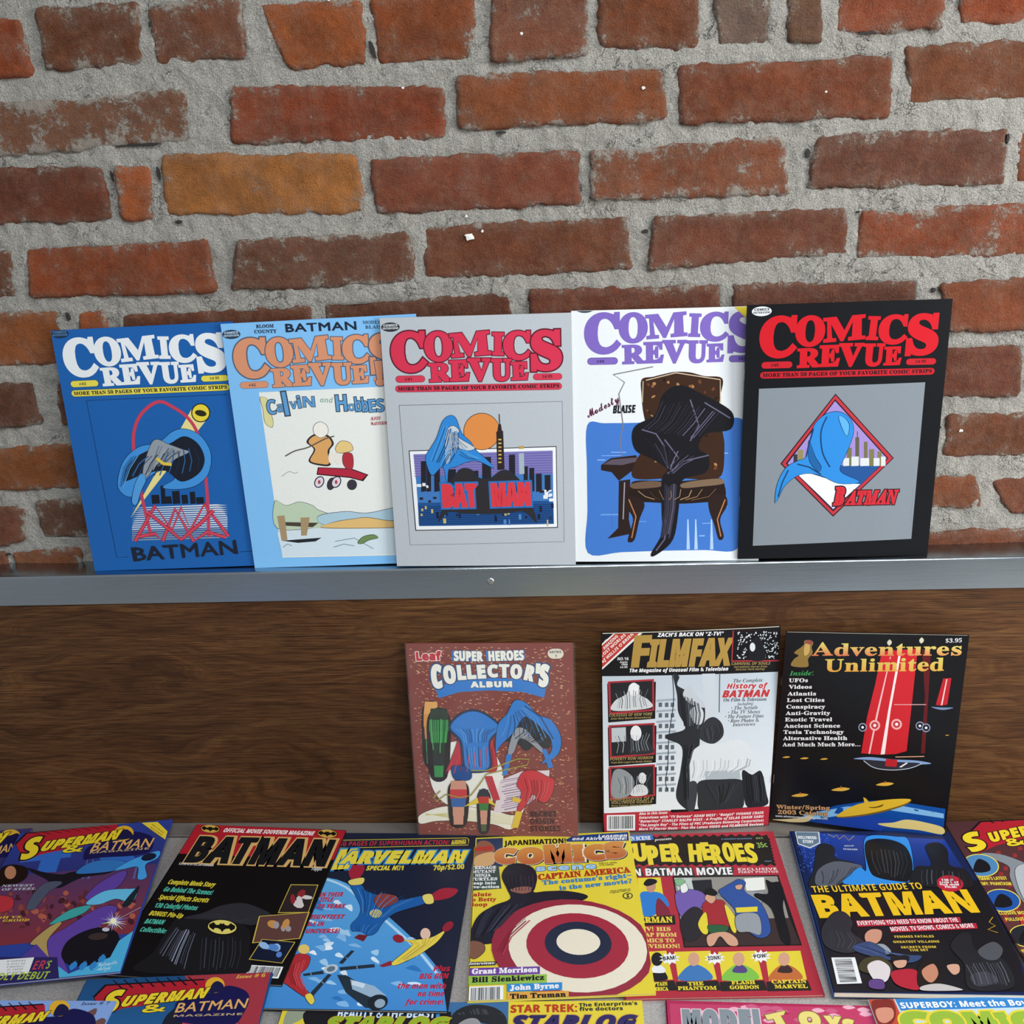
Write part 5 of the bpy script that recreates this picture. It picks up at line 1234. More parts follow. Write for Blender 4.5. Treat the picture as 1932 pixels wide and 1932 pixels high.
ART['lf'] = """cover_picture|241a1c|2|s|182 901 238 1108 377 1266 597 1331 852 1285 1019 1177 1117 958 1123 768 1050 575 868 412 619 377 373 438 223 631
|e4e4dc|3|s|187 901 243 1105 380 1262 597 1325 850 1280 1015 1173 1111 956 1118 768 1045 578 866 417 619 382 376 443 228 633
|241a1c|4|s|21 282 285 399 578 419 979 360 1233 300 1387 423 1214 97 968 157 595 200 247 195 23 151
|e4e2d4|5|s|25 278 287 394 577 414 978 355 1234 294 1382 424 1211 101 969 162 595 205 246 200 25 157
|d9cdd2|6|p|1083 784 1357 912 1711 930 1674 649 1293 359 976 323
|8d6a96|7|l|92 1107 784 1548 867
|a98fae|8|l|92 1084 752 1465 835
|a98fae|9|l|92 1139 721 1481 803
|6f5478|10|l|92 1104 690 1398 771
|a98fae|11|l|92 1129 658 1462 741
|6f5478|12|l|92 1097 626 1537 710
|6f5478|13|l|92 1124 595 1519 678
|a98fae|14|l|92 1146 564 1504 647
|6f5478|15|l|92 1147 532 1521 615
|6f5478|16|l|92 1120 500 1427 583
|8d6a96|17|l|92 1124 468 1464 552
|a98fae|18|l|92 1090 436 1505 520
|a98fae|19|l|92 1087 404 1452 488
|6f5478|20|l|92 1119 373 1426 456
|c9c07a|7|l|66 105 279 689 351 1204 278
|c9c07a|8|l|66 106 284 688 322 1203 256
|c9c07a|9|l|66 106 289 687 293 1202 233
|c9c07a|10|l|66 106 293 685 264 1201 211
|c9c07a|11|l|66 106 298 684 235 1201 188
|c9c07a|12|l|66 107 303 682 206 1200 166
|241a1c|4|s|154 1760 267 1874 367 1760 358 1439 295 1003 135 1003 125 1438
|241c1e|5|s|160 1759 267 1868 362 1759 352 1439 290 1006 140 1004 130 1438
|d9a25c|6|p|190 1859 344 1859 349 1692 165 1692
|cf8f45|7|p|165 1692 349 1692 339 1524 154 1523
|c98a44|8|p|161 1523 331 1524 310 1354 162 1353
|3f8a4c|9|p|173 1353 299 1354 287 1184 164 1183
|3a7a46|10|p|170 1183 282 1184 268 1012 163 1011
|241a1c|11|s|216 1658 361 1783 491 1658 483 1301 407 815 201 814 182 1299
|241c1e|12|s|221 1656 361 1777 486 1657 478 1301 402 818 206 816 187 1299
|2c3a2e|13|p|259 1768 461 1768 471 1614 231 1613
|3a8a4c|14|p|231 1613 471 1614 463 1458 221 1457
|3f9450|15|p|231 1457 453 1458 430 1301 236 1300
|2a2e2c|16|p|250 1300 415 1301 404 1143 243 1142
|2a2e2c|17|p|250 1142 396 1143 382 984 246 983
|3a8a4c|18|p|251 983 377 984 359 824 251 823
|241a1c|19|s|609 1606 967 1607 1026 1297 1052 938 860 902 463 930 364 824 464 1062 564 1326
|b5303c|20|s|612 1601 964 1603 1020 1297 1047 940 860 907 462 935 369 824 469 1060 569 1325
|241a1c|21|s|467 1509 599 1690 789 1760 971 1691 1127 1512 984 1310 981 952 746 885 615 950 591 1308
|1c3c66|22|s|473 1509 602 1685 789 1754 968 1686 1121 1512 979 1312 976 955 745 890 620 952 596 1310
|241a1c|23|s|488 1509 612 1674 788 1737 956 1676 1106 1512 971 1326 954 968 747 916 644 966 620 1324
|2f78c6|24|s|494 1509 616 1670 788 1731 953 1671 1100 1512 965 1327 949 970 747 922 650 968 626 1325
|b5303c|21|p|886 845 986 846 1071 515 984 498
|241a1c|25|s|1202 1698 1308 1881 1452 1851 1586 1700 1764 1609 1870 1379 1820 1145 1612 1019 1742 1211 1720 1390 1586 1510 1429 1660 1284 1448 1108 1263 1038 1173 1082 1544
|2f78c6|26|s|1206 1695 1311 1876 1449 1846 1582 1696 1760 1606 1864 1378 1816 1148 1615 1023 1747 1209 1725 1393 1590 1514 1428 1665 1280 1452 1104 1266 1043 1173 1088 1542
|241a1c|27|s|1427 1655 1622 1518 1730 1364 1709 1234 1555 1279 1424 1201 1301 1324 1171 1328 1290 1455
|22252c|28|s|1428 1650 1618 1514 1724 1362 1706 1239 1554 1285 1425 1207 1303 1329 1177 1328 1294 1452
|241a1c|29|s|1291 1485 1424 1503 1533 1364 1654 1211 1617 1173 1455 1325 1350 1356 1273 1171 1193 1175
|8e949c|30|s|1295 1482 1422 1498 1529 1361 1649 1208 1620 1177 1458 1330 1347 1360 1269 1175 1198 1174
|2f78c6|31|p|1622 1224 1678 1224 1761 977 1698 961
|2f78c6|27|p|1184 1159 1254 1159 1171 863 1114 855
|241a1c|21|s|1288 724 1367 900 1514 934 1669 857 1768 792 1734 600 1657 486 1567 501 1490 594 1386 421 1310 339 1274 360 1341 614
|c0333a|22|s|1293 723 1371 896 1513 929 1666 852 1763 791 1729 602 1654 491 1570 505 1488 599 1382 424 1307 343 1279 359 1346 613
|d8b93a|23|p|1265 359 1350 344 1284 119 1198 117
|d8b93a|23|p|1237 565 1342 519 1312 471 1220 501
|241a1c|25|s|473 969 609 989 723 908 700 791 508 790
|1f4a8a|26|s|478 966 607 983 718 906 698 796 511 794
|241a1c|26|s|426 706 554 794 673 708 672 470 611 147 428 145 401 467
|241c1e|27|s|431 703 554 788 668 706 667 471 607 151 432 148 407 467
|c9907a|28|p|463 778 644 779 655 656 439 654
|c03a40|29|p|439 654 655 656 648 532 432 530
|2f5fa0|30|p|441 530 640 532 620 408 447 406
|c9907a|31|p|460 406 607 408 599 282 455 280
|c9907a|32|p|462 281 592 282 581 157 459 155
|241a1c|22|s|786 586 870 671 947 587 943 362 901 55 781 54 768 360
|241c1e|23|s|791 584 870 665 941 586 938 362 896 58 786 56 774 360
|28303a|24|p|813 655 927 656 933 559 797 557
|b8332e|25|p|797 557 933 559 929 461 792 459
|3a7a3c|26|p|798 459 923 460 910 362 801 361
|c9907a|27|p|809 361 902 362 896 263 806 262
|c9907a|28|p|810 262 892 263 885 164 808 163
|4a5a3c|29|p|811 163 882 164 872 64 811 63
|d8c43c|31|p|606 414 786 544 796 464
|d8c43c|26|p|929 545 1024 419 925 466
|9a8f3e|32|l|158 719 922 918 923 1150 1019 1322 1090 1463 1083 1432 1006 1232 957 916 876 823 734 701 574 555 541 385 587 263 490 215 537 315 634
|4f98dc|25|l|101 555 1499 643 1418 661 1306
|4f98dc|26|l|120 612 1490 673 1418 689 1298
|1d5796|27|l|82 642 1499 697 1418 710 1296
|1d5796|28|l|101 685 1494 722 1418 732 1296
|173f6c|29|l|98 724 1497 747 1418 753 1309
|4f98dc|25|l|93 766 1492 773 1418 776 1315
|4f98dc|25|l|101 830 1506 813 1419 811 1305
|173f6c|26|l|67 870 1494 840 1419 835 1307
|4f98dc|27|l|131 902 1502 858 1419 852 1326
|1d5796|28|l|80 949 1496 890 1419 879 1309
|1d5796|29|l|136 988 1490 918 1419 905 1311
|1d5796|30|l|123 1047 1501 948 1419 933 1322
|1d5796|33|l|123 683 1246 687 1109 704 971
|4f98dc|34|l|98 705 1238 709 1109 725 962
|4f98dc|33|l|89 737 1243 739 1109 750 991
|4f98dc|33|l|136 775 1254 776 1109 784 983
|4f98dc|33|l|90 802 1246 802 1110 808 969
|1d5796|33|l|112 832 1252 830 1110 833 982
|1d5796|33|l|69 857 1229 854 1110 855 971
|4f98dc|33|l|110 890 1252 885 1110 883 969
|4f98dc|33|l|82 912 1265 906 1110 902 971
|4f98dc|31|l|78 1239 1693 1199 1546 1131 1394
|1d5796|32|l|95 1257 1677 1246 1559 1192 1366
|1a3a60|31|l|106 1290 1689 1303 1575 1285 1403
|1a3a60|32|l|60 1310 1732 1352 1588 1356 1367
|1d5796|33|l|72 1339 1726 1397 1600 1421 1403
|1d5796|34|l|86 1344 1755 1428 1609 1471 1378
|1d5796|35|l|90 1389 1750 1489 1625 1557 1395
|4f98dc|36|l|100 1388 1788 1533 1637 1638 1350
|4f98dc|37|l|82 1416 1787 1569 1647 1683 1378
|1a3a60|38|l|97 1432 1810 1625 1663 1773 1363
|14161a|39|l|92 1434 1611 1401 1448 1293 1364
|3c424c|40|l|49 1464 1569 1437 1433 1329 1355
|5c626c|41|l|68 1506 1533 1482 1413 1386 1352
|3c424c|42|l|63 1535 1516 1512 1399 1404 1337
|14161a|43|l|64 1567 1503 1544 1385 1457 1341
|14161a|44|l|96 1607 1469 1587 1367 1488 1323
|3c424c|45|l|66 1632 1456 1613 1355 1514 1317
|5c626c|46|l|52 1664 1430 1647 1340 1546 1308
|d85058|33|l|90 1373 828 1412 674 1365 458
|8c2028|34|l|108 1391 829 1427 671 1387 495
|d85058|35|l|95 1438 802 1461 666 1420 499
|8c2028|36|l|69 1475 799 1492 661 1442 479
|8c2028|37|l|98 1510 803 1520 657 1468 480
|8c2028|38|l|79 1549 798 1551 652 1508 518
|d85058|39|l|111 1583 778 1579 648 1528 506
|8c2028|40|l|87 1609 804 1598 645 1554 532
|d85058|41|l|92 1648 766 1631 639 1575 515
|d85058|42|l|94 1692 774 1665 634 1620 547
|5cae6a|17|l|91 255 1626 253 1447 257 1202
|1f4f2a|18|l|83 270 1636 267 1447 268 1145
|1f4f2a|18|l|69 296 1626 291 1447 285 1138
|1f4f2a|17|l|84 326 1636 317 1447 306 1193
|1f4f2a|20|l|102 361 1612 350 1447 331 1187
|5cae6a|21|l|98 381 1628 366 1447 341 1160
|1f4f2a|22|l|56 418 1613 401 1447 373 1211
|1f4f2a|23|l|80 435 1627 415 1447 376 1152
|d0505c|33|l|81 492 1059 466 988 419 862
|d0505c|33|l|85 560 1077 540 1005 503 882
|8a1f2c|33|l|82 625 1104 608 1020 580 906
|d0505c|35|l|91 707 1145 692 1038 668 907
|d0505c|34|l|95 781 1176 771 1055 758 946
|d0505c|34|l|80 856 1215 851 1073 843 957
|d0505c|33|l|81 933 1237 934 1091 932 963
|8a1f2c|33|l|65 1000 1239 1004 1106 1008 980
masthead|2f78c6|2|t|s|0.05|558 2398 374 -4 1 140|SUPER
|23507e|3|t|s|0.06,0.03|583 2401 360 -7 2 133|SUPER
|e9e9df|4|t|s|0.03|583 2401 360 -7 2 133|SUPER
|2f78c6|2|t|s|0.05|987 2394 476 14 -4 140|HEROES
|23507e|3|t|s|0.06,0.03|1012 2397 437 11 -3 132|HEROES
|e9e9df|4|t|s|0.03|1012 2397 437 11 -3 132|HEROES
|2f78c6|2|p|328 2055 641 2145 1032 2175 1405 2160 1705 2056 1673 1914 1413 1989 997 2011 633 1988 368 1905
|23507e|3|t|s|0.065,0.035|292 2033 141 5 -10 321|C
|e9e9df|4|t|s|0.035|292 2033 141 5 -10 321|C
|23507e|3|t|s|0.065,0.035|450 2093 155 10 -17 244|O
|e9e9df|4|t|s|0.035|450 2093 155 10 -17 244|O
|23507e|3|t|s|0.065,0.035|620 2145 112 6 -11 200|L
|e9e9df|4|t|s|0.035|620 2145 112 6 -11 200|L
|23507e|5|t|s|0.065,0.035|740 2157 114 6 -10 192|L
|e9e9df|6|t|s|0.035|740 2157 114 6 -10 192|L
|23507e|3|t|s|0.065,0.035|868 2163 106 6 -10 185|E
|e9e9df|4|t|s|0.035|868 2163 106 6 -10 185|E
|23507e|2|t|s|0.065,0.035|991 2182 132 1 -2 170|C
|e9e9df|3|t|s|0.035|991 2182 132 1 -2 170|C
|23507e|2|t|s|0.065,0.035|1130 2181 131 -3 4 178|T
|e9e9df|3|t|s|0.035|1130 2181 131 -3 4 178|T
|23507e|3|t|s|0.065,0.035|1267 2167 145 -7 10 192|O
|e9e9df|4|t|s|0.035|1267 2167 145 -7 10 192|O
|23507e|3|t|s|0.065,0.035|1426 2153 116 -30 52 203|R
|e9e9df|4|t|s|0.035|1426 2153 116 -30 52 203|R
|23507e|5|t|s|0.065,0.035|1556 2068 169 -19 34 301|'S
|e9e9df|6|t|s|0.035|1556 2068 169 -19 34 301|'S
|23507e|3|t|s|0.08,0.05|773 2047 515 6 -1 82|ALBUM
|e9e9df|4|t|s|0.05|773 2047 515 6 -1 82|ALBUM
maker_logo|ecdcd2|2|t|s|0.07,0.03|118 2402 315 8 -3 118|Leaf
|b8303c|3|t|s|0.03|118 2402 315 8 -3 118|Leaf
series_box|d8d4c4|2|p|1799 2556 1767 2547 1743 2523 1735 2491 1744 2459 1768 2436 1800 2427 1867 2428 1899 2437 1922 2461 1930 2493 1921 2525 1897 2549 1865 2557
|2c2a28|3|t|s|0|1760 2498 140 4 -1 38|series
|2c2a28|3|t|s|0|1826 2442 16 0 0 38|1
cover_lines|3c1c18|23|t|s|0.02|1445 278 342 8 -2 76|SECRET
|3c1c18|2|t|s|0.02|1441 172 306 8 -2 77|ORIGIN
|3c1c18|2|t|s|0.02|1437 66 387 9 -2 77|STORIES"""
ART['ff'] = """header_band|14161a|1|p|2 2834 2120 2818 2120 2237 2 2261
cover_picture|b9c6d2>dfe6ec|2|p|2 2266 2120 2234 2111 293 864 313 835 279 11 285
corner_flash|e0e0e0|2|p|2 2706 135 2834 481 2834 2 2356
|b53a34|3|p|2 2680 158 2834 440 2834 2 2384
|ece9e4|4|t|si|0|45 2718 63 60 -18 19|The
|ece9e4|5|t|si|0|29 2622 170 177 -26 25|AMAZING
|ece9e4|6|t|si|0|6 2527 285 286 -26 26|LOST WORLDS
|ece9e4|7|t|si|0|14 2446 372 376 -26 26|of WILLIS O'BRIEN
header_lines|e6e8ea|2|t|si|0.015|659 2777 781 -14 1 52|ZACH'S BACK ON "Z-TV!"
masthead|a98a45|8|t|s|0.02|344 2374 209 0 44 433|F
|a98a45|9|t|s|0.025|533 2371 995 -20 45 379|ILMFAX
header_lines|e6e8ea|10|t|si|0.015|330 2312 1183 -24 1 50|The Magazine of Unusual Film & Television
|dfe2e4|8|t|si|0|182 2479 135 -1 0 40|NO.16
|dfe2e4|8|t|si|0|212 2441 93 0 0 25|August
|dfe2e4|4|t|si|0|230 2406 76 1 0 25|1989
|dfe2e4|4|t|si|0|217 2371 88 1 0 25|$4.95
inset_photo|b0343e|10|p|1547 2819 2120 2800 2120 2377 1546 2408
|101216|11|p|1561 2818 2120 2800 2120 2396 1559 2423
|cfd8de|12|E|1735 2740 -8 -9 -6 7
|cfd8de|13|E|1745 2745 11 -6 -4 -9
|cfd8de|12|E|2099 2486 1 -10 -8 0
|cfd8de|12|E|2003 2519 12 -3 -1 -6
|cfd8de|12|E|2070 2565 0 -5 -6 1
|cfd8de|12|E|1636 2658 -7 -5 -4 5
|cfd8de|12|E|1703 2722 3 -4 -6 -6
|cfd8de|12|E|1892 2658 8 -8 -6 -7
|cfd8de|12|E|2066 2599 3 -13 -6 -1
|cfd8de|12|E|1645 2688 -1 -5 -6 2
|cfd8de|12|E|1649 2728 -2 -12 -7 2
|cfd8de|12|E|1719 2462 2 -7 -5 -1
|cfd8de|12|E|1677 2494 3 -7 -9 -4
|cfd8de|12|E|1614 2791 1 -8 -8 -1
|cfd8de|12|E|2035 2454 -10 -4 -3 8
|cfd8de|12|E|1951 2752 7 -2 -1 -6
|cfd8de|13|E|2066 2594 3 -6 -8 -4
|cfd8de|12|E|1699 2457 0 -13 -4 1
|cfd8de|12|E|1627 2470 -4 -5 -6 5
|cfd8de|12|E|1986 2607 5 0 0 -7
|cfd8de|12|E|1709 2527 -3 -9 -6 3
|cfd8de|13|E|2017 2448 -10 -4 -3 7
|cfd8de|12|E|1998 2725 -3 -12 -4 2
|cfd8de|14|E|2003 2433 12 -2 0 -7
|cfd8de|12|E|1651 2449 7 -3 -2 -6
|cfd8de|12|E|1786 2674 3 -11 -5 -1
|cfd8de|12|E|2049 2620 4 -4 -4 -5
|cfd8de|12|E|1620 2597 5 -5 -6 -6
|cfd8de|12|E|1660 2636 1 -9 -5 0
|cfd8de|13|E|2069 2574 -7 -9 -4 4
|cfd8de|12|E|2089 2620 5 -5 -3 -4
|cfd8de|12|E|1692 2498 -4 -13 -5 2
|cfd8de|15|E|2008 2438 7 -1 0 -7
|cfd8de|12|E|1806 2693 0 -6 -9 0
|cfd8de|13|E|1716 2734 -8 -4 -4 9
|cfd8de|12|E|1975 2507 -2 -6 -5 3
|cfd8de|12|E|1914 2717 -3 -6 -4 2
|cfd8de|14|E|2064 2590 -2 -7 -6 3
|cfd8de|12|E|2070 2744 7 -4 -3 -8
|cfd8de|12|E|1934 2696 9 -2 -1 -11
|cfd8de|12|E|1958 2576 -10 -4 -2 7
|cfd8de|13|E|2081 2750 -5 -4 -4 5
|cfd8de|12|E|2067 2495 -10 -5 -4 8
|cfd8de|14|E|1746 2757 10 -1 0 -7
|cfd8de|13|E|2001 2733 -1 -6 -5 2
|cfd8de|12|E|1687 2687 9 -1 0 -10
|cfd8de|13|E|2073 2509 -2 -7 -9 4
|cfd8de|12|E|1833 2705 8 -3 -1 -6
|cfd8de|13|E|1692 2701 -5 -6 -6 6
|cfd8de|12|E|1656 2757 9 -9 -4 -6
|cfd8de|12|E|1722 2556 -8 -2 -2 7
|cfd8de|12|E|1618 2574 -2 -11 -7 2
|cfd8de|12|E|1632 2450 2 -5 -6 -2
|cfd8de|12|E|2029 2520 -11 -2 -2 8
|cfd8de|13|E|1883 2671 3 -5 -7 -4
|cfd8de|12|E|2044 2538 4 -3 -2 -4
|cfd8de|12|E|1763 2723 3 -10 -5 -2
|cfd8de|12|E|1825 2775 12 -2 -1 -10
|cfd8de|13|E|2040 2554 -3 -12 -7 3
|cfd8de|12|E|2000 2768 5 -1 0 -5
|cfd8de|12|E|1717 2783 5 -3 -3 -6
|cfd8de|13|E|1643 2454 12 -4 -2 -10
|cfd8de|12|E|2056 2445 -5 -8 -5 4
|cfd8de|12|E|1972 2679 7 -6 -5 -7
|cfd8de|13|E|2006 2770 0 -8 -5 1
|cfd8de|12|E|2088 2633 -11 -3 -2 6
|cfd8de|12|E|1765 2678 5 -5 -5 -8
|cfd8de|13|E|1628 2795 5 -9 -6 -4
|cfd8de|12|E|1934 2598 -7 -9 -5 5
|cfd8de|12|E|1952 2445 7 -4 -3 -8
|cfd8de|12|E|1709 2577 6 -2 -2 -9
|cfd8de|13|E|2041 2444 -3 -13 -5 2
|cfd8de|12|E|1806 2755 7 -3 -2 -7
|cfd8de|13|E|1686 2492 6 -3 -2 -8
|cfd8de|13|E|2035 2528 4 -7 -5 -3
|cfd8de|12|E|1921 2783 5 -11 -9 -4
|cfd8de|12|E|2006 2623 -5 -5 -4 5
|cfd8de|12|E|1905 2699 -6 -3 -5 10
|cfd8de|12|E|2074 2767 4 -6 -7 -6
|cfd8de|14|E|1870 2676 -7 -6 -4 6
|cfd8de|12|E|1968 2628 -3 -8 -4 2
|cfd8de|13|E|1824 2788 2 -5 -5 -2
|cfd8de|12|E|2063 2722 2 -6 -6 -2
|cfd8de|12|E|1996 2455 -5 -8 -7 6
|cfd8de|12|E|1651 2671 5 -7 -4 -3
|cfd8de|13|E|1696 2562 -6 -2 -2 7
|cfd8de|13|E|2008 2706 11 -3 -1 -7
|cfd8de|12|E|1881 2750 -5 -8 -7 5
|cfd8de|12|E|1942 2781 0 -5 -8 1
|cfd8de|12|E|2062 2634 5 -1 0 -5
|cfd8de|13|E|1698 2520 -8 -4 -4 9
|cfd8de|12|E|1857 2738 5 -3 -3 -7
|cfd8de|14|E|1615 2776 3 -13 -7 -1
|cfd8de|13|E|1889 2736 6 -1 0 -6
|cfd8de|14|E|2071 2754 6 -1 0 -8
|cfd8de|12|E|1715 2655 10 -2 -1 -5
|cfd8de|14|E|1721 2717 5 -3 -3 -7
|cfd8de|12|E|1615 2489 6 -6 -4 -5
|cfd8de|12|E|2058 2422 -2 -5 -7 4
|cfd8de|13|E|1623 2488 2 -5 -5 -2
|cfd8de|14|E|1616 2484 4 -7 -5 -3
|cfd8de|12|E|2038 2658 3 -10 -9 -3
|cfd8de|15|E|2063 2577 4 -7 -6 -4
|cfd8de|13|E|1820 2691 3 -3 -5 -7
|cfd8de|12|E|1667 2730 0 -10 -8 1
|cfd8de|13|E|1724 2665 -2 -6 -6 3
|cfd8de|14|E|1892 2680 -7 -4 -3 5
|cfd8de|13|E|1951 2442 4 -14 -7 -2
|cfd8de|12|E|2101 2582 7 -4 -2 -7
|cfd8de|12|E|1984 2537 -3 -4 -7 6
|cfd8de|12|E|1979 2772 10 -1 0 -5
|cfd8de|12|E|1964 2532 9 -7 -3 -5
|cfd8de|12|E|2043 2754 -7 -9 -7 7
|cfd8de|13|E|1706 2538 -4 -3 -4 5
|cfd8de|12|E|2027 2612 -8 -5 -4 8
|cfd8de|13|E|2067 2713 -3 -7 -8 5
|cfd8de|13|E|2045 2769 -10 -1 -1 7
|cfd8de|13|E|1652 2696 5 -5 -4 -6
|cfd8de|12|E|1942 2639 -6 -8 -5 5
|cfd8de|14|E|1688 2532 -8 -3 -3 8
|cfd8de|12|E|1883 2706 -8 -3 -3 7
|cfd8de|13|E|1942 2577 -7 -10 -4 4
|cfd8de|14|E|2044 2567 -4 -10 -9 5
|cfd8de|12|E|1623 2688 -10 -4 -3 6
|cfd8de|12|E|2107 2552 3 -6 -6 -4
|cfd8de|13|E|2079 2616 -3 -7 -6 4
|cfd8de|15|E|2027 2553 7 -6 -4 -7
|cfd8de|12|E|1948 2477 9 -7 -3 -6
|cfd8de|13|E|2088 2477 8 -5 -2 -5
|cfd8de|14|E|1991 2697 6 -4 -4 -9
|cfd8de|12|E|1773 2761 -4 -9 -4 3
|cfd8de|13|E|1949 2782 -3 -10 -5 2
|cfd8de|13|E|1948 2736 8 -8 -5 -6
|cfd8de|12|E|1913 2744 -3 -7 -9 5
|cfd8de|13|E|1691 2444 9 -8 -3 -6
|cfd8de|14|E|1942 2780 -7 -4 -2 4
|cfd8de|15|E|1752 2756 6 -4 -4 -9
|cfd8de|12|E|1629 2633 -7 -10 -6 5
|cfd8de|14|E|2083 2599 6 -11 -5 -3
|cfd8de|14|E|1649 2698 -4 -9 -7 5
|cfd8de|13|E|1924 2757 4 -11 -4 -2
|cfd8de|12|E|1677 2667 -11 -5 -3 7
|181a1e|15|s|1767 2424 1752 2611 1796 2701 1879 2696 1926 2586 1948 2413
|cfd8de|16|e|1793 2590 33 -2 3 -59
|a08d5a|12|t|si|0|1548 2361 471 -21 2 37|CARNIVAL OF SOULS
|a08d5a|13|t|si|0|1580 2322 401 -17 1 25|Surrealistic Horror from
|a08d5a|14|t|si|0|1603 2286 354 -14 1 25|Director Herk Harvey
cover_picture|9aa6b2|3|p|655 1923 892 1933 893 1904 655 1894
|59636e|3|p|683 1880 725 1882 726 1820 684 1819
|59636e|3|p|760 1877 802 1879 803 1817 761 1816
|59636e|3|p|830 1874 872 1876 873 1815 831 1813
|9aa6b2|3|p|657 1774 895 1785 895 1756 657 1745
|59636e|3|p|685 1731 727 1733 728 1671 686 1669
|59636e|3|p|763 1728 805 1730 806 1668 763 1667
|59636e|3|p|833 1726 875 1727 876 1665 834 1664
|9aa6b2|3|p|659 1625 898 1635 898 1606 659 1595
|59636e|3|p|687 1581 730 1583 730 1521 688 1519
|59636e|3|p|765 1578 807 1580 808 1518 766 1516
|59636e|3|p|835 1576 878 1577 879 1515 836 1513
|9aa6b2|3|p|660 1474 900 1484 901 1455 661 1444
|59636e|3|p|689 1430 732 1432 732 1369 690 1367
|59636e|3|p|767 1427 809 1429 810 1366 768 1364
|59636e|3|p|838 1424 880 1426 881 1363 839 1361
|9aa6b2|3|p|662 1322 903 1332 904 1302 663 1292
|59636e|3|p|691 1277 734 1279 735 1216 692 1214
|59636e|3|p|769 1274 812 1276 813 1213 770 1211
|59636e|3|p|840 1272 883 1273 884 1210 841 1208
|9aa6b2|3|p|664 1168 906 1179 907 1149 664 1138
|59636e|3|p|693 1124 736 1125 737 1061 694 1060
|59636e|3|p|772 1121 814 1122 815 1058 773 1057
|59636e|3|p|843 1118 886 1119 887 1055 844 1054
|9aa6b2|3|p|666 1013 909 1024 910 994 666 983
|59636e|3|p|695 968 738 970 739 906 696 904
|59636e|3|p|774 965 817 967 818 903 775 901
|59636e|3|p|846 963 889 964 890 900 847 898
|9aa6b2|3|p|668 857 912 868 912 838 668 827
|59636e|3|p|697 812 740 814 741 749 698 747
|59636e|3|p|776 809 819 811 820 746 777 744
|59636e|3|p|848 806 891 808 893 743 849 741
|9aa6b2|3|p|670 700 915 711 915 680 670 669
|59636e|3|p|699 654 742 656 743 590 700 589
|59636e|3|p|779 651 822 653 823 587 779 586
|59636e|3|p|851 648 894 650 895 584 852 583
|c3cdd6|3|p|1198 2258 1357 2255 1399 1385 1271 1375
|5a626c|3|l|135 1413 2255 1424 1711
|30363c|4|l|108 842 2266 865 1899 817 1412 809 995 784 740 815 601
|2a2e34|5|s|851 2265 928 2231 903 2121 987 2054 1086 1986 1230 1850 1250 1622 1198 1461 1190 1230 1080 1067 1059 729 1127 310 1009 350 918 528 969 903 976 1239 789 1363 802 1429 1013 1502 924 1735 905 1977
|bcc5cd|6|s|975 1990 1056 2114 1128 1984 1230 1850 1232 1786 1061 1858
|c8d0d7|7|s|1064 1745 1160 1821 1233 1721 1210 1559 1124 1579
|31353b|8|s|1186 1396 1251 1590 1362 1649 1465 1546 1485 1380 1374 1270 1245 1310
|d4dbe1|9|s|1058 746 1079 1101 1218 1261 1431 1267 1716 1301 1899 1055 1953 814 1763 861 1726 692 1275 752 1190 688
|aab4bd|10|p|1272 872 1705 865 1724 735 1282 743
|2c3036|11|s|1203 722 1478 741 1755 708 1779 482 1757 291 1494 273 1230 287 1194 515
|23262c|12|s|1868 786 1982 829 2064 497 2080 322 1830 304 1757 656 1748 862
|3a3e46|10|s|1074 694 1183 688 1156 308 1068 312
|1c1f24|7|l|106 945 2012 964 1793 1005 1537
|1c1f24|8|l|72 961 1998 982 1786 1019 1527
|1c1f24|9|l|72 984 1947 1001 1778 1033 1523
|383d44|10|l|116 1001 1956 1022 1769 1046 1533
|5c636c|11|l|122 1030 1944 1054 1756 1069 1535
|5c636c|12|l|67 1048 1927 1072 1748 1081 1554
|454b53|13|l|113 1069 1899 1092 1740 1097 1553
|454b53|14|l|112 1084 1927 1114 1731 1114 1531
|1c1f24|15|l|61 1113 1884 1140 1720 1133 1523
|454b53|16|l|86 1124 1881 1153 1714 1142 1494
|5c636c|17|l|82 1152 1861 1182 1702 1162 1488
|5c636c|18|l|88 1166 1854 1197 1696 1174 1498
|1c1f24|6|l|117 1011 1268 1002 907 1024 460
|1c1f24|7|l|62 1028 1223 1013 917 1039 389
|1c1f24|8|l|76 1044 1249 1022 926 1044 475
|1c1f24|10|l|66 1056 1228 1031 934 1054 455
|3e444c|11|l|71 1079 1269 1041 944 1066 434
|1c1f24|12|l|81 1092 1254 1050 953 1072 505
|1c1f24|13|l|86 1111 1280 1059 961 1083 450
|3e444c|14|l|93 1128 1296 1067 968 1094 386
|3e444c|15|l|69 1132 1242 1075 977 1098 493
|9aa5b0|16|l|72 1130 1036 1144 898 1120 778
|e8edf1|10|l|94 1181 1060 1195 900 1163 775
|b4bdc6|10|l|114 1247 1035 1255 903 1213 775
|b4bdc6|11|l|98 1294 1033 1301 905 1253 783
|e8edf1|11|l|82 1361 1040 1365 907 1314 802
|b4bdc6|12|l|66 1395 1022 1397 908 1341 804
|9aa5b0|11|l|59 1468 1053 1467 911 1408 823
|b4bdc6|12|l|103 1522 1020 1519 912 1449 824
|b4bdc6|13|l|94 1570 1021 1565 914 1486 826
|e8edf1|14|l|112 1640 1020 1631 916 1556 846
|9aa5b0|15|l|65 1693 1023 1682 918 1605 856
|e8edf1|16|l|89 1737 1022 1724 919 1617 843
|9aa5b0|17|l|110 1807 1032 1789 921 1691 863
|9aa5b0|18|l|80 1841 1013 1824 922 1712 862
|15171b|12|l|55 1285 685 1376 508 1439 364
|3e424a|13|l|57 1327 682 1400 510 1446 370
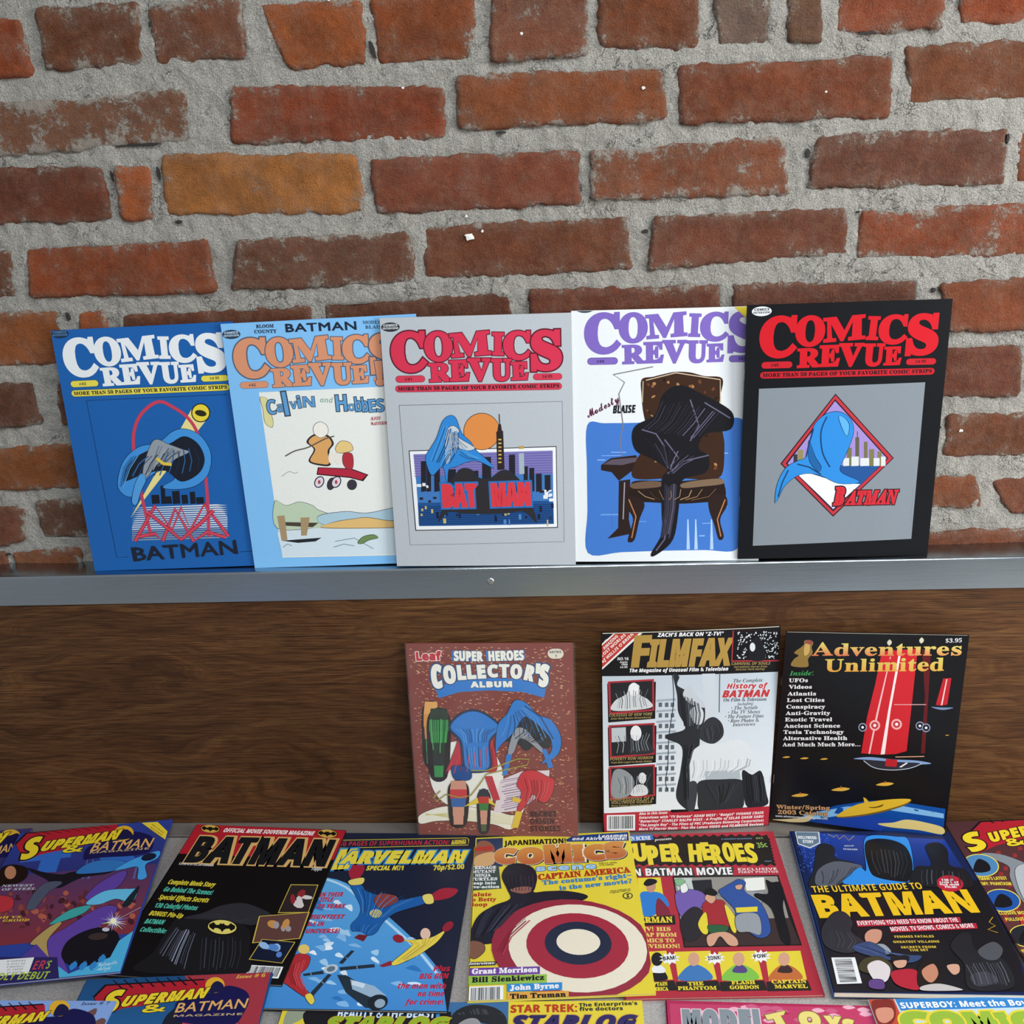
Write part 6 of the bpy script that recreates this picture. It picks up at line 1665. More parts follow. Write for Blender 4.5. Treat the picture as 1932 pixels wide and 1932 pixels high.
|3e424a|14|l|82 1423 650 1453 513 1466 374
|15171b|15|l|102 1461 645 1477 515 1475 370
|15171b|12|l|98 1510 675 1509 517 1491 394
|15171b|13|l|96 1595 689 1560 520 1516 392
|3e424a|14|l|98 1652 662 1599 522 1530 381
|3e424a|15|l|66 1712 688 1629 524 1546 386
|14161a|13|l|105 1791 790 1812 600 1843 390
|14161a|14|l|57 1819 795 1842 596 1877 343
|14161a|15|l|114 1847 798 1873 592 1898 401
|3c4048|16|l|75 1876 778 1901 588 1928 356
|3c4048|17|l|122 1897 782 1924 585 1946 385
|3c4048|18|l|108 1920 776 1949 582 1971 354
|14161a|19|l|109 1955 767 1985 577 2001 378
|3c4048|20|l|77 1977 755 2007 574 2020 390
|3c4048|21|l|80 2010 753 2043 569 2053 369
|22262b|9|l|87 1243 1488 1260 1397 1288 1329
|4c525a|10|l|94 1281 1490 1297 1406 1316 1322
|22262b|11|l|71 1309 1517 1331 1414 1337 1332
|4c525a|12|l|57 1334 1507 1354 1420 1351 1315
|22262b|9|l|53 1366 1533 1391 1429 1374 1327
|22262b|10|l|81 1393 1521 1415 1435 1388 1328
|22262b|11|l|89 1431 1551 1460 1445 1414 1325
cover_lines|39424c|3|t|bi|0|1582 2118 356 -8 1 48|The Complete
|dfe6ec|3|t|si|0.05,0.02|1504 2035 498 -17 2 73|History of
|b73a3e|4|t|si|0.02|1504 2035 498 -17 2 73|History of
|dfe6ec|5|t|si|0.05,0.03|1452 1916 580 -21 4 102|BATMAN
|b73a3e|6|t|si|0.03|1452 1916 580 -21 4 102|BATMAN
|39424c|7|t|bi|0|1471 1861 526 -18 2 48|On Film & Television
|39424c|3|t|bi|0|1642 1796 203 1 0 39|Including:
|39424c|3|t|bi|0|1571 1739 325 -6 1 49|∙ The Serials
|39424c|3|t|bi|0|1534 1681 394 -10 1 49|∙ The TV Shows
|39424c|4|t|bi|0|1499 1623 474 -15 2 49|∙ The Feature Films
|39424c|5|t|bi|0|1538 1562 381 -10 1 49|∙ Rare Photos &
|39424c|3|t|bi|0|1594 1503 282 -4 1 49|Interviews
inset_photo#0|16181c|3|p|62 2164 647 2172 644 1656 71 1619
|a8323e|4|p|70 2192 624 2211 632 1770 85 1730
|24272c|5|p|98 2170 603 2186 608 1792 108 1762
|c9ced2|6|s|132 1785 153 1922 292 2015 334 2141 445 2130 445 2010 557 1926 586 1813
|e4e7ea|7|e|382 2076 61 -2 0 -92
|9aa2a9|7|l|53 163 2026 201 1923 182 1816
|3a3f45|8|l|52 178 2054 221 1924 205 1822
|3a3f45|9|l|81 212 2056 246 1926 234 1815
|9aa2a9|7|l|69 263 2055 285 1928 278 1808
|3a3f45|7|l|74 293 2037 305 1930 303 1805
|6a7178|8|l|71 327 2057 333 1931 336 1814
|6a7178|8|l|71 381 2064 376 1934 385 1827
|6a7178|8|l|81 408 2050 397 1935 411 1827
|c4cacf|8|l|87 455 2073 432 1937 453 1820
|6a7178|9|l|84 479 2046 455 1939 482 1813
|3a3f45|10|l|48 518 2047 487 1941 513 1842
|6a7178|11|l|57 553 2076 508 1942 542 1827
|a08d5a|5|t|si|0|85 1700 528 7 -1 42|COLOSSUS OF NEW YORK
|a08d5a|4|t|si|0|99 1658 496 8 0 28|Actor Ross Martin Remembered
inset_photo#1|16181c|4|p|66 1550 661 1559 659 1026 75 987
|a8323e|5|p|75 1580 638 1599 646 1144 90 1101
|24272c|6|p|103 1556 617 1574 621 1166 113 1134
|b9c1c8|7|p|110 1541 286 1548 289 1347 113 1335
|dfe3e6|7|e|410 1459 68 -2 1 -109
|2e3238|8|s|329 1162 400 1310 499 1390 606 1270 614 1167
|9aa2a9|8|l|71 152 1423 200 1300 176 1178
|3a3f45|9|l|79 194 1427 233 1303 215 1178
|c4cacf|10|l|67 228 1440 261 1305 248 1183
|3a3f45|8|l|41 267 1426 288 1306 282 1197
|3a3f45|7|l|48 307 1425 320 1308 318 1183
|6a7178|9|l|70 347 1437 352 1311 356 1178
|9aa2a9|9|l|53 376 1434 374 1312 381 1205
|9aa2a9|9|l|65 422 1431 410 1314 427 1184
|c4cacf|9|l|50 454 1434 436 1316 455 1201
|9aa2a9|9|l|56 500 1431 474 1318 499 1205
|6a7178|10|l|78 545 1462 503 1320 537 1195
|9aa2a9|11|l|67 577 1444 533 1322 568 1209
|a08d5a|6|t|si|0|90 1071 537 8 -1 44|POVERTY ROW HORROR
|a08d5a|5|t|si|0|104 1026 505 9 -1 29|From Bela Lugosi to Rondo Hatton
inset_photo#2|16181c|4|p|68 949 672 959 670 407 77 367
|a8323e|5|p|76 980 649 1001 657 530 92 485
|24272c|6|p|105 955 628 974 632 553 115 519
|8b9298|7|s|115 537 126 880 220 946 349 857 393 719 321 540
|dadee2|7|e|493 802 49 -2 1 -82
|d0d5da|8|s|350 548 421 701 537 680 553 556
|9aa2a9|8|l|42 163 798 204 691 178 556
|3a3f45|9|l|50 191 808 229 693 211 582
|c4cacf|8|l|51 242 815 270 696 259 582
|3a3f45|9|l|85 274 835 297 698 290 565
|6a7178|8|l|63 305 832 320 699 318 593
|c4cacf|9|l|50 359 841 362 702 367 575
|3a3f45|9|l|43 381 821 379 703 388 570
|9aa2a9|9|l|87 433 837 420 706 435 587
|6a7178|9|l|47 465 855 443 708 460 600
|9aa2a9|9|l|62 501 840 473 709 497 593
|c4cacf|10|l|82 542 846 505 711 536 585
|6a7178|11|l|42 597 864 543 714 578 601
|a08d5a|6|t|si|0|92 468 546 6 0 45|CONFESSIONS OF A
|a08d5a|7|t|si|0|106 422 513 7 -1 45|HOLLYWOOD GORILLA
|a08d5a|5|t|si|0|103 380 509 7 0 30|Steve Calvert, Simian Stuntman
footer_band|b02a3a|13|p|4 285 835 305 872 272 2113 298 2110 11 14 2
barcode|e9ecee|14|p|47 258 406 258 406 16 47 16
|20242a|15|p|69 45 73 45 73 239 69 239
|20242a|15|p|80 45 84 45 84 239 80 239
|20242a|15|p|89 45 99 45 99 239 89 239
|20242a|15|p|106 45 109 45 109 239 106 239
|20242a|15|p|116 45 119 45 119 239 116 239
|20242a|15|p|124 45 130 45 130 239 124 239
|20242a|15|p|137 45 141 45 141 239 137 239
|20242a|15|p|144 45 154 45 154 239 144 239
|20242a|15|p|161 45 170 45 170 239 161 239
|20242a|15|p|175 45 179 45 179 239 175 239
|20242a|15|p|182 45 187 45 187 239 182 239
|20242a|15|p|194 45 203 45 203 239 194 239
|20242a|15|p|210 45 213 45 213 239 210 239
|20242a|15|p|221 45 224 45 224 239 221 239
|20242a|15|p|227 45 230 45 230 239 227 239
|20242a|15|p|234 45 237 45 237 239 234 239
|20242a|15|p|242 45 252 45 252 239 242 239
|20242a|15|p|259 45 268 45 268 239 259 239
|20242a|15|p|276 45 285 45 285 239 276 239
|20242a|15|p|290 45 299 45 299 239 290 239
|20242a|15|p|302 45 308 45 308 239 302 239
|20242a|15|p|311 45 314 45 314 239 311 239
|20242a|15|p|317 45 327 45 327 239 317 239
|20242a|15|p|330 45 336 45 336 239 330 239
|20242a|15|p|343 45 353 45 353 239 343 239
|20242a|15|p|360 45 366 45 366 239 360 239
|20242a|15|p|371 45 380 45 380 239 371 239
footer_band|ece6e6|14|t|si|0.01|453 248 368 8 -1 39|Also in this issue:
|ece6e6|14|t|si|0.01|453 190 1589 -4 0 39|Interviews with "TV Batman" ADAM WEST ∙ "Batgirl" YVONNE CRAIG
|ece6e6|14|t|si|0.01|454 132 1591 -4 0 39|"Batwriter" STANLEY RALPH ROSS ∙ A Profile of SELAR SHAIK SABU
|ece6e6|14|t|si|0.01|454 73 1594 -5 0 39|"The Jungle Boy" ∙ The Films of PRC (Producers Releasing Corporation)
|ece6e6|14|t|si|0.01|454 14 1596 -5 0 39|More TV Horror Hosts ∙ Plus the Latest VIDEO and FILMBOOK Reviews"""
ART['ad'] = """cover_picture|0f4f9e>123a86|1|p|387 120 782 343 1164 467 1577 497 2050 470 2061 30 777 76 278 29
|7fb4dc|2|p|385 139 895 342 1443 454 2037 402 2044 338 1313 368 519 87
|1d3f9c|3|p|522 48 1045 242 1464 236 1343 45
|d9c37a|4|s|1292 149 1468 194 1628 261 1876 247 2050 207 2046 115 1778 132 1447 122
|cdb98a|3|s|25 4 204 44 388 99 511 177 464 51 237 2
|c3212b|1|p|1112 2523 1515 2573 1530 2175 1524 1706 1527 1209 1402 1156 1213 1130 1006 1130 1027 1639 1079 2092
|160c10|2|p|1515 2573 1563 2567 1593 2023 1625 1250 1527 1209 1524 1706
|5c1519|3|p|1563 2567 1667 2532 1700 1967 1739 1196 1692 1192 1659 1965
|f0dede|2|p|1305 2475 1331 2476 1289 1754 1280 1143 1233 1135 1262 1752
|e8b9b9|2|p|1212 2457 1222 2457 1152 1697 1109 1133 1091 1131 1131 1695
|c9c5b0|1|p|1198 2679 1179 2673 1165 2659 1160 2640 1166 2621 1180 2607 1200 2603 1177 2602 1196 2608 1209 2622 1214 2641 1208 2660 1194 2674 1175 2678
|c9c5b0|1|p|1557 2715 1539 2709 1525 2695 1521 2676 1526 2657 1540 2644 1559 2639 1537 2639 1556 2644 1569 2658 1574 2677 1568 2696 1554 2709 1535 2714
|e8aaa8|3|e|1127 1530 61 5 7 -73
|b9373c|4|e|1127 1530 41 3 5 -48
|ece6ea|5|e|1127 1530 18 1 2 -21
|e8aaa8|3|e|1376 1564 61 4 7 -72
|b9373c|4|e|1376 1564 41 3 5 -48
|ece6ea|5|e|1376 1564 18 1 2 -21
|8d9ab4|2|e|989 1493 49 4 5 -59
|1a1822|3|e|989 1493 38 3 4 -46
|e4e8f0|4|e|989 1493 15 1 2 -18
|8d9ab4|4|e|1644 1563 48 4 6 -57
|1a1822|5|e|1644 1563 38 3 5 -44
|e4e8f0|6|e|1644 1563 15 1 2 -17
|8d9ab4|6|e|1717 1542 48 4 6 -57
|1a1822|7|e|1717 1542 38 3 5 -44
|e4e8f0|8|e|1717 1542 15 1 2 -17
|7f9cc6|1|s|924 1043 1107 1086 1382 1081 1654 1091 1826 1068 1660 1040 1372 1047 1111 1045
|2a2a34|2|s|1043 1030 1249 1042 1522 1054 1699 1055 1571 977 1383 935 1175 943
|b9c3d2|3|l|97 1043 1030 1175 943 1383 932 1584 978 1713 1052
|b3202a|4|p|1300 1081 1433 1081 1433 979 1300 979
|dfe4ec|4|p|1461 982 1542 1056 1557 1046 1488 980
|d9a5a5|4|l|97 1322 1827 1685 1849
|d9a080|2|l|110 1406 1116 1736 1156
|b51f2a|1|p|1843 2197 1935 2208 1925 1863 1860 1844 1795 1851
|eccaca|2|p|1879 2191 1890 2191 1870 1852 1854 1851
|6f84ac|1|s|1748 1822 1863 1821 1999 1826 1906 1793 1825 1795
|d9a83e|1|s|82 972 127 995 174 993 140 973
|a8572e|2|p|122 991 129 1006 137 992
|d9a83e|1|s|294 977 343 1002 395 999 358 978
|a8572e|2|p|337 997 345 1013 354 999
|d9a83e|1|s|533 993 577 1015 624 1013 590 994
|a8572e|2|p|572 1011 579 1025 587 1013
|d9a83e|3|s|232 405 332 459 436 458 361 412
|a8572e|4|p|320 450 336 484 354 454
|d9a83e|1|s|702 558 808 614 920 611 840 564
|a8572e|2|p|796 604 813 639 832 609
|d9a83e|1|s|1218 700 1318 751 1423 748 1348 704
|a8572e|2|p|1306 742 1322 775 1341 746
|d9a83e|1|s|1943 1457 1964 1466 1987 1465 1971 1456
|a8572e|2|p|1962 1464 1965 1471 1969 1465
|7a5a1c|5|s|797 172 979 354 1167 442 1437 521 1640 551 1581 456 1318 317 1047 216
|dcb12e|6|s|796 182 978 363 1166 450 1436 527 1638 550 1566 471 1315 342 1045 238
|dcb12e|7|p|1088 508 1120 495 1174 434 1114 408
|5c4314|8|s|1159 372 1255 394 1331 439 1310 402 1229 370
emblem|8a7038|1|s|213 2591 215 2639 276 2651 319 2618 304 2554 321 2475 276 2393 278 2288 92 2292 113 2387 163 2437 108 2476 182 2550
|c29f5c|2|s|223 2575 245 2616 282 2577 277 2473 232 2440 218 2519
|8d4a44|3|s|217 2615 269 2651 317 2621 287 2593
masthead|d2c86a>cf6f4a|4|t|b|0.01|314 2438 244 13 -10 178|A
|d2c86a>cf6f4a|4|t|b|0.01|571 2446 1445 54 -6 167|dventures
|c9c060>d89a3e|5|t|b|0.01|481 2229 1357 67 -8 170|Unlimited
price|dfe0e2|5|t|bi|0|1820 2656 181 10 -3 48|$3.95
cover_lines|3f9a58|1|t|bi|0|78 2157 278 19 -4 62|Inside:
|e4e6e8|1|t|b|0.012|79 2064 220 13 -3 53|UFOs
|e4e6e8|1|t|b|0.012|82 1972 271 17 -3 53|Videos
|e4e6e8|1|t|b|0.012|76 1876 333 21 -3 53|Atlantis
|e4e6e8|1|t|b|0.012|76 1784 438 30 -4 54|Lost Cities
|e4e6e8|1|t|b|0.012|76 1689 456 33 -4 54|Conspiracy
|e4e6e8|2|t|b|0.012|74 1597 523 40 -4 54|Anti-Gravity
|e4e6e8|3|t|b|0.012|74 1505 553 45 -4 54|Exotic Travel
|e4e6e8|4|t|b|0.012|71 1412 658 56 -5 55|Ancient Science
|e4e6e8|5|t|b|0.012|70 1322 709 63 -5 55|Tesla Technology
|e4e6e8|6|t|b|0.012|70 1231 757 71 -5 55|Alternative Health
|e4e6e8|7|t|b|0.012|71 1139 917 90 -5 55|And Much Much More...
issue_date|3a2a1c|4|t|b|0.04,0.012|66 183 645 82 -8 62|Winter/Spring
|c99a6a|5|t|b|0.012|66 183 645 82 -8 62|Winter/Spring
|3a2a1c|6|t|b|0.04,0.012|91 105 599 73 -8 62|2003 Catalog
|c99a6a|7|t|b|0.012|91 105 599 73 -8 62|2003 Catalog
|dfe3e8|8|t|s|0|62 56 633 60 -3 30|www.adventuresunlimitedpress.com"""
ART['sl'] = """cover_picture|2a3f92>2c2f70|1|p|2 2677 1983 2668 1990 1736 2 1751
|2f63b8|2|p|59 2677 728 2672 833 2080 205 2067
|2f63b8|3|p|457 2136 704 2142 751 1638 513 1633
|2f63b8|2|p|1207 2025 1424 2253 1820 1767 1475 1533
|4a3560>7a3038|4|p|2 1836 1979 1785 1976 1000 1975 586 2 603
|a85a4a|5|E|981 1286 46 -15 10 -49
|5c2a32|5|E|1652 1305 25 -17 -1 -37
|6f3440|5|E|830 1344 13 -36 -33 1
|a85a4a|5|E|298 1300 -45 -10 -13 27
|8a4038|5|E|1742 689 45 -36 -4 -25
|5c2a32|5|E|505 1467 -10 -25 -19 21
|40202c|5|E|1793 1146 13 -62 -33 7
|40202c|5|E|1157 953 23 -46 -19 -7
|a85a4a|6|E|1852 1056 -37 -25 -27 48
|6f3440|5|E|1218 1247 8 -71 -24 12
|8a4038|5|E|751 1312 7 -58 -20 10
|a85a4a|5|E|248 1064 5 -55 -27 15
|6f3440|5|E|1079 1215 -11 -13 -32 45
|a85a4a|5|E|1068 1030 -7 -28 -33 31
|a85a4a|5|E|861 981 1 -66 -25 16
|6f3440|5|E|1531 1317 -16 -43 -39 42
|40202c|5|E|683 922 40 -36 -7 -28
|6f3440|5|E|492 893 35 -25 -1 -24
|8a4038|6|E|829 1010 4 -61 -30 17
|5c2a32|6|E|1684 747 -19 -18 -20 31
|40202c|5|E|882 1179 0 -41 -28 18
|5c2a32|6|E|1028 1231 19 -42 -20 -5
|8a4038|5|E|367 1101 0 -55 -22 15
|8a4038|7|E|797 1116 -17 -35 -29 34
|5c2a32|5|E|601 1120 43 -33 -2 -21
|40202c|5|E|1375 1200 18 -40 -20 -5
|5c2a32|6|E|1074 1095 -11 -23 -27 30
|5c2a32|6|E|1214 1157 46 -14 7 -36
|a85a4a|5|E|1569 715 33 -52 -24 -20
|6f3440|8|E|843 1071 -4 -29 -43 35
|40202c|9|E|839 1014 33 -69 -16 -4
|5c2a32|8|E|820 1184 -18 -8 -23 42
|a85a4a|5|E|1376 1091 19 -35 -14 -7
|5c2a32|5|E|438 1014 35 -58 -26 -13
|6f3440|6|E|251 1088 21 -44 -23 -3
|6f3440|6|E|381 960 52 -24 4 -25
|5c2a32|5|E|1494 988 41 -61 -13 -13
|a85a4a|5|E|1685 971 33 -67 -16 -7
|40202c|7|E|255 1123 31 -5 14 -41
|40202c|7|E|1860 1131 -2 -28 -27 18
|a85a4a|5|E|645 1222 46 -47 -8 -23
|6f3440|9|E|801 1172 30 -10 6 -30
|a85a4a|7|E|1069 1176 46 -31 0 -42
|a85a4a|7|E|1768 1099 53 -18 6 -42
|a85a4a|6|E|705 1121 54 -15 13 -51
|8a4038|5|E|513 1211 12 -61 -39 16
|a85a4a|5|E|1042 811 28 -22 -3 -23
|8a4038|5|E|1599 1271 8 -69 -19 8
|6f3440|6|E|558 887 48 -43 -5 -20
|8a4038|5|E|1471 871 -15 -34 -20 21
|a85a4a|6|E|1417 1031 -19 -6 -23 50
|40202c|10|E|913 1008 31 -61 -22 -8
|8a4038|6|E|1760 717 18 -23 -19 -28
|40202c|6|E|571 1107 43 -54 -17 -25
|8a4038|7|E|608 1124 -21 -4 -24 51
|a85a4a|5|E|729 1460 1 -33 -26 17
|8a4038|5|E|1316 1261 -4 -56 -29 21
|5c2a32|7|E|419 967 3 -52 -23 14
|a85a4a|5|E|981 1396 17 -47 -34 1
|a85a4a|5|E|1722 1275 5 -41 -25 10
|a85a4a|6|E|1429 1243 -17 -20 -34 49
|5c2a32|7|E|641 874 39 -6 9 -26
|40202c|5|E|397 1424 15 -31 -21 -5
|8a4038|6|E|634 993 -10 -19 -37 42
|6f3440|7|E|1420 1072 17 -32 -15 -8
|6f3440|5|E|76 1549 26 -16 4 -43
|40202c|8|E|1139 1181 38 -60 -23 -19
|5c2a32|6|E|1237 1347 27 -73 -36 -2
|8a4038|5|E|299 1479 11 -35 -29 6
|8a4038|5|E|336 1217 42 -43 -6 -16
|6f3440|8|E|1792 1135 26 -28 -7 -19
|5c2a32|6|E|1692 1002 9 -28 -37 0
|8a4038|5|E|1562 975 -13 -16 -18 25
|6f3440|7|E|1903 1024 -27 -19 -18 31
|8a4038|8|E|304 1148 15 -40 -34 3
|5c2a32|7|E|1657 797 40 -12 10 -54
|40202c|5|E|1280 935 18 -43 -32 -4
|a85a4a|6|E|1691 1337 -21 -44 -17 20
|8a4038|6|E|402 1179 27 -17 1 -31
|40202c|6|E|420 1374 45 -7 9 -27
|6f3440|7|E|1623 1328 -16 -49 -39 40
|5c2a32|9|E|1212 1275 53 -26 5 -49
|8a4038|8|E|1388 1148 -18 -46 -28 31
|40202c|7|E|971 1268 -27 -39 -33 43
|a85a4a|6|E|1585 958 -26 -11 -21 44
|6f3440|6|E|1105 923 40 -23 3 -50
|40202c|5|E|1912 783 43 -46 -14 -35
|a85a4a|6|E|1199 1032 -27 -20 -32 52
|a85a4a|9|E|264 1097 -37 -15 -26 46
|5c2a32|5|E|1593 1080 -12 -24 -31 37
|a85a4a|5|E|1400 780 23 -65 -15 0
|a85a4a|6|E|59 1502 25 -51 -28 -5
|40202c|5|E|669 1343 35 -9 11 -40
|8a4038|5|E|846 801 1 -52 -29 18
|5c2a32|6|E|1506 1287 24 -46 -29 -17
|8a4038|6|E|649 1389 6 -38 -42 20
|a85a4a|8|E|1712 1071 -14 -27 -36 42
|8a4038|5|E|1292 826 -19 -21 -14 20
|6f3440|6|E|255 1380 45 -65 -14 -14
|6f3440|10|E|327 1161 -10 -43 -21 20
|6f3440|6|E|568 1219 -34 -10 -20 39
|a85a4a|11|E|819 1020 55 -20 10 -49
|5c2a32|5|E|1305 1063 -2 -25 -39 29
|6f3440|9|E|1122 1119 -15 -52 -35 34
|8a4038|5|E|150 1340 21 -23 -14 -36
|6f3440|7|E|570 888 -5 -21 -27 25
|8a4038|10|E|1238 1215 21 -42 -24 -9
|a85a4a|6|E|1905 875 28 -47 -28 -21
|6f3440|9|E|1716 1118 12 -52 -17 3
|5c2a32|10|E|1677 1208 26 -21 -6 -41
|40202c|7|E|588 1466 49 -74 -23 -20
|a85a4a|9|E|1330 1208 17 -38 -21 -6
|a85a4a|7|E|267 1368 20 -45 -33 -3
|6f3440|8|E|439 901 5 -44 -40 22
|8a4038|7|E|1491 1156 -1 -37 -31 21
|5c2a32|6|E|1634 1070 -22 -12 -18 35
|5c2a32|8|E|1037 1239 29 -9 11 -50
|40202c|7|E|1624 969 -36 -6 -14 35
|5c2a32|7|E|1783 745 29 -61 -26 -10
|40202c|7|E|1505 1294 -6 -28 -22 20
|5a5c94|5|p|1102 1627 1129 1633 1076 2002 1061 2004
|5a5c94|5|p|1172 1617 1199 1623 1147 1992 1133 1994
|5a5c94|5|p|1742 1535 1770 1541 1732 1905 1718 1908
|5a5c94|5|p|1797 1527 1825 1533 1789 1897 1775 1899
|1a1630|8|s|344 1947 587 1829 825 1754 923 1780 1138 1790 1413 1770 1532 1853 1433 1696 1119 1660 1005 1597 844 1500 650 1688 440 1841
|16161f|9|s|343 1942 585 1824 824 1749 924 1775 1137 1785 1414 1765 1527 1852 1431 1701 1118 1665 1002 1602 846 1505 654 1692 443 1845
|1a1630|10|s|574 1197 576 1427 649 1617 808 1635 881 1579 766 1437 721 1253 676 1143
|4a5064|11|s|579 1198 581 1426 653 1612 807 1630 876 1580 761 1439 716 1254 673 1148
|1a1630|10|s|989 1764 1120 1937 1366 1954 1597 1866 1491 1728 1155 1715
|2f6fb4|11|s|995 1764 1123 1932 1365 1949 1592 1863 1490 1733 1156 1721
|1a1630|12|s|1470 1736 1589 1867 1720 1954 1952 2038 1974 1890 1849 1784 1917 1549 1806 1521 1751 1752 1583 1735
|3f97d8|13|s|1476 1735 1592 1863 1722 1949 1951 2033 1969 1892 1843 1785 1912 1550 1811 1525 1755 1756 1583 1740
|141c34|14|e|1850 1930 88 24 27 -70
|1a1630|14|s|1238 1273 1343 1515 1540 1689 1646 1672 1612 1432 1401 1228
|5a3f98|15|s|1243 1274 1348 1512 1543 1685 1641 1670 1607 1435 1398 1233
|1a1630|16|s|1280 1173 1453 1364 1760 1360 1865 1322 1835 1109 1628 1194 1453 1125
|5fb4dc|17|s|1285 1173 1455 1359 1760 1354 1860 1320 1832 1114 1629 1200 1452 1130
|1a1630|18|s|1734 1071 1832 1365 1870 1359 1834 1075
|18282e|19|s|1740 1071 1837 1363 1864 1359 1829 1077
|1a1630|10|s|1010 598 1165 791 1422 1045 1593 1097 1698 1002 1561 746 1321 622 1243 399 1422 46 1196 202
|5a3f98|11|s|1016 598 1169 787 1426 1041 1592 1092 1693 1003 1557 750 1317 626 1238 398 1417 47 1201 205
|1a1630|18|s|964 907 1128 1088 1353 1131 1290 982 995 860
|3a9c9c|19|s|969 904 1131 1083 1350 1126 1287 987 994 865
|1a1630|20|s|828 590 975 835 1099 870 1021 599 1122 310 925 521
|a89058|21|s|833 589 979 831 1094 869 1016 598 1118 314 928 525
|4d3a8c|22|p|788 360 904 562 1113 332 938 348
|1a1630|12|s|1249 344 1256 567 1418 704 1615 730 1799 615 1885 377 1828 213 1627 141 1399 173
|14141c|13|s|1254 345 1261 564 1421 699 1614 724 1794 611 1880 376 1824 217 1626 147 1401 177
|b9bfcc|14|e|1649 688 44 -6 9 -33
|3a2c2c|14|e|1589 588 111 0 20 -58
|b6b4f0|8|p|1701 823 1871 786 1708 797
|e8e6c0|9|p|1704 822 1881 736 1706 798
|8d88dc|14|p|1707 820 1880 687 1703 800
|e8e6c0|15|p|1710 817 1857 652 1700 802
|e8e6c0|16|p|1712 814 1788 682 1698 806
|b6b4f0|17|p|1713 810 1755 682 1696 809
|b6b4f0|18|p|1714 807 1726 643 1695 813
|8d88dc|19|p|1715 803 1682 682 1695 816
|e8e6c0|20|p|1714 800 1649 719 1696 819
|e8e6c0|21|p|1713 798 1640 767 1697 822
|e8e6c0|22|p|1711 797 1565 784 1699 823
|b6b4f0|23|p|1708 797 1618 822 1701 823
|8d88dc|24|p|1706 798 1517 888 1704 822
|e8e6c0|25|p|1703 800 1598 884 1707 820
|8d88dc|26|p|1700 802 1594 924 1710 817
|8d88dc|27|p|1698 806 1593 982 1712 814
|b6b4f0|28|p|1696 809 1632 997 1713 810
|8d88dc|29|p|1695 813 1692 911 1714 807
|b6b4f0|30|p|1695 816 1734 975 1715 803
|e8e6c0|31|p|1696 819 1767 909 1714 800
|8d88dc|32|p|1697 822 1833 895 1713 798
|8d88dc|33|p|1699 823 1876 842 1711 797
|f0eec8|34|e|1705 810 37 -5 14 -52
|a8a4b8|34|l|90 1761 838 1889 938 1976 1000
|49a8d4|15|p|1254 190 1417 47 1819 235 1853 482 1979 620 1990 2 1331 2
|2a2358|23|p|170 461 1214 318 1331 2 353 2
|2f7fc4|16|p|1465 227 1430 220 1404 196 1394 162 1402 128 1425 102 1459 92 1408 94 1443 101 1468 125 1479 159 1471 193 1448 219 1414 229
|2f7fc4|16|p|1577 212 1543 204 1517 180 1506 147 1514 113 1538 87 1571 76 1521 78 1555 86 1581 110 1591 143 1584 178 1560 203 1527 214
|2f7fc4|16|p|1689 196 1655 189 1629 165 1619 132 1626 97 1650 72 1683 61 1633 63 1667 71 1693 95 1704 128 1696 162 1672 188 1639 198
|2f7fc4|17|p|1755 292 1721 281 1698 254 1690 219 1702 186 1728 162 1763 155 1709 152 1743 163 1767 190 1774 224 1763 258 1736 282 1701 289
|1a1630|10|s|2 1790 2 1997 135 2041 333 1948 392 1771 305 1658 50 1654
|1c1210|11|s|2 1790 2 1994 134 2035 329 1944 387 1771 303 1663 52 1659
|b07a5c|12|e|152 1887 80 -33 28 -125
|1a1630|11|s|101 1437 217 1465 366 1384 408 1222 309 1157 182 1213
|b0303a|12|s|106 1437 216 1459 361 1381 403 1223 309 1162 186 1217
mailing_label|dfe2e4|24|p|324 374 951 351 966 111 420 119
|5a5f66|25|t|m|0|657 320 217 -18 2 23|B GARVEY
|5a5f66|25|t|m|0|673 275 204 -17 2 23|A 2043 AS
|5a5f66|25|t|m|0|689 231 191 -15 2 23|6 MARCELLI
|5a5f66|25|t|m|0|704 187 178 -13 2 23|SP IRENE
|5a5f66|25|t|m|0|720 143 164 -11 2 23|LN 70404
cover_lines|b9bcc8|12|t|b|0.01|35 1634 491 -55 4 40|'S NEWEST
|b9bcc8|13|t|b|0.01|-77 1579 660 -67 4 40|MAN OF STEEL
|d9bf3c|10|t|b|0.01|99 1072 493 -46 3 37|FLASH VS.
|d9bf3c|11|t|b|0.01|-51 1033 735 -71 4 37|GORILLA GRODD
|b03a4c|24|t|s|0|987 161 127 -6 6 130|ER
|9cb83c|25|t|s|0|1120 158 49 -3 8 116|'S
|9cb83c|26|t|s|0|438 72 761 -69 10 106|DEADLY DEBUT
masthead|14121a|4|p|2 2476 69 2677 1242 2677 1330 2483 1345 2369 424 2194 255 2080
|a8202e|5|p|28 2445 97 2659 1268 2677 1330 2483 1345 2369 424 2194 255 2080
|14121a|6|p|128 2677 138 2677 306 2607 281 2607
|14121a|7|p|256 2677 267 2677 434 2608 408 2607
|14121a|8|p|385 2677 396 2677 561 2608 536 2607
|14121a|9|p|514 2677 525 2677 689 2608 663 2607
|14121a|10|p|643 2677 654 2677 816 2608 791 2608
|14121a|11|p|772 2677 783 2677 944 2609 919 2608
|14121a|12|p|902 2677 913 2677 1072 2609 1047 2608
|14121a|13|p|1031 2677 1042 2677 1201 2609 1175 2608
|17164a|15|s|1018 2011 1006 2249 1260 2343 1406 2433 1537 2482 1780 2355 1851 2167 1815 2021 1602 1988 1350 2004 1155 2012
|d9a92e|16|e|1398 2469 126 12 55 -161
|1a1a44|17|s|1343 2349 1359 2508 1421 2545 1519 2439 1527 2348
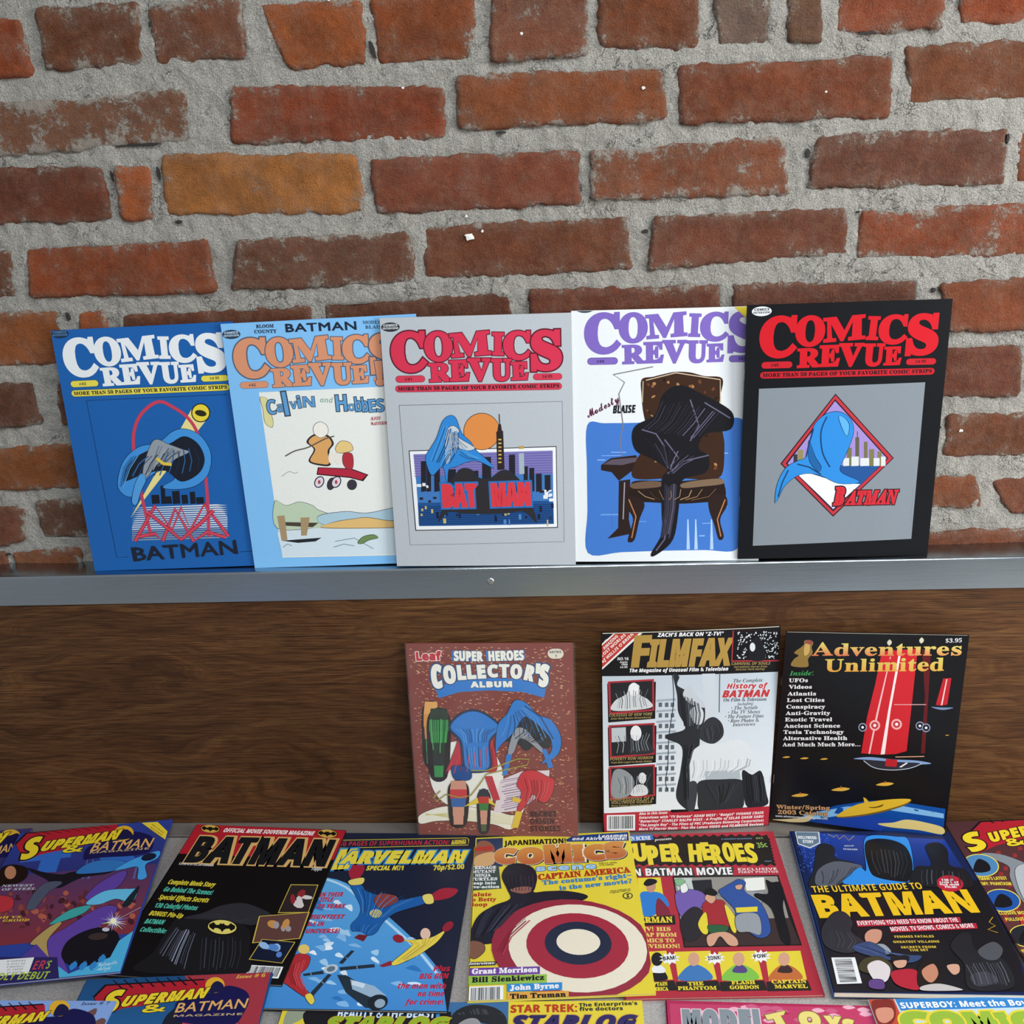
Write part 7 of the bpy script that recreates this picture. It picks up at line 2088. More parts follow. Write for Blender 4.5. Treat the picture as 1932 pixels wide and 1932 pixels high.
|17131c|6|t|si|0.06,0.03|194 2100 221 77 -91 416|S
|e2c92e|7|t|si|0.03|194 2100 221 77 -91 416|S
|17131c|18|t|si|0.06,0.03|393 2245 970 110 7 202|UPERMAN
|e2c92e|19|t|si|0.03|393 2245 970 110 7 202|UPERMAN
|17131c|20|t|s|0.06,0.03|693 2176 260 -10 6 139|&
|e2c92e|21|t|s|0.03|693 2176 260 -10 6 139|&
|d9a860|20|t|r|0.012|1054 2151 764 -22 23 176|BATMAN
|b9a07a|21|t|s|0|1063 2106 753 -25 1 40|MAGAZINE
corner_flash|e0c838|21|p|1588 2653 1800 2642 1980 2415 1985 2249
|6a5420|22|t|s|0|1732 2595 197 -208 12 11|Make & Be Bad!
|6a5420|23|t|s|0|1724 2540 194 -197 12 12|And You Could Be
|6a5420|24|t|s|0|1717 2487 192 -187 12 12|A Hero!
small_print|cfe4ee|18|t|c|0|1721 109 200 13 -4 58|Calamette
|cfe4ee|16|t|c|0|1724 53 144 -4 1 56|Artizki"""
ART['lu'] = """cover_picture|3a3566>2a2f6a|1|p|2 2758 1925 2758 2058 1768 94 1824
masthead|d9a92e|2|e|1814 2618 125 16 69 -147
|17164a|3|s|1536 2275 1705 2563 1820 2640 1917 2651 2051 2366 1937 2184
|17131c|4|t|si|0.06,0.03|518 2354 1259 133 10 220|SUPERMAN
|e2c92e|5|t|si|0.03|518 2354 1259 133 10 220|SUPERMAN
|d9a860|6|t|r|0.012|1514 2192 474 116 -24 169|BATMAN"""
ART['s6'] = """cover_picture|1c4878>255f94|1|p|2 2758 1281 2750 1079 2364 1113 1842 12 1893
|9c3440|2|p|1066 2758 2017 2758 2036 2006 1880 2015 1599 2435 1222 2585
|161c2c|3|s|1040 2225 1182 2364 1388 2287 1279 2039 1054 2019
|1b2030|4|s|1045 2223 1183 2359 1383 2286 1275 2043 1057 2023
|161c2c|5|s|1227 2107 1341 2168 1524 2144 1673 2152 1811 2113 1821 1952 1241 1979
|b83a4c|6|s|1232 2105 1341 2162 1524 2138 1672 2147 1807 2109 1819 1957 1243 1984
masthead|14121a|5|p|156 2514 227 2677 1305 2703 1374 2528 1384 2446 525 2335 367 2240
|a8202e|6|p|179 2494 250 2655 1327 2682 1374 2528 1384 2446 525 2335 367 2240
|14121a|7|p|290 2734 299 2737 442 2615 419 2613
|14121a|8|p|408 2734 418 2737 559 2615 536 2613
|14121a|9|p|526 2734 536 2737 676 2616 653 2614
|14121a|10|p|645 2735 654 2738 793 2616 770 2614
|14121a|11|p|763 2735 773 2738 910 2617 888 2615
|14121a|12|p|881 2736 891 2739 1027 2617 1005 2615
|14121a|13|p|999 2736 1009 2739 1144 2618 1121 2616
|14121a|14|p|1117 2737 1127 2740 1261 2618 1238 2616
|17164a|7|s|1115 2267 1110 2411 1320 2489 1471 2507 1592 2591 1792 2515 1867 2389 1850 2216 1774 2065 1458 2080 1191 2139
|d9a92e|8|e|1444 2607 99 15 42 -109
|1a1a44|9|s|1412 2506 1413 2625 1463 2660 1537 2602 1545 2519
|17131c|7|t|si|0.06,0.03|312 2251 208 56 -44 302|S
|e2c92e|8|t|si|0.03|312 2251 208 56 -44 302|S
|17131c|9|t|si|0.06,0.03|504 2355 895 82 8 143|UPERMAN
|e2c92e|10|t|si|0.03|504 2355 895 82 8 143|UPERMAN
|17131c|11|t|s|0.06,0.03|759 2265 251 10 -4 101|&
|e2c92e|12|t|s|0.03|759 2265 251 10 -4 101|&
|d9a860|11|t|r|0.012|1113 2251 739 27 8 127|BATMAN
|b9a07a|8|t|s|0|1117 2196 721 -8 0 28|MAGAZINE
issue_number|d9b04a|3|t|bi|0.01|1646 2689 318 6 -1 48|Issue # 6"""
ART['s7'] = """cover_picture|7f9fd8|1|p|2 2758 2048 2758 2059 2097 95 2079
|6a4a48|2|s|1786 2574 1859 2653 1897 2646 1905 2574 1852 2531
|6a4a48|2|s|1931 2458 1994 2532 2053 2504 2053 2420
masthead|14121a|2|p|266 2493 304 2637 1280 2720 1371 2571 1393 2500 626 2355 500 2264
|a8202e|3|p|290 2476 329 2620 1303 2703 1371 2571 1393 2500 626 2355 500 2264
|14121a|4|p|354 2691 362 2694 509 2596 489 2593
|14121a|5|p|461 2698 469 2701 616 2603 596 2600
|14121a|6|p|568 2705 577 2708 722 2609 702 2606
|14121a|7|p|676 2712 684 2715 828 2616 808 2613
|14121a|8|p|783 2719 791 2722 934 2623 914 2620
|14121a|9|p|890 2726 898 2729 1040 2630 1020 2627
|14121a|10|p|997 2733 1005 2736 1147 2637 1126 2634
|14121a|11|p|1104 2739 1112 2742 1253 2644 1233 2641
|17164a|12|s|1210 2300 1178 2443 1379 2534 1531 2559 1640 2651 1861 2586 1962 2464 1977 2290 1927 2135 1599 2132 1312 2176
|d9a92e|13|e|1485 2658 100 21 63 -107
|1a1a44|14|s|1471 2556 1449 2675 1494 2712 1581 2659 1606 2576
|17131c|6|t|si|0.06,0.03|450 2271 181 61 -56 272|S
|e2c92e|7|t|si|0.03|450 2271 181 61 -56 272|S
|17131c|14|t|si|0.06,0.03|607 2373 801 120 0 128|UPERMAN
|e2c92e|15|t|si|0.03|607 2373 801 120 0 128|UPERMAN
|17131c|16|t|s|0.06,0.03|927 2302 180 15 -7 89|&
|e2c92e|17|t|s|0.03|927 2302 180 15 -7 89|&
|d9a860|16|t|r|0.012|1209 2276 625 32 5 110|BATMAN
issue_number|2a3448|2|t|bi|0.01|1694 2700 307 10 -1 39|Issue # 7"""
ART['sr'] = """cover_picture|4a2c30>5c3234|1|p|2 2758 1711 2758 933 2 2 152 2 1459
|8c2e30|2|p|370 1911 421 1917 403 1853 351 1847
|8c2e30|2|p|248 1161 297 1166 280 1110 232 1105
|8c2e30|2|p|48 1146 97 1152 81 1095 33 1090
|8c2e30|2|p|350 1283 399 1289 382 1231 333 1226
|8c2e30|2|p|414 1613 465 1619 446 1558 396 1552
|8c2e30|3|p|205 1129 254 1134 237 1078 189 1073
|8c2e30|2|p|275 1819 326 1824 308 1761 257 1756
|8c2e30|4|p|185 1149 234 1154 217 1098 169 1092
|8c2e30|2|p|286 2286 339 2292 320 2225 268 2219
|8c2e30|2|p|570 2129 622 2135 603 2069 550 2063
|8c2e30|2|p|847 1979 899 1984 878 1920 826 1914
|8c2e30|2|p|169 1302 218 1308 201 1250 153 1244
|8c2e30|2|p|300 1627 350 1632 332 1572 282 1566
|8c2e30|2|p|644 1496 694 1501 675 1442 625 1436
|8c2e30|2|p|685 2250 738 2256 717 2189 664 2183
|8c2e30|3|p|387 1669 438 1675 420 1613 369 1608
|8c2e30|2|p|444 1898 496 1903 477 1840 425 1834
|8c2e30|2|p|408 1046 457 1051 439 995 391 990
|8c2e30|2|p|517 1981 569 1987 549 1923 498 1917
|8c2e30|2|p|211 1230 260 1236 244 1178 195 1173
|8c2e30|1|p|2 1059 2 1064 2 1008 2 1003
|8c2e30|2|p|283 1360 333 1365 315 1307 266 1301
|8c2e30|2|p|313 2072 365 2078 347 2013 295 2007
|8c2e30|2|p|708 1918 760 1924 740 1860 688 1855
|8c2e30|2|p|12 1078 60 1083 45 1027 2 1022
|8c2e30|2|p|400 2185 453 2191 434 2124 381 2118
|8c2e30|2|p|109 1787 160 1792 143 1730 92 1724
|8c2e30|2|p|733 1727 784 1733 764 1671 713 1665
|8c2e30|4|p|259 1153 308 1158 291 1102 242 1097
|8c2e30|3|p|76 1814 127 1820 110 1757 59 1751
|241a1c|5|s|190 2143 427 2135 667 1944 779 1740 438 998 332 1395 361 1723 423 1930
|7d858d|6|s|195 2143 425 2130 663 1940 774 1741 435 1002 338 1395 367 1722 428 1932
|241a1c|7|s|471 1845 721 1942 918 1733 570 992 362 1274
|a8b0b6|8|s|476 1843 719 1937 913 1733 566 996 368 1275
|241a1c|9|s|183 1055 508 1153 494 289 149 389
|b23030|10|s|188 1053 503 1151 489 291 154 391
inset_picture#1580|d9cc50|7|e|117 1949 196 -50 -94 -193
|4a7fae|8|e|117 1949 185 -47 -87 -179
|14161c|9|s|2 1870 131 2058 219 1987 195 1859 66 1823
inset_picture#1755|d9cc50|7|e|123 1363 187 -46 -90 -177
|1d4f9c|8|e|123 1363 177 -43 -83 -163
|14161c|9|s|2 1290 137 1462 221 1397 198 1280 74 1247
inset_picture#1960|d9cc50|11|e|162 813 179 -42 -87 -162
|20242c|12|e|162 813 169 -39 -80 -150
|14161c|13|s|40 746 176 904 256 845 234 737 115 707
cover_lines|ddc84a|8|t|s|0.01|-53 1699 378 -8 1 54|BATMAN'S LATEST
|ddc84a|7|t|s|0.01|-66 1620 401 -22 3 54|ENEMY: PHANTASM
|ddc84a|11|t|s|0.01|-57 1142 415 -10 1 50|EXCLUSIVE MOVIE
|ddc84a|11|t|s|0.01|34 1042 201 -3 1 49|PULLOUT
|ddc84a|11|t|s|0.01|-32 581 246 -3 1 45|THE ORIGIN
masthead|14121a|3|p|193 2535 435 2758 1617 2758 1522 2706 1451 2590 446 2287 171 2156
|a8202e|4|p|199 2506 441 2731 1621 2758 1522 2706 1451 2590 446 2287 171 2156
|14121a|5|p|542 2758 556 2758 603 2706 574 2703
|14121a|5|p|669 2758 683 2758 729 2722 700 2719
|14121a|5|p|797 2758 811 2758 855 2738 826 2735
|14121a|5|p|925 2758 939 2758 982 2754 953 2751
|14121a|1|p|1053 2758 1068 2758 1109 2758 1080 2758
|14121a|1|p|1182 2758 1196 2758 1236 2758 1207 2758
|14121a|1|p|1311 2758 1325 2758 1363 2758 1334 2758
|14121a|1|p|1440 2758 1454 2758 1491 2758 1461 2758
|17164a|8|s|846 2218 980 2417 1301 2527 1493 2551 1718 2670 1877 2564 1839 2389 1650 2149 1414 1941 1063 1961 810 2041
|d9a92e|9|e|1561 2692 131 21 -59 -153
|1a1a44|10|s|1425 2551 1543 2717 1635 2758 1665 2685 1593 2569
|17131c|5|t|si|0.06,0.03|117 2170 274 106 -78 304|S
|e2c92e|6|t|si|0.03|117 2170 274 106 -78 304|S
|17131c|11|t|si|0.06,0.03|419 2344 1041 233 -12 171|UPERMAN
|e2c92e|12|t|si|0.03|419 2344 1041 233 -12 171|UPERMAN
|17131c|13|t|s|0.06,0.03|581 2256 236 32 -17 129|&
|e2c92e|14|t|s|0.03|581 2256 236 32 -17 129|&
|d9a860|13|t|r|0.012|903 2215 834 134 -10 160|BATMAN"""
ART['mv'] = """header_band|a81f2c|1|p|2 2590 2038 2581 2038 2012 2 2006
emblem#1|16130f|2|e|217 2510 138 -4 31 -85
|c9a24a|3|e|217 2510 128 -4 28 -78
|14120f|4|p|91 2533 120 2561 155 2531 182 2534 184 2553 204 2543 215 2553 233 2533 263 2528 274 2556 327 2526 337 2495 312 2469 287 2493 262 2492 245 2479 240 2452 214 2480 185 2494 159 2497 153 2474 106 2502
emblem#2|16130f|2|e|1809 2506 141 -4 23 -89
|c9a24a|3|e|1809 2506 130 -4 21 -81
|14120f|4|p|1682 2530 1715 2559 1748 2528 1775 2531 1780 2551 1799 2540 1811 2550 1828 2529 1857 2525 1872 2554 1923 2523 1929 2490 1901 2463 1878 2488 1853 2487 1834 2473 1826 2445 1802 2474 1775 2489 1748 2492 1740 2468 1695 2497
header_lines|ece6e6|2|t|si|0.01|412 2455 1228 4 0 82|OFFICIAL MOVIE SOUVENIR MAGAZINE
masthead|cfa866|3|t|s|0.055|117 1816 1879 38 6 568|BATMAN
|15171b|4|t|s|0.018|131 1842 1830 36 5 517|BATMAN
small_print|d9dadc|4|t|si|0|85 1800 459 -3 0 40|$3.95 U.S./$3.50 Canada
maker_logo|d9dadc|5|t|si|0|1810 1806 134 4 -2 61|Topps
cover_lines|d9c93c|1|t|si|0.01|96 1449 608 -16 2 83|Complete Movie Story
|4fb8a4|1|t|si|0.01|94 1321 628 -22 3 81|Go Behind The Scenes!
|d9c93c|1|t|si|0.01|95 1184 635 -15 2 80|Special Effects Secrets
|4fb8a4|1|t|si|0.01|107 1045 539 -12 2 78|130 Colorful Photos
|d9c93c|1|t|si|0.01|97 916 425 -21 4 76|BONUS! Pin-Up
|4fb8a4|1|t|si|0.01|103 783 242 -3 1 75|BATMAN
|4fb8a4|1|t|si|0.01|110 654 334 -9 2 73|Collectibles
cover_picture|2a2b32|2|s|556 888 747 1000 918 1132 1152 1188 1384 1123 1591 998 1424 850 1218 856
|17181c|3|s|309 94 416 350 439 783 556 888 1296 842 1502 482 1581 117 829 62
|31333c|3|l|113 707 920 853 977 990 1001
|31333c|4|l|83 836 932 927 963 1041 986
|3a3c46|5|l|74 955 936 1012 948 1060 961
|3a3c46|3|l|129 1106 951 1100 931 1101 940
|31333c|4|l|127 1185 953 1151 922 1118 927
|3a3c46|5|l|73 1349 961 1256 902 1158 899
|31333c|6|l|112 1461 986 1304 893 1171 886
|30323a|4|l|103 481 375 495 584 519 749
|4a4e5c|5|l|148 506 337 517 572 536 744
|6a7086|4|l|109 550 306 553 550 564 718
|30323a|4|l|147 594 305 589 528 594 705
|4a4e5c|4|l|123 622 309 612 513 614 699
|4a4e5c|5|l|160 655 264 639 497 636 704
|8a92a8|6|l|145 690 236 667 480 658 725
|8a92a8|7|l|88 737 202 705 457 687 720
|8a92a8|8|l|79 759 193 723 446 703 692
|4a4e5c|9|l|94 800 215 764 421 740 643
|30323a|10|l|132 831 193 790 406 755 693
|6a7086|11|l|77 877 141 823 385 784 666
|2a2c34|4|l|115 898 604 967 406 1063 139
|3a3d48|5|l|128 941 615 1016 404 1096 168
|2a2c34|6|l|99 1010 589 1077 402 1159 143
|3a3d48|7|l|122 1061 592 1130 400 1193 185
|3a3d48|8|l|73 1092 629 1176 398 1246 142
|3a3d48|9|l|113 1153 579 1220 396 1273 187
|2a2c34|10|l|87 1196 630 1283 394 1337 156
|3a3d48|11|l|72 1247 635 1337 392 1376 203
|2a2c34|12|l|141 1297 589 1371 391 1408 190
|2a2c34|13|l|105 1354 592 1431 389 1462 188
emblem|16130f|12|e|1062 787 187 -2 42 -119
|d9cc6a|13|e|1062 787 173 -2 38 -108
|14120f|14|p|891 816 931 856 978 815 1014 820 1017 847 1044 833 1059 847 1084 819 1124 814 1139 854 1210 813 1223 769 1190 732 1157 765 1123 763 1099 744 1094 706 1058 744 1019 764 984 766 976 734 912 772
inset_photo#1443|c9b04a|1|p|1635 1542 1978 1558 2001 1085 1638 1054
|2a2224|2|p|1645 1530 1969 1545 1992 1096 1646 1067
|cfc9c8|3|E|1838 1214 75 -23 6 -61
|8a2830|4|E|1742 1295 31 -86 -31 -4
|cfc9c8|3|E|1899 1335 78 -4 9 -35
|8a2830|5|E|1817 1391 -25 -61 -40 38
|cfc9c8|6|E|1834 1265 41 -86 -35 -13
inset_photo#1180|c9b04a|14|p|1433 987 2013 1095 2032 670 1503 564
|5a3c38|15|p|1449 979 1999 1082 2018 677 1515 577
|9a9298|16|E|1783 817 20 -54 -27 -4
|c08a4a|17|E|1794 885 -2 -80 -45 21
|9a9298|18|E|1847 811 -2 -43 -39 19
|c08a4a|16|E|1647 869 80 -21 8 -62
|9a9298|17|E|1688 858 13 -60 -37 5
inset_photo#1205|c9b04a|16|p|1595 635 1995 617 1948 296 1553 324
|131a30|17|p|1604 627 1984 609 1939 304 1564 331
|4f7fc0|18|E|1722 518 -2 -40 -25 12
|8fb4e0|18|E|1807 520 -37 -26 -36 55
|4f7fc0|19|E|1770 518 71 -16 8 -52
|8fb4e0|20|E|1654 538 71 -29 1 -47
|4f7fc0|19|E|1870 419 32 -31 -18 -32
barcode|e9ecee|1|p|1586 252 1975 252 1975 86 1586 86
|20242a|2|p|1610 106 1616 106 1616 239 1610 239
|20242a|2|p|1624 106 1630 106 1630 239 1624 239
|20242a|2|p|1638 106 1641 106 1641 239 1638 239
|20242a|2|p|1647 106 1651 106 1651 239 1647 239
|20242a|2|p|1659 106 1662 106 1662 239 1659 239
|20242a|2|p|1665 106 1669 106 1669 239 1665 239
|20242a|2|p|1674 106 1684 106 1684 239 1674 239
|20242a|2|p|1687 106 1698 106 1698 239 1687 239
|20242a|2|p|1706 106 1709 106 1709 239 1706 239
|20242a|2|p|1717 106 1721 106 1721 239 1717 239
|20242a|2|p|1724 106 1729 106 1729 239 1724 239
|20242a|2|p|1734 106 1740 106 1740 239 1734 239
|20242a|2|p|1744 106 1754 106 1754 239 1744 239
|20242a|2|p|1757 106 1761 106 1761 239 1757 239
|20242a|2|p|1764 106 1774 106 1774 239 1764 239
|20242a|2|p|1777 106 1782 106 1782 239 1777 239
|20242a|2|p|1785 106 1788 106 1788 239 1785 239
|20242a|2|p|1792 106 1796 106 1796 239 1792 239
|20242a|2|p|1799 106 1804 106 1804 239 1799 239
|20242a|2|p|1809 106 1816 106 1816 239 1809 239
|20242a|2|p|1819 106 1823 106 1823 239 1819 239
|20242a|2|p|1827 106 1831 106 1831 239 1827 239
|20242a|2|p|1836 106 1843 106 1843 239 1836 239
|20242a|2|p|1846 106 1853 106 1853 239 1846 239
|20242a|2|p|1858 106 1862 106 1862 239 1858 239
|20242a|2|p|1865 106 1872 106 1872 239 1865 239
|20242a|2|p|1875 106 1882 106 1882 239 1875 239
|20242a|2|p|1887 106 1890 106 1890 239 1887 239
|20242a|2|p|1898 106 1904 106 1904 239 1898 239
|20242a|2|p|1908 106 1914 106 1914 239 1908 239
|20242a|2|p|1919 106 1926 106 1926 239 1919 239
|20242a|2|p|1931 106 1937 106 1937 239 1931 239
|20242a|2|p|1941 106 1951 106 1951 239 1941 239"""
ART['mm'] = """cover_picture|5aa4dc>3f86cc|1|p|2 2015 1160 2043 1894 650 2051 11 2 2
|1b2236|2|S|28 2187 247 2030 560 1918 985 1548 1301 1251 1546 999 1759 742 1963 495 2059 498 2059 1144 2059 2055 2058 2856 864 2856 2 2856 2 2223
|a9d2ee|3|l|334 271 1991 578 1841 974 1475 1319 1147 1622 836 1891 494
|7fb4e2|4|S|382 1485 488 1488 508 1457 414 1461
|2f72b8|4|S|1529 591 1615 625 1707 533 1557 568
|9cc8ea|4|S|498 981 556 1004 626 912 527 964
|cfe4f4|4|S|484 1591 523 1628 611 1528 517 1559
|cfe4f4|2|S|1087 95 1136 98 1224 70 1119 55
|9cc8ea|4|S|1470 817 1553 828 1630 747 1501 779
|cfe4f4|4|S|629 1519 711 1547 744 1434 662 1491
|9cc8ea|4|S|665 1109 702 1145 819 1052 699 1070
|2f72b8|3|S|80 1606 143 1610 172 1588 115 1575
|2f72b8|5|S|208 1522 293 1546 401 1440 243 1488
|cfe4f4|4|S|808 509 870 537 906 438 838 483
|7fb4e2|2|S|1449 354 1504 356 1550 287 1476 335
|7fb4e2|4|S|1124 696 1173 702 1222 620 1154 668
|cfe4f4|5|S|1108 724 1147 737 1223 651 1142 679
|cfe4f4|4|S|696 762 736 793 804 724 728 729
|cfe4f4|4|S|229 1269 286 1287 394 1239 261 1246
|7fb4e2|4|S|443 1029 490 1067 549 1014 473 1010
|7fb4e2|5|S|657 1060 693 1078 756 1013 692 1019
|2f72b8|6|S|140 1512 243 1553 270 1491 173 1487
|cfe4f4|5|S|534 927 637 951 624 897 569 886
|2f72b8|2|S|1089 241 1125 276 1215 215 1117 222
|2f72b8|5|S|197 1238 295 1245 373 1180 228 1217
|9cc8ea|2|S|691 358 727 395 815 335 719 344
|9cc8ea|4|S|1091 817 1170 845 1179 760 1124 776
|7fb4e2|6|S|647 1028 733 1064 777 953 677 1005
|9cc8ea|4|S|544 665 606 699 664 590 579 623
|cfe4f4|5|S|532 1156 638 1174 682 1140 569 1107
|e4f0f8|6|S|502 869 597 900 651 841 538 823
|7fb4e2|7|S|443 879 551 899 560 802 475 852
|9cc8ea|7|S|688 1107 762 1140 805 1035 718 1085
|2f72b8|4|S|1335 668 1407 696 1427 639 1363 649
|e4f0f8|8|S|390 789 443 820 492 748 419 771
|7fb4e2|3|S|1399 373 1494 400 1564 305 1427 351
|9cc8ea|4|S|1452 1008 1517 1042 1635 934 1480 989
|2f72b8|7|S|183 1597 282 1635 346 1544 215 1575
|e4f0f8|4|S|591 567 674 583 727 519 623 538
|7fb4e2|2|S|850 252 928 269 1018 226 883 213
|2f72b8|2|S|802 157 865 183 951 108 830 138
|cfe4f4|2|S|1579 384 1684 390 1750 341 1607 358
|7fb4e2|2|S|481 420 567 435 632 361 510 401
|7fb4e2|5|S|372 1333 415 1356 556 1275 408 1293
|7fb4e2|4|S|818 915 896 930 973 872 848 893
|7fb4e2|3|S|870 95 959 119 1012 43 904 53
|7fb4e2|3|S|571 392 652 400 660 351 604 357
|2f72b8|4|S|1446 689 1534 701 1528 674 1474 668
|23303e|5|p|766 641 866 829 905 821 813 626
|23303e|6|p|787 578 1166 634 1182 587 810 532
|23303e|5|p|408 476 615 527 639 481 423 445
|23303e|6|p|559 221 687 482 727 468 600 177
|8fa6ba|6|l|77 828 722 851 704
|8fa6ba|6|l|77 489 496 504 459
|8fa6ba|7|l|77 976 606 993 559
|8fa6ba|7|l|77 641 373 672 344
|b4c4d2|6|e|701 553 70 32 29 -59
|5e7284|7|e|701 553 42 19 17 -36
|23303e|5|p|788 469 884 471 1402 153 1354 36 1192 32 938 230
|93b0ca|6|p|946 411 1227 326 1383 196 1210 177 999 276
|c6d8e6|7|p|973 396 1126 354 1115 294 974 336
|1a232e|7|e|1306 107 98 43 43 -96
|8fa6ba|8|e|1332 93 51 23 24 -55
|1a2430|8|s|613 1898 760 1887 851 1773 1038 1702 1260 1632 1551 1710 1610 1591 1273 1422 1149 1263 1102 1106 1019 1051 903 1117 812 1117 775 1224 835 1366 810 1543
|1d5aa0|9|s|619 1899 758 1882 848 1769 1036 1697 1260 1626 1550 1705 1606 1595 1269 1427 1144 1265 1098 1109 1019 1057 904 1122 815 1121 780 1224 840 1366 815 1545
|1a2430|4|s|512 2233 588 2301 734 2218 721 2015 611 1973
|9c2438|5|s|517 2233 587 2295 729 2216 716 2017 615 1977
|1a2430|10|s|588 1961 760 2013 771 1897 635 1875
|d9ca6a|11|s|592 1957 758 2008 767 1901 636 1880
|1a2430|4|s|1624 1707 1754 1844 1947 1827 1884 1687 1692 1627
|9c2438|5|s|1629 1706 1756 1839 1943 1823 1881 1691 1692 1633
|1a2430|10|s|1532 1706 1641 1738 1690 1595 1593 1572
|d9ca6a|11|s|1537 1704 1638 1734 1684 1596 1596 1576
|1a2430|10|s|965 1659 1028 1739 1210 1704 1255 1605 1102 1490 1004 1527
|8a3c30|11|s|970 1658 1029 1734 1208 1699 1250 1607 1100 1496 1009 1530
|d9ca6a|10|e|1033 1405 73 1 13 -68
|6a2028|10|p|856 1020 902 1071 1007 1056 976 963
|1a2430|10|s|1430 991 1570 1005 1738 1042 1879 1145 1827 986 1732 867 1613 751 1414 618 1353 656 1472 820 1539 932
|ddc84e|11|s|1435 989 1571 1000 1740 1037 1876 1141 1822 988 1727 871 1610 755 1412 623 1358 654 1477 817 1544 933
|d9b8a4|12|e|1663 1094 58 1 13 -88
|8a2434|12|e|1368 1013 67 -24 -3 -58
|8a2434|12|e|1905 1210 49 67 35 -47
|8a2434|12|p|1226 611 1340 685 1364 622 1273 589
|1a2430|9|s|194 393 218 614 268 764 421 733 438 570 382 460 457 311 575 179 513 155 293 300
|a82c34|10|s|199 394 224 613 271 759 416 730 433 570 376 460 452 308 570 177 515 160 297 305
|ddc36a|10|e|324 834 65 1 19 -72
|1a2430|11|s|506 175 565 211 632 121 614 56 565 85
|ddc84e|12|s|511 175 563 206 627 119 612 61 569 89
|3f80c4|10|l|111 722 1835 832 1614 878 1411
|123f74|11|l|113 791 1809 865 1605 896 1418
|174a86|12|l|76 854 1800 900 1595 921 1393
|3f80c4|13|l|57 898 1760 921 1589 935 1357
|174a86|10|l|57 948 1780 950 1582 950 1399
|3f80c4|12|l|75 1034 1763 996 1569 975 1346
|174a86|13|l|105 1078 1751 1020 1563 988 1339
|3f80c4|14|l|99 1129 1705 1056 1553 1013 1362
|123f74|15|l|58 1171 1699 1079 1546 1021 1337
|3f80c4|16|l|104 1223 1688 1110 1538 1045 1351
|174a86|17|l|81 1309 1708 1142 1529 1059 1335
|174a86|18|l|83 1320 1659 1171 1522 1087 1353
|3f80c4|19|l|99 1418 1662 1214 1510 1104 1330
|3f80c4|20|l|67 1440 1645 1234 1504 1126 1342
|123f74|10|l|57 843 1205 857 1156 882 1100
|123f74|11|l|50 883 1206 887 1156 903 1098
|3f80c4|10|l|68 938 1218 928 1157 932 1087
|3f80c4|10|l|51 990 1225 967 1158 958 1084
|123f74|11|l|71 1027 1226 997 1159 980 1095
|3f80c4|12|l|83 1087 1240 1038 1159 1005 1085
|b09a2e|12|l|67 1497 976 1616 918 1449 714
|b09a2e|13|l|59 1536 996 1631 918 1419 665
|ece08a|14|l|63 1607 994 1650 919 1453 688
|b09a2e|15|l|43 1645 1012 1665 919 1469 694
|b09a2e|16|l|77 1681 1027 1678 919 1480 695
|b09a2e|17|l|52 1737 1047 1697 919 1506 708
|ece08a|18|l|62 1759 1048 1706 920 1468 659
|b09a2e|19|l|40 1805 1064 1722 920 1482 661
|7a1c24|11|l|63 236 582 255 458 327 326
|7a1c24|12|l|56 256 597 272 461 350 318
|7a1c24|13|l|94 276 617 289 463 375 308
|d0525a|14|l|72 295 622 304 465 391 309
|d0525a|15|l|67 322 635 326 468 429 283
|d0525a|16|l|52 336 634 337 469 461 248
|d0525a|17|l|74 365 675 360 472 479 260
|d0525a|18|l|63 386 667 378 475 532 198
header_band|d9c63c|3|l|103 2 2697 1947 2771 1972 2739 1977 2633 2 2541
|c0303c|4|t|s|0|167 2591 1561 50 -3 86|52 BIG PAGES OF SUPERHUMAN ACTION!
|d9c63c|4|t|s|0.02|1760 2684 185 15 -3 43|A QUALITY
|d9c63c|5|t|s|0.02|1761 2641 185 15 -3 43|MAGAZINE
masthead|2f80c0|6|t|si|0.07,0.03|323 2146 250 27 -3 378|M
|ddcb45|7|t|si|0.03|323 2146 250 27 -3 378|M
|2f80c0|8|t|si|0.085,0.04|401 2256 1588 31 7 245|ARVELMAN
|ddcb45|9|t|si|0.04|401 2256 1588 31 7 245|ARVELMAN
cover_lines|ddcb45|3|t|si|0.02|760 2144 464 10 -2 84|SPECIAL N°1
|ddcb45|10|t|si|0.01|1598 2151 380 33 -8 92|70p/$2.00
|b8243c|4|t|si|0.012|289 1670 284 12 -3 76|IN THEIR
|b8243c|8|t|si|0.012|144 1582 383 10 -2 74|OWN TITLE −
|b8243c|10|t|si|0.012|147 1469 497 16 -2 73|FOR 20 YEARS
|b8243c|10|t|si|0.012|62 1295 618 18 -2 71|THE MIGHTIEST
|b8243c|6|t|si|0.012|132 1184 330 13 -3 70|FAMILY IN
|b8243c|10|t|si|0.012|111 1070 559 17 -2 69|THE UNIVERSE!
|b8243c|12|t|si|0.012|1831 542 183 7 -3 78|Plus
|b8243c|4|t|si|0.012|1695 434 316 13 -3 77|BIG BEN
|b8243c|4|t|si|0.012|1482 299 518 9 -1 75|the man with
|b8243c|2|t|si|0.012|1711 198 285 7 -2 74|no time
|b8243c|2|t|si|0.012|1595 85 404 10 -2 72|for crime!
small_print|4f86bc|3|t|c|0|1576 30 320 20 -3 43|Chester 84"""
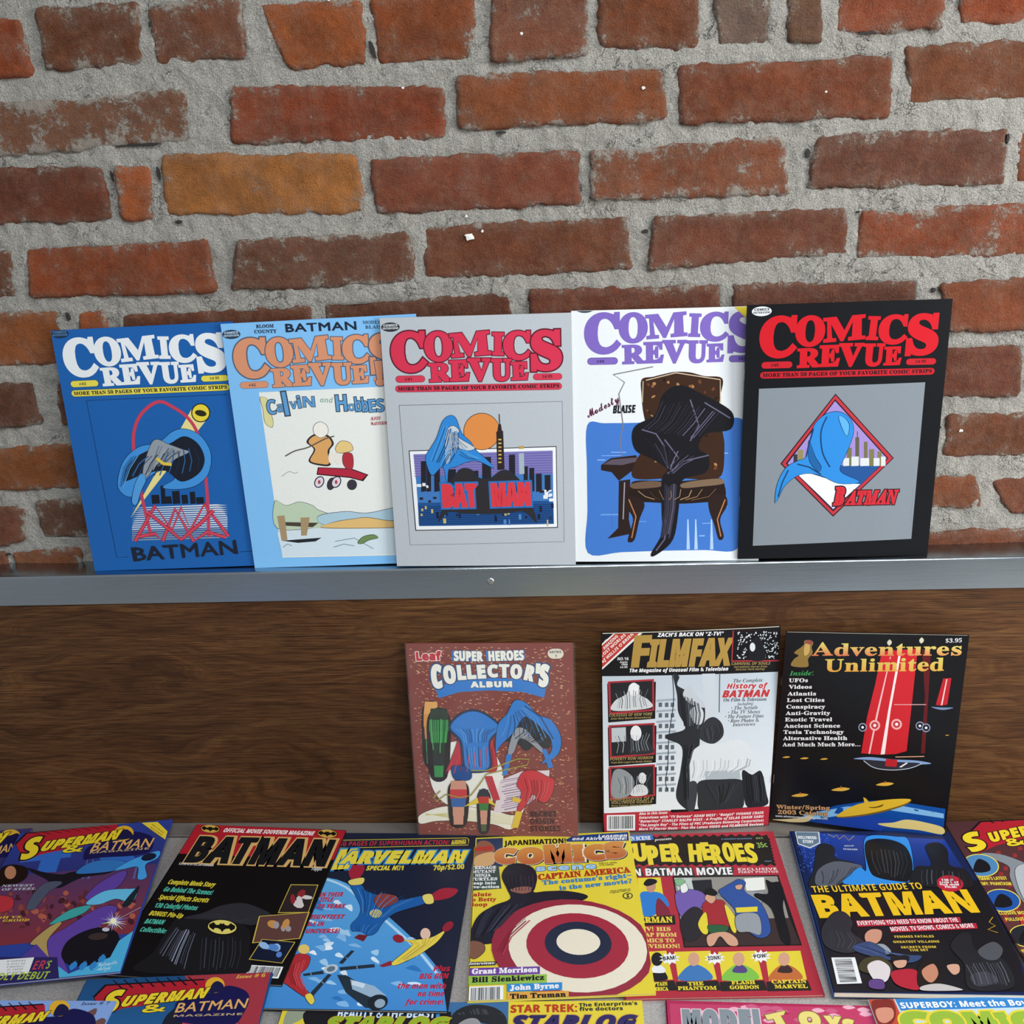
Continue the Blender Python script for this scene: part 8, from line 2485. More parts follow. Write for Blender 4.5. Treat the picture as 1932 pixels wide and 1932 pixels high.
ART['cs'] = """inset_photo|2a3a5a|1|p|22 2611 357 2611 357 2070 22 2070
|8a5a48|2|s|2 2317 41 2545 166 2558 252 2425 227 2240 53 2110 2 2133
|a83a30|3|s|16 2441 209 2460 211 2382 25 2377
|c9a070|3|s|21 2274 239 2342 242 2117 26 2091
header_band|1f3a78|1|p|1155 2524 1256 2592 1956 2620 1945 2449 1166 2480
|dfe2e8|2|t|si|0.015|1565 2528 368 -3 1 60|Lensman
|dfe2e8|3|t|si|0.015|1237 2503 682 -37 3 58|and Akira invade!
|1a1a1a|1|t|s|0.015|373 2455 781 -1 0 98|JAPANIMATION!
masthead|1a2430|2|t|s|0.12|253 2097 286 -10 11 307|C
|1a2430|3|t|s|0.12|537 2072 346 -8 8 317|O
|1a2430|4|t|s|0.12|884 2064 349 9 -10 358|M
|1a2430|5|t|s|0.12|1234 2065 140 3 -7 337|I
|1a2430|6|t|s|0.12|1375 2080 296 5 -5 306|C
|1a2430|7|t|s|0.12|1642 2087 275 26 -31 322|S
|e6dcc8|4|t|s|0.095|238 2108 292 -11 12 320|C
|c98a44>b0603a|5|t|s|0.07|242 2113 284 -10 11 308|C
|e6dcc8|6|t|s|0.095|522 2083 352 -9 8 330|O
|c98a44>b0603a|7|t|s|0.07|526 2089 344 -8 8 318|O
|e6dcc8|8|t|s|0.095|870 2075 355 9 -10 371|M
|c98a44>b0603a|9|t|s|0.07|874 2080 347 10 -10 359|M
|e6dcc8|10|t|s|0.095|1220 2076 146 3 -6 350|I
|c98a44>b0603a|11|t|s|0.07|1224 2082 138 3 -8 338|I
|e6dcc8|12|t|s|0.095|1361 2091 302 5 -5 319|C
|c98a44>b0603a|13|t|s|0.07|1365 2097 294 5 -5 307|C
|e6dcc8|14|t|s|0.095|1628 2098 280 26 -31 335|S
|c98a44>b0603a|15|t|s|0.07|1632 2104 272 27 -32 323|S
|1a2430|1|t|s|0.09,0.05|766 1954 734 2 0 103|scene
|9cc4e4|2|t|s|0.05|766 1954 734 2 0 103|scene
|1a1a1a|16|t|s|0|1624 2241 61 2 -1 37|#12
small_print#1|2a2a24|1|t|s|0|1540 2037 221 2 0 24|FEB U.S. APRIL
|2a2a24|1|t|s|0|1541 2005 177 1 0 24|$3.95 CANADA
cover_lines|3a4a44|3|p|2 2091 310 2083 346 1678 2 1665
|dfe2e4|4|t|b|0.02|-26 2043 303 -12 2 54|TEENAGE
|dfe2e4|4|t|b|0.02|-21 1973 292 -11 2 53|MUTANT
|dfe2e4|4|t|b|0.02|21 1902 195 -5 1 53|NINJA
|dfe2e4|4|t|b|0.02|-26 1837 319 -12 2 52|TURTLES
|dfe2e4|4|t|b|0.02|-17 1769 293 -11 2 52|leap into
|dfe2e4|4|t|b|0.02|-41 1704 361 -15 2 51|live-action
|a8301c|1|t|b|0.02|-43 1567 269 -9 2 67|Salute
|a8301c|1|t|b|0.02|-36 1482 321 -12 3 66|to Betty
|a8301c|1|t|b|0.02|-36 1398 217 -6 2 65|Boop
|a8301c|3|t|b|0.025|788 1797 1121 64 -6 104|CAPTAIN AMERICA
|2f78b8|4|t|b|0.02|836 1708 1077 66 -5 80|The costume's right−
|2f78b8|5|t|b|0.02|1037 1605 872 70 -6 78|is the new movie?
small_print|3a3a2c|1|t|b|0|1636 1542 236 30 -3 25|Matt Salinger as
|3a3a2c|2|t|b|0|1627 1516 248 29 -3 25|Captain America
|2a2a20|3|e|1828 1464 59 -4 -6 -55
|d9cc4a|4|e|1828 1464 46 -3 -4 -42
|2a2a20|5|s|1812 1488 1851 1495 1835 1463 1848 1440 1805 1428 1824 1460
cover_picture|16161c|14|s|346 1893 414 2070 554 2113 718 2031 776 1866 751 1675 734 1588 887 1597 1148 1581 1365 1468 1032 1286 522 968 249 799 2 832 2 1005 85 1244 262 1396 446 1492 413 1657
|1e1f2a|15|s|352 1893 418 2066 553 2107 714 2027 770 1866 746 1676 731 1583 887 1592 1146 1576 1359 1470 1029 1291 519 973 248 804 2 836 2 1003 89 1241 265 1391 451 1489 418 1658
|16161c|16|s|439 1636 549 1694 696 1684 703 1600 587 1568
|8a5c50|17|s|445 1638 550 1688 694 1679 699 1604 588 1573
|16161c|16|s|2 840 141 815 170 693 73 582 2 623
|7a5444|17|s|2 836 137 811 164 695 70 587 2 625
|8e2a3c|16|e|1136 697 893 -148 -85 -736
|e0dac6|17|e|1191 702 757 -125 -77 -644
|9c2c3e|18|e|1192 726 562 -93 -58 -480
|232a40|19|e|1203 753 369 -46 -31 -320
|e0dac6|20|e|1207 766 242 -30 -19 -193
|15151c|16|l|92 144 1305 84 1140 30 894
|2c2e3c|17|l|118 180 1312 114 1146 53 909
|3a3c4c|18|l|78 223 1362 135 1151 78 950
|3a3c4c|19|l|89 240 1324 164 1157 82 899
|2c2e3c|20|l|63 289 1360 194 1162 122 961
|15151c|21|l|116 320 1348 227 1169 131 929
|15151c|22|l|74 342 1344 250 1174 146 933
|3a3c4c|23|l|89 395 1387 277 1179 174 960
|3a3c4c|24|l|110 450 1407 316 1187 202 969
|3a3c4c|25|l|125 444 1368 333 1191 227 996
|15151c|26|l|101 479 1373 363 1197 229 970
|3a3c4c|27|l|130 533 1392 403 1205 254 976
|2c2e3c|28|l|114 575 1418 426 1209 274 988
|2c2e3c|29|l|127 627 1450 453 1215 320 1032
|14141a|18|l|101 403 1914 404 1773 449 1633
|14141a|19|l|114 450 1907 452 1770 485 1639
|14141a|18|l|74 496 1898 499 1767 526 1618
|14141a|18|l|90 541 1887 544 1765 561 1622
|33354a|18|l|84 579 1894 583 1762 592 1617
|33354a|18|l|67 629 1880 635 1759 632 1620
|33354a|18|l|95 676 1875 682 1756 669 1618
|33354a|17|l|99 719 1890 727 1753 705 1619
|7a2030|30|l|78 311 675 427 934 630 1169
|7a2030|31|l|141 349 665 447 906 630 1119
|a83c4e|32|l|145 366 613 465 881 676 1125
byline_strips|1a1614|17|p|2 536 306 530 289 477 2 478
|e2e4e6|18|t|si|0.01|-1 493 287 -3 0 38|Interviews:
|6a3f96|19|p|2 449 771 432 768 324 2 338
|e8e8ee|20|t|b|0.025|32 361 713 -8 1 77|Grant Morrison
|8fb84a|20|p|2 338 842 317 838 196 5 213
|16181a|21|t|b|0.025|36 242 776 -3 0 76|Bill Sienkiewicz
|2f86c8|21|p|415 205 1001 197 996 94 415 98
|e8e8ee|22|t|b|0.025|444 114 521 6 -1 74|John Byrne
|d9a04a|18|p|415 91 1065 80 1059 2 415 2
|1a1614|19|t|b|0.025|446 -3 585 3 0 73|Tim Truman
barcode|e9ecee|17|p|12 189 375 189 375 2 12 2
|20242a|18|p|34 4 43 4 43 172 34 172
|20242a|18|p|51 4 57 4 57 172 51 172
|20242a|18|p|62 4 66 4 66 172 62 172
|20242a|18|p|69 4 72 4 72 172 69 172
|20242a|18|p|77 4 86 4 86 172 77 172
|20242a|18|p|94 4 97 4 97 172 94 172
|20242a|18|p|102 4 105 4 105 172 102 172
|20242a|18|p|112 4 121 4 121 172 112 172
|20242a|18|p|124 4 134 4 134 172 124 172
|20242a|18|p|141 4 151 4 151 172 141 172
|20242a|18|p|154 4 158 4 158 172 154 172
|20242a|18|p|161 4 164 4 164 172 161 172
|20242a|18|p|167 4 172 4 172 172 167 172
|20242a|18|p|179 4 182 4 182 172 179 172
|20242a|18|p|189 4 199 4 199 172 189 172
|20242a|18|p|206 4 209 4 209 172 206 172
|20242a|18|p|214 4 218 4 218 172 214 172
|20242a|18|p|225 4 230 4 230 172 225 172
|20242a|18|p|237 4 247 4 247 172 237 172
|20242a|18|p|250 4 256 4 256 172 250 172
|20242a|18|p|259 4 268 4 268 172 259 172
|20242a|18|p|273 4 279 4 279 172 273 172
|20242a|18|p|282 4 287 4 287 172 282 172
|20242a|18|p|294 4 297 4 297 172 294 172
|20242a|18|p|302 4 305 4 305 172 302 172
|20242a|18|p|310 4 319 4 319 172 310 172
|20242a|18|p|322 4 325 4 325 172 322 172
|20242a|18|p|328 4 338 4 338 172 328 172"""
ART['sh'] = """header_band|23211f|1|p|195 2508 314 2615 366 2567 425 2613 476 2565 536 2611 587 2563 647 2609 697 2562 757 2608 807 2560 868 2606 917 2558 978 2604 1027 2556 1089 2602 1137 2554 1199 2600 1247 2553 1309 2599 1357 2551 1419 2597 1466 2549 1529 2595 1576 2547 1639 2593 1685 2546 1749 2591 1795 2544 1858 2590 1904 2542 1970 2566 1978 2502 1995 2472 1975 2443 1992 2413 1972 2385 1989 2355 1969 2327 1986 2297 1966 2269 1983 2240 1963 2212 1980 2183 1960 2156 1977 2127 1958 2099 1974 2071 1955 2044 1972 2015 1953 1977 1908 2018 1848 1980 1804 2022 1744 1984 1699 2025 1639 1988 1594 2029 1534 1992 1489 2033 1429 1996 1383 2037 1324 1999 1278 2041 1219 2003 1172 2045 1114 2007 1067 2048 1009 2011 961 2052 903 2015 855 2056 797 2019 749 2060 692 2022 643 2064 586 2026 537 2068 480 2030 430 2072 373 2034 324 2076 267 2038 217 2079
|2f70b8|2|p|148 2617 538 2628 549 2526 139 2489
|dfe6ee|3|t|b|0.01|85 2517 428 5 -1 77|SCREEN SCENE
|dfe2e4|2|t|bi|0|555 2499 219 17 -4 46|presents
|9ab86a|2|t|s|0|1822 2487 96 0 0 29|OCT.
|8fb85a|2|t|s|0|1814 2320 124 12 -9 92|35c
|6f94b8|2|t|s|0|1389 2491 382 -2 0 21|A WARREN MAGAZINE
|6f94b8|2|t|s|0|1851 2059 80 1 0 20|PDC
masthead|ddc93c|2|t|s|0.02|159 2114 121 0 1 349|S
|ddc93c|3|t|s|0.02|274 2123 161 0 0 339|U
|ddc93c|4|t|s|0.02|439 2051 143 3 -7 365|P
|ddc93c|2|t|s|0.02|601 2105 127 -1 2 327|E
|ddc93c|3|t|s|0.02|732 2087 120 2 -5 357|R
|ddc93c|2|t|s|0.02|940 2093 159 -10 21 338|H
|ddc93c|3|t|s|0.02|1118 2112 104 2 -7 336|E
|ddc93c|4|t|s|0.02|1220 2049 139 1 -2 354|R
|ddc93c|2|t|s|0.02|1370 2077 140 1 -2 356|O
|ddc93c|3|t|s|0.02|1518 2068 123 3 -10 343|E
|ddc93c|2|t|s|0.02|1643 2047 132 -1 2 365|S
headline_strip|3a3a3a|2|p|107 2040 1460 1981 1421 1827 94 1854
|a8303a|3|p|339 2027 406 2025 436 1852 370 1854
|a8303a|3|p|658 2016 697 2014 724 1841 684 1843
|a8303a|3|p|955 2005 1014 2003 1036 1830 978 1833
|e6e6e6|4|t|s|0.01|187 1864 1238 -17 2 129|IN BATMAN MOVIE
cover_lines|dfcaca|1|t|s|0.01|1501 1915 461 -5 0 43|EXCLUSIVE
|dfcaca|1|t|s|0.01|1500 1868 471 -5 0 35|FIRST PHOTOS
cover_picture|1d1a1c|4|p|704 1842 1960 1821 1982 690 698 694
|8d8a84|5|p|721 1818 1942 1799 1928 1074 709 1077
|b9c4c0|6|p|719 1803 928 1805 928 1607 744 1576
|dfe2dc|6|p|1548 1774 1784 1785 1757 1579 1534 1549
|3a2c2c|6|p|713 1112 1935 1108 1967 707 712 710
|26282e|7|p|922 1758 1158 1769 1136 1453 929 1423
|1c1a1c|8|s|692 1505 799 1617 1003 1572 1048 1418 849 1173 716 1179
|6f5aa4|9|s|697 1504 800 1611 1000 1567 1042 1420 846 1177 721 1181
|1c1a1c|10|s|708 1113 888 1322 1000 1172 878 833 720 805
|2a282e|11|s|713 1112 889 1317 994 1172 874 836 724 808
|1c1a1c|10|s|781 1708 855 1706 860 1588 776 1553
|e0e4e0|11|s|786 1706 850 1703 855 1591 780 1556
|1c1a1c|12|s|716 1767 797 1796 847 1740 754 1664
|7fae84|13|s|721 1765 796 1791 842 1742 755 1669
|1c1a1c|12|s|989 1351 1130 1422 1256 1378 1244 992 1133 940 989 999
|9c2c34|13|s|994 1349 1131 1417 1251 1377 1238 993 1133 945 994 1000
|1c1a1c|14|s|898 1056 1019 1227 1000 915 927 898
|d9c83c|15|s|903 1054 1014 1224 994 916 931 901
|1c1a1c|14|s|1240 1343 1340 1128 1308 905 1252 958
|d9c83c|15|s|1245 1341 1335 1127 1303 907 1257 959
|1c1a1c|16|s|1006 1021 1230 997 1147 857 1031 861
|2f5a3a|17|s|1009 1017 1226 993 1144 862 1035 865
|1c1a1c|18|s|983 870 1177 916 1288 827 1292 706 1189 708 1117 840 1029 713 960 718
|c99a80|19|s|987 866 1176 911 1283 824 1288 710 1192 713 1117 846 1025 717 965 719
|1c1a1c|14|s|1030 1457 1112 1551 1167 1452 1097 1358
|c99a80|15|s|1035 1456 1112 1545 1161 1452 1098 1364
|1c1a1c|16|s|1030 1547 1123 1625 1194 1543 1142 1484
|1a1a1c|17|s|1035 1548 1123 1619 1188 1543 1142 1489
|1c1a1c|16|s|1195 1528 1407 1559 1662 1551 1735 1505 1613 1271 1368 1261 1258 1446
|8f959c|17|s|1198 1524 1407 1554 1661 1545 1730 1506 1610 1276 1371 1266 1262 1449
|1c1a1c|20|s|1391 1708 1481 1763 1553 1699 1514 1552 1675 1329 1692 911 1521 813 1348 1090 1341 1265 1208 1541 1288 1636
|2f4f94|21|s|1394 1704 1481 1757 1548 1698 1509 1550 1670 1327 1687 912 1523 817 1353 1092 1346 1267 1214 1542 1292 1632
|1c1a1c|22|s|1349 1165 1595 1174 1573 863 1441 897 1319 921
|8f959c|23|s|1353 1161 1590 1171 1569 866 1442 903 1324 923
|d9c83c|22|p|1361 1284 1613 1294 1598 1215 1360 1205
|1c1a1c|22|s|1419 1650 1507 1666 1481 1584 1422 1586
|c99a80|23|s|1423 1646 1503 1662 1477 1588 1426 1590
|1c1a1c|22|s|1793 1730 1857 1693 1949 1687 1962 1498 1897 1249 1873 741 1774 776 1762 1252 1613 1453 1640 1514 1776 1508
|17171c|23|s|1798 1727 1855 1688 1944 1685 1956 1499 1891 1249 1868 742 1780 777 1768 1253 1618 1455 1641 1509 1780 1504
inset_photo|d9c83c|3|p|283 1828 560 1828 560 1186 283 1186
|2f78c6|4|s|292 1554 423 1587 548 1546 608 1398 588 1326 466 1366 437 1207 287 1212
|b98a74|5|e|432 1680 56 -10 -18 -108
|7a2a3c|5|s|489 1474 588 1326 597 1185 448 1189
|1a1a20|6|s|348 1721 405 1805 496 1792 503 1734 394 1681
cover_lines|24211f|6|p|271 1177 654 1192 649 1045 272 1039
|ddc93c|7|t|b|0.02|40 1084 583 -8 1 95|SUPERMAN
|ddc86a|1|t|b|0.015|252 958 331 -10 2 61|TV! HIS
|ddc86a|1|t|b|0.015|196 873 444 -13 2 60|LEAP FROM
|ddc86a|1|t|b|0.015|176 787 432 -12 2 59|COMICS TO
|ddc86a|1|t|b|0.015|85 705 567 -16 2 59|TELEVISION!
inset_photo#0|d9c83c|1|p|261 645 501 655 526 246 270 238
|1c1c22|2|s|282 241 330 373 380 465 437 386 468 248
|dfe2e6|3|s|299 359 380 465 456 401 438 340
|1c1c22|4|e|387 535 62 -2 -10 -98
caption_strip#0|24211f|1|p|240 221 536 231 560 97 245 93
inset_photo#1|d9c83c|1|p|583 636 978 641 987 235 582 230
|3f74b0|2|s|594 233 645 365 774 454 903 373 930 236
|3f74b0|3|s|690 348 774 454 847 390 827 329
|c99a80|4|e|783 524 61 -2 -13 -97
caption_strip#1|24211f|2|p|551 213 996 219 1015 86 553 85
inset_photo#2|d9c83c|1|p|1059 623 1475 627 1468 222 1042 218
|7ab84a|2|s|1054 221 1110 353 1253 441 1390 360 1411 224
|54447c|3|s|1165 336 1253 441 1324 378 1301 317
|c99a80|4|e|1265 511 61 -2 -17 -97
caption_strip#2|24211f|3|p|1011 201 1477 207 1490 74 1008 74
inset_photo#3|d9c83c|1|p|1561 609 1947 614 1924 211 1528 206
|b8683a|2|s|1540 208 1601 340 1733 428 1852 348 1867 212
|3a2a2a|3|s|1641 323 1733 428 1800 365 1776 305
|c99a80|4|e|1747 498 61 -2 -20 -96
caption_strip#3|24211f|4|p|1496 189 1932 195 1941 63 1488 62
caption_strip#0|ddc93c|2|t|b|0.02|252 164 210 1 0 51|CAPTAIN
|ddc93c|2|t|b|0.02|245 97 218 0 0 50|AMERICA
caption_strip#1|ddc93c|3|t|b|0.02|675 159 166 2 -1 50|THE
|ddc93c|3|t|b|0.02|561 100 405 -4 1 50|PHANTOM
caption_strip#2|ddc93c|4|t|b|0.02|1131 162 248 0 0 50|FLASH
|ddc93c|4|t|b|0.02|1103 98 305 -2 0 50|GORDON
caption_strip#3|ddc93c|5|t|b|0.02|1550 164 362 -3 0 50|CAPTAIN
|ddc93c|5|t|b|0.02|1569 98 342 -3 0 50|MARVEL
burst#BAM!|e4e6e8|5|p|596 537 633 507 579 504 585 461 540 485 514 446 496 486 447 465 462 508 409 513 452 541 415 572 470 574 463 618 508 594 535 634 553 593 603 614 587 571 640 565
|24262a|6|t|s|0.01|453 513 144 12 -5 56|BAM!
burst#ZONK!|e4e6e8|3|p|1080 527 1116 497 1061 494 1066 452 1023 475 994 436 978 476 929 455 946 498 893 503 937 531 901 561 956 564 951 608 995 584 1023 624 1039 582 1090 604 1072 561 1125 555
|24262a|4|t|s|0.01|936 503 143 12 -5 55|ZONK!
burst#POW!|e4e6e8|2|p|1578 542 1612 512 1558 509 1561 466 1519 490 1489 450 1475 491 1424 470 1443 512 1390 518 1435 546 1401 576 1455 579 1452 622 1495 598 1525 639 1539 597 1591 618 1571 575 1624 570
|24262a|3|t|s|0.01|1434 517 143 12 -5 55|POW!"""
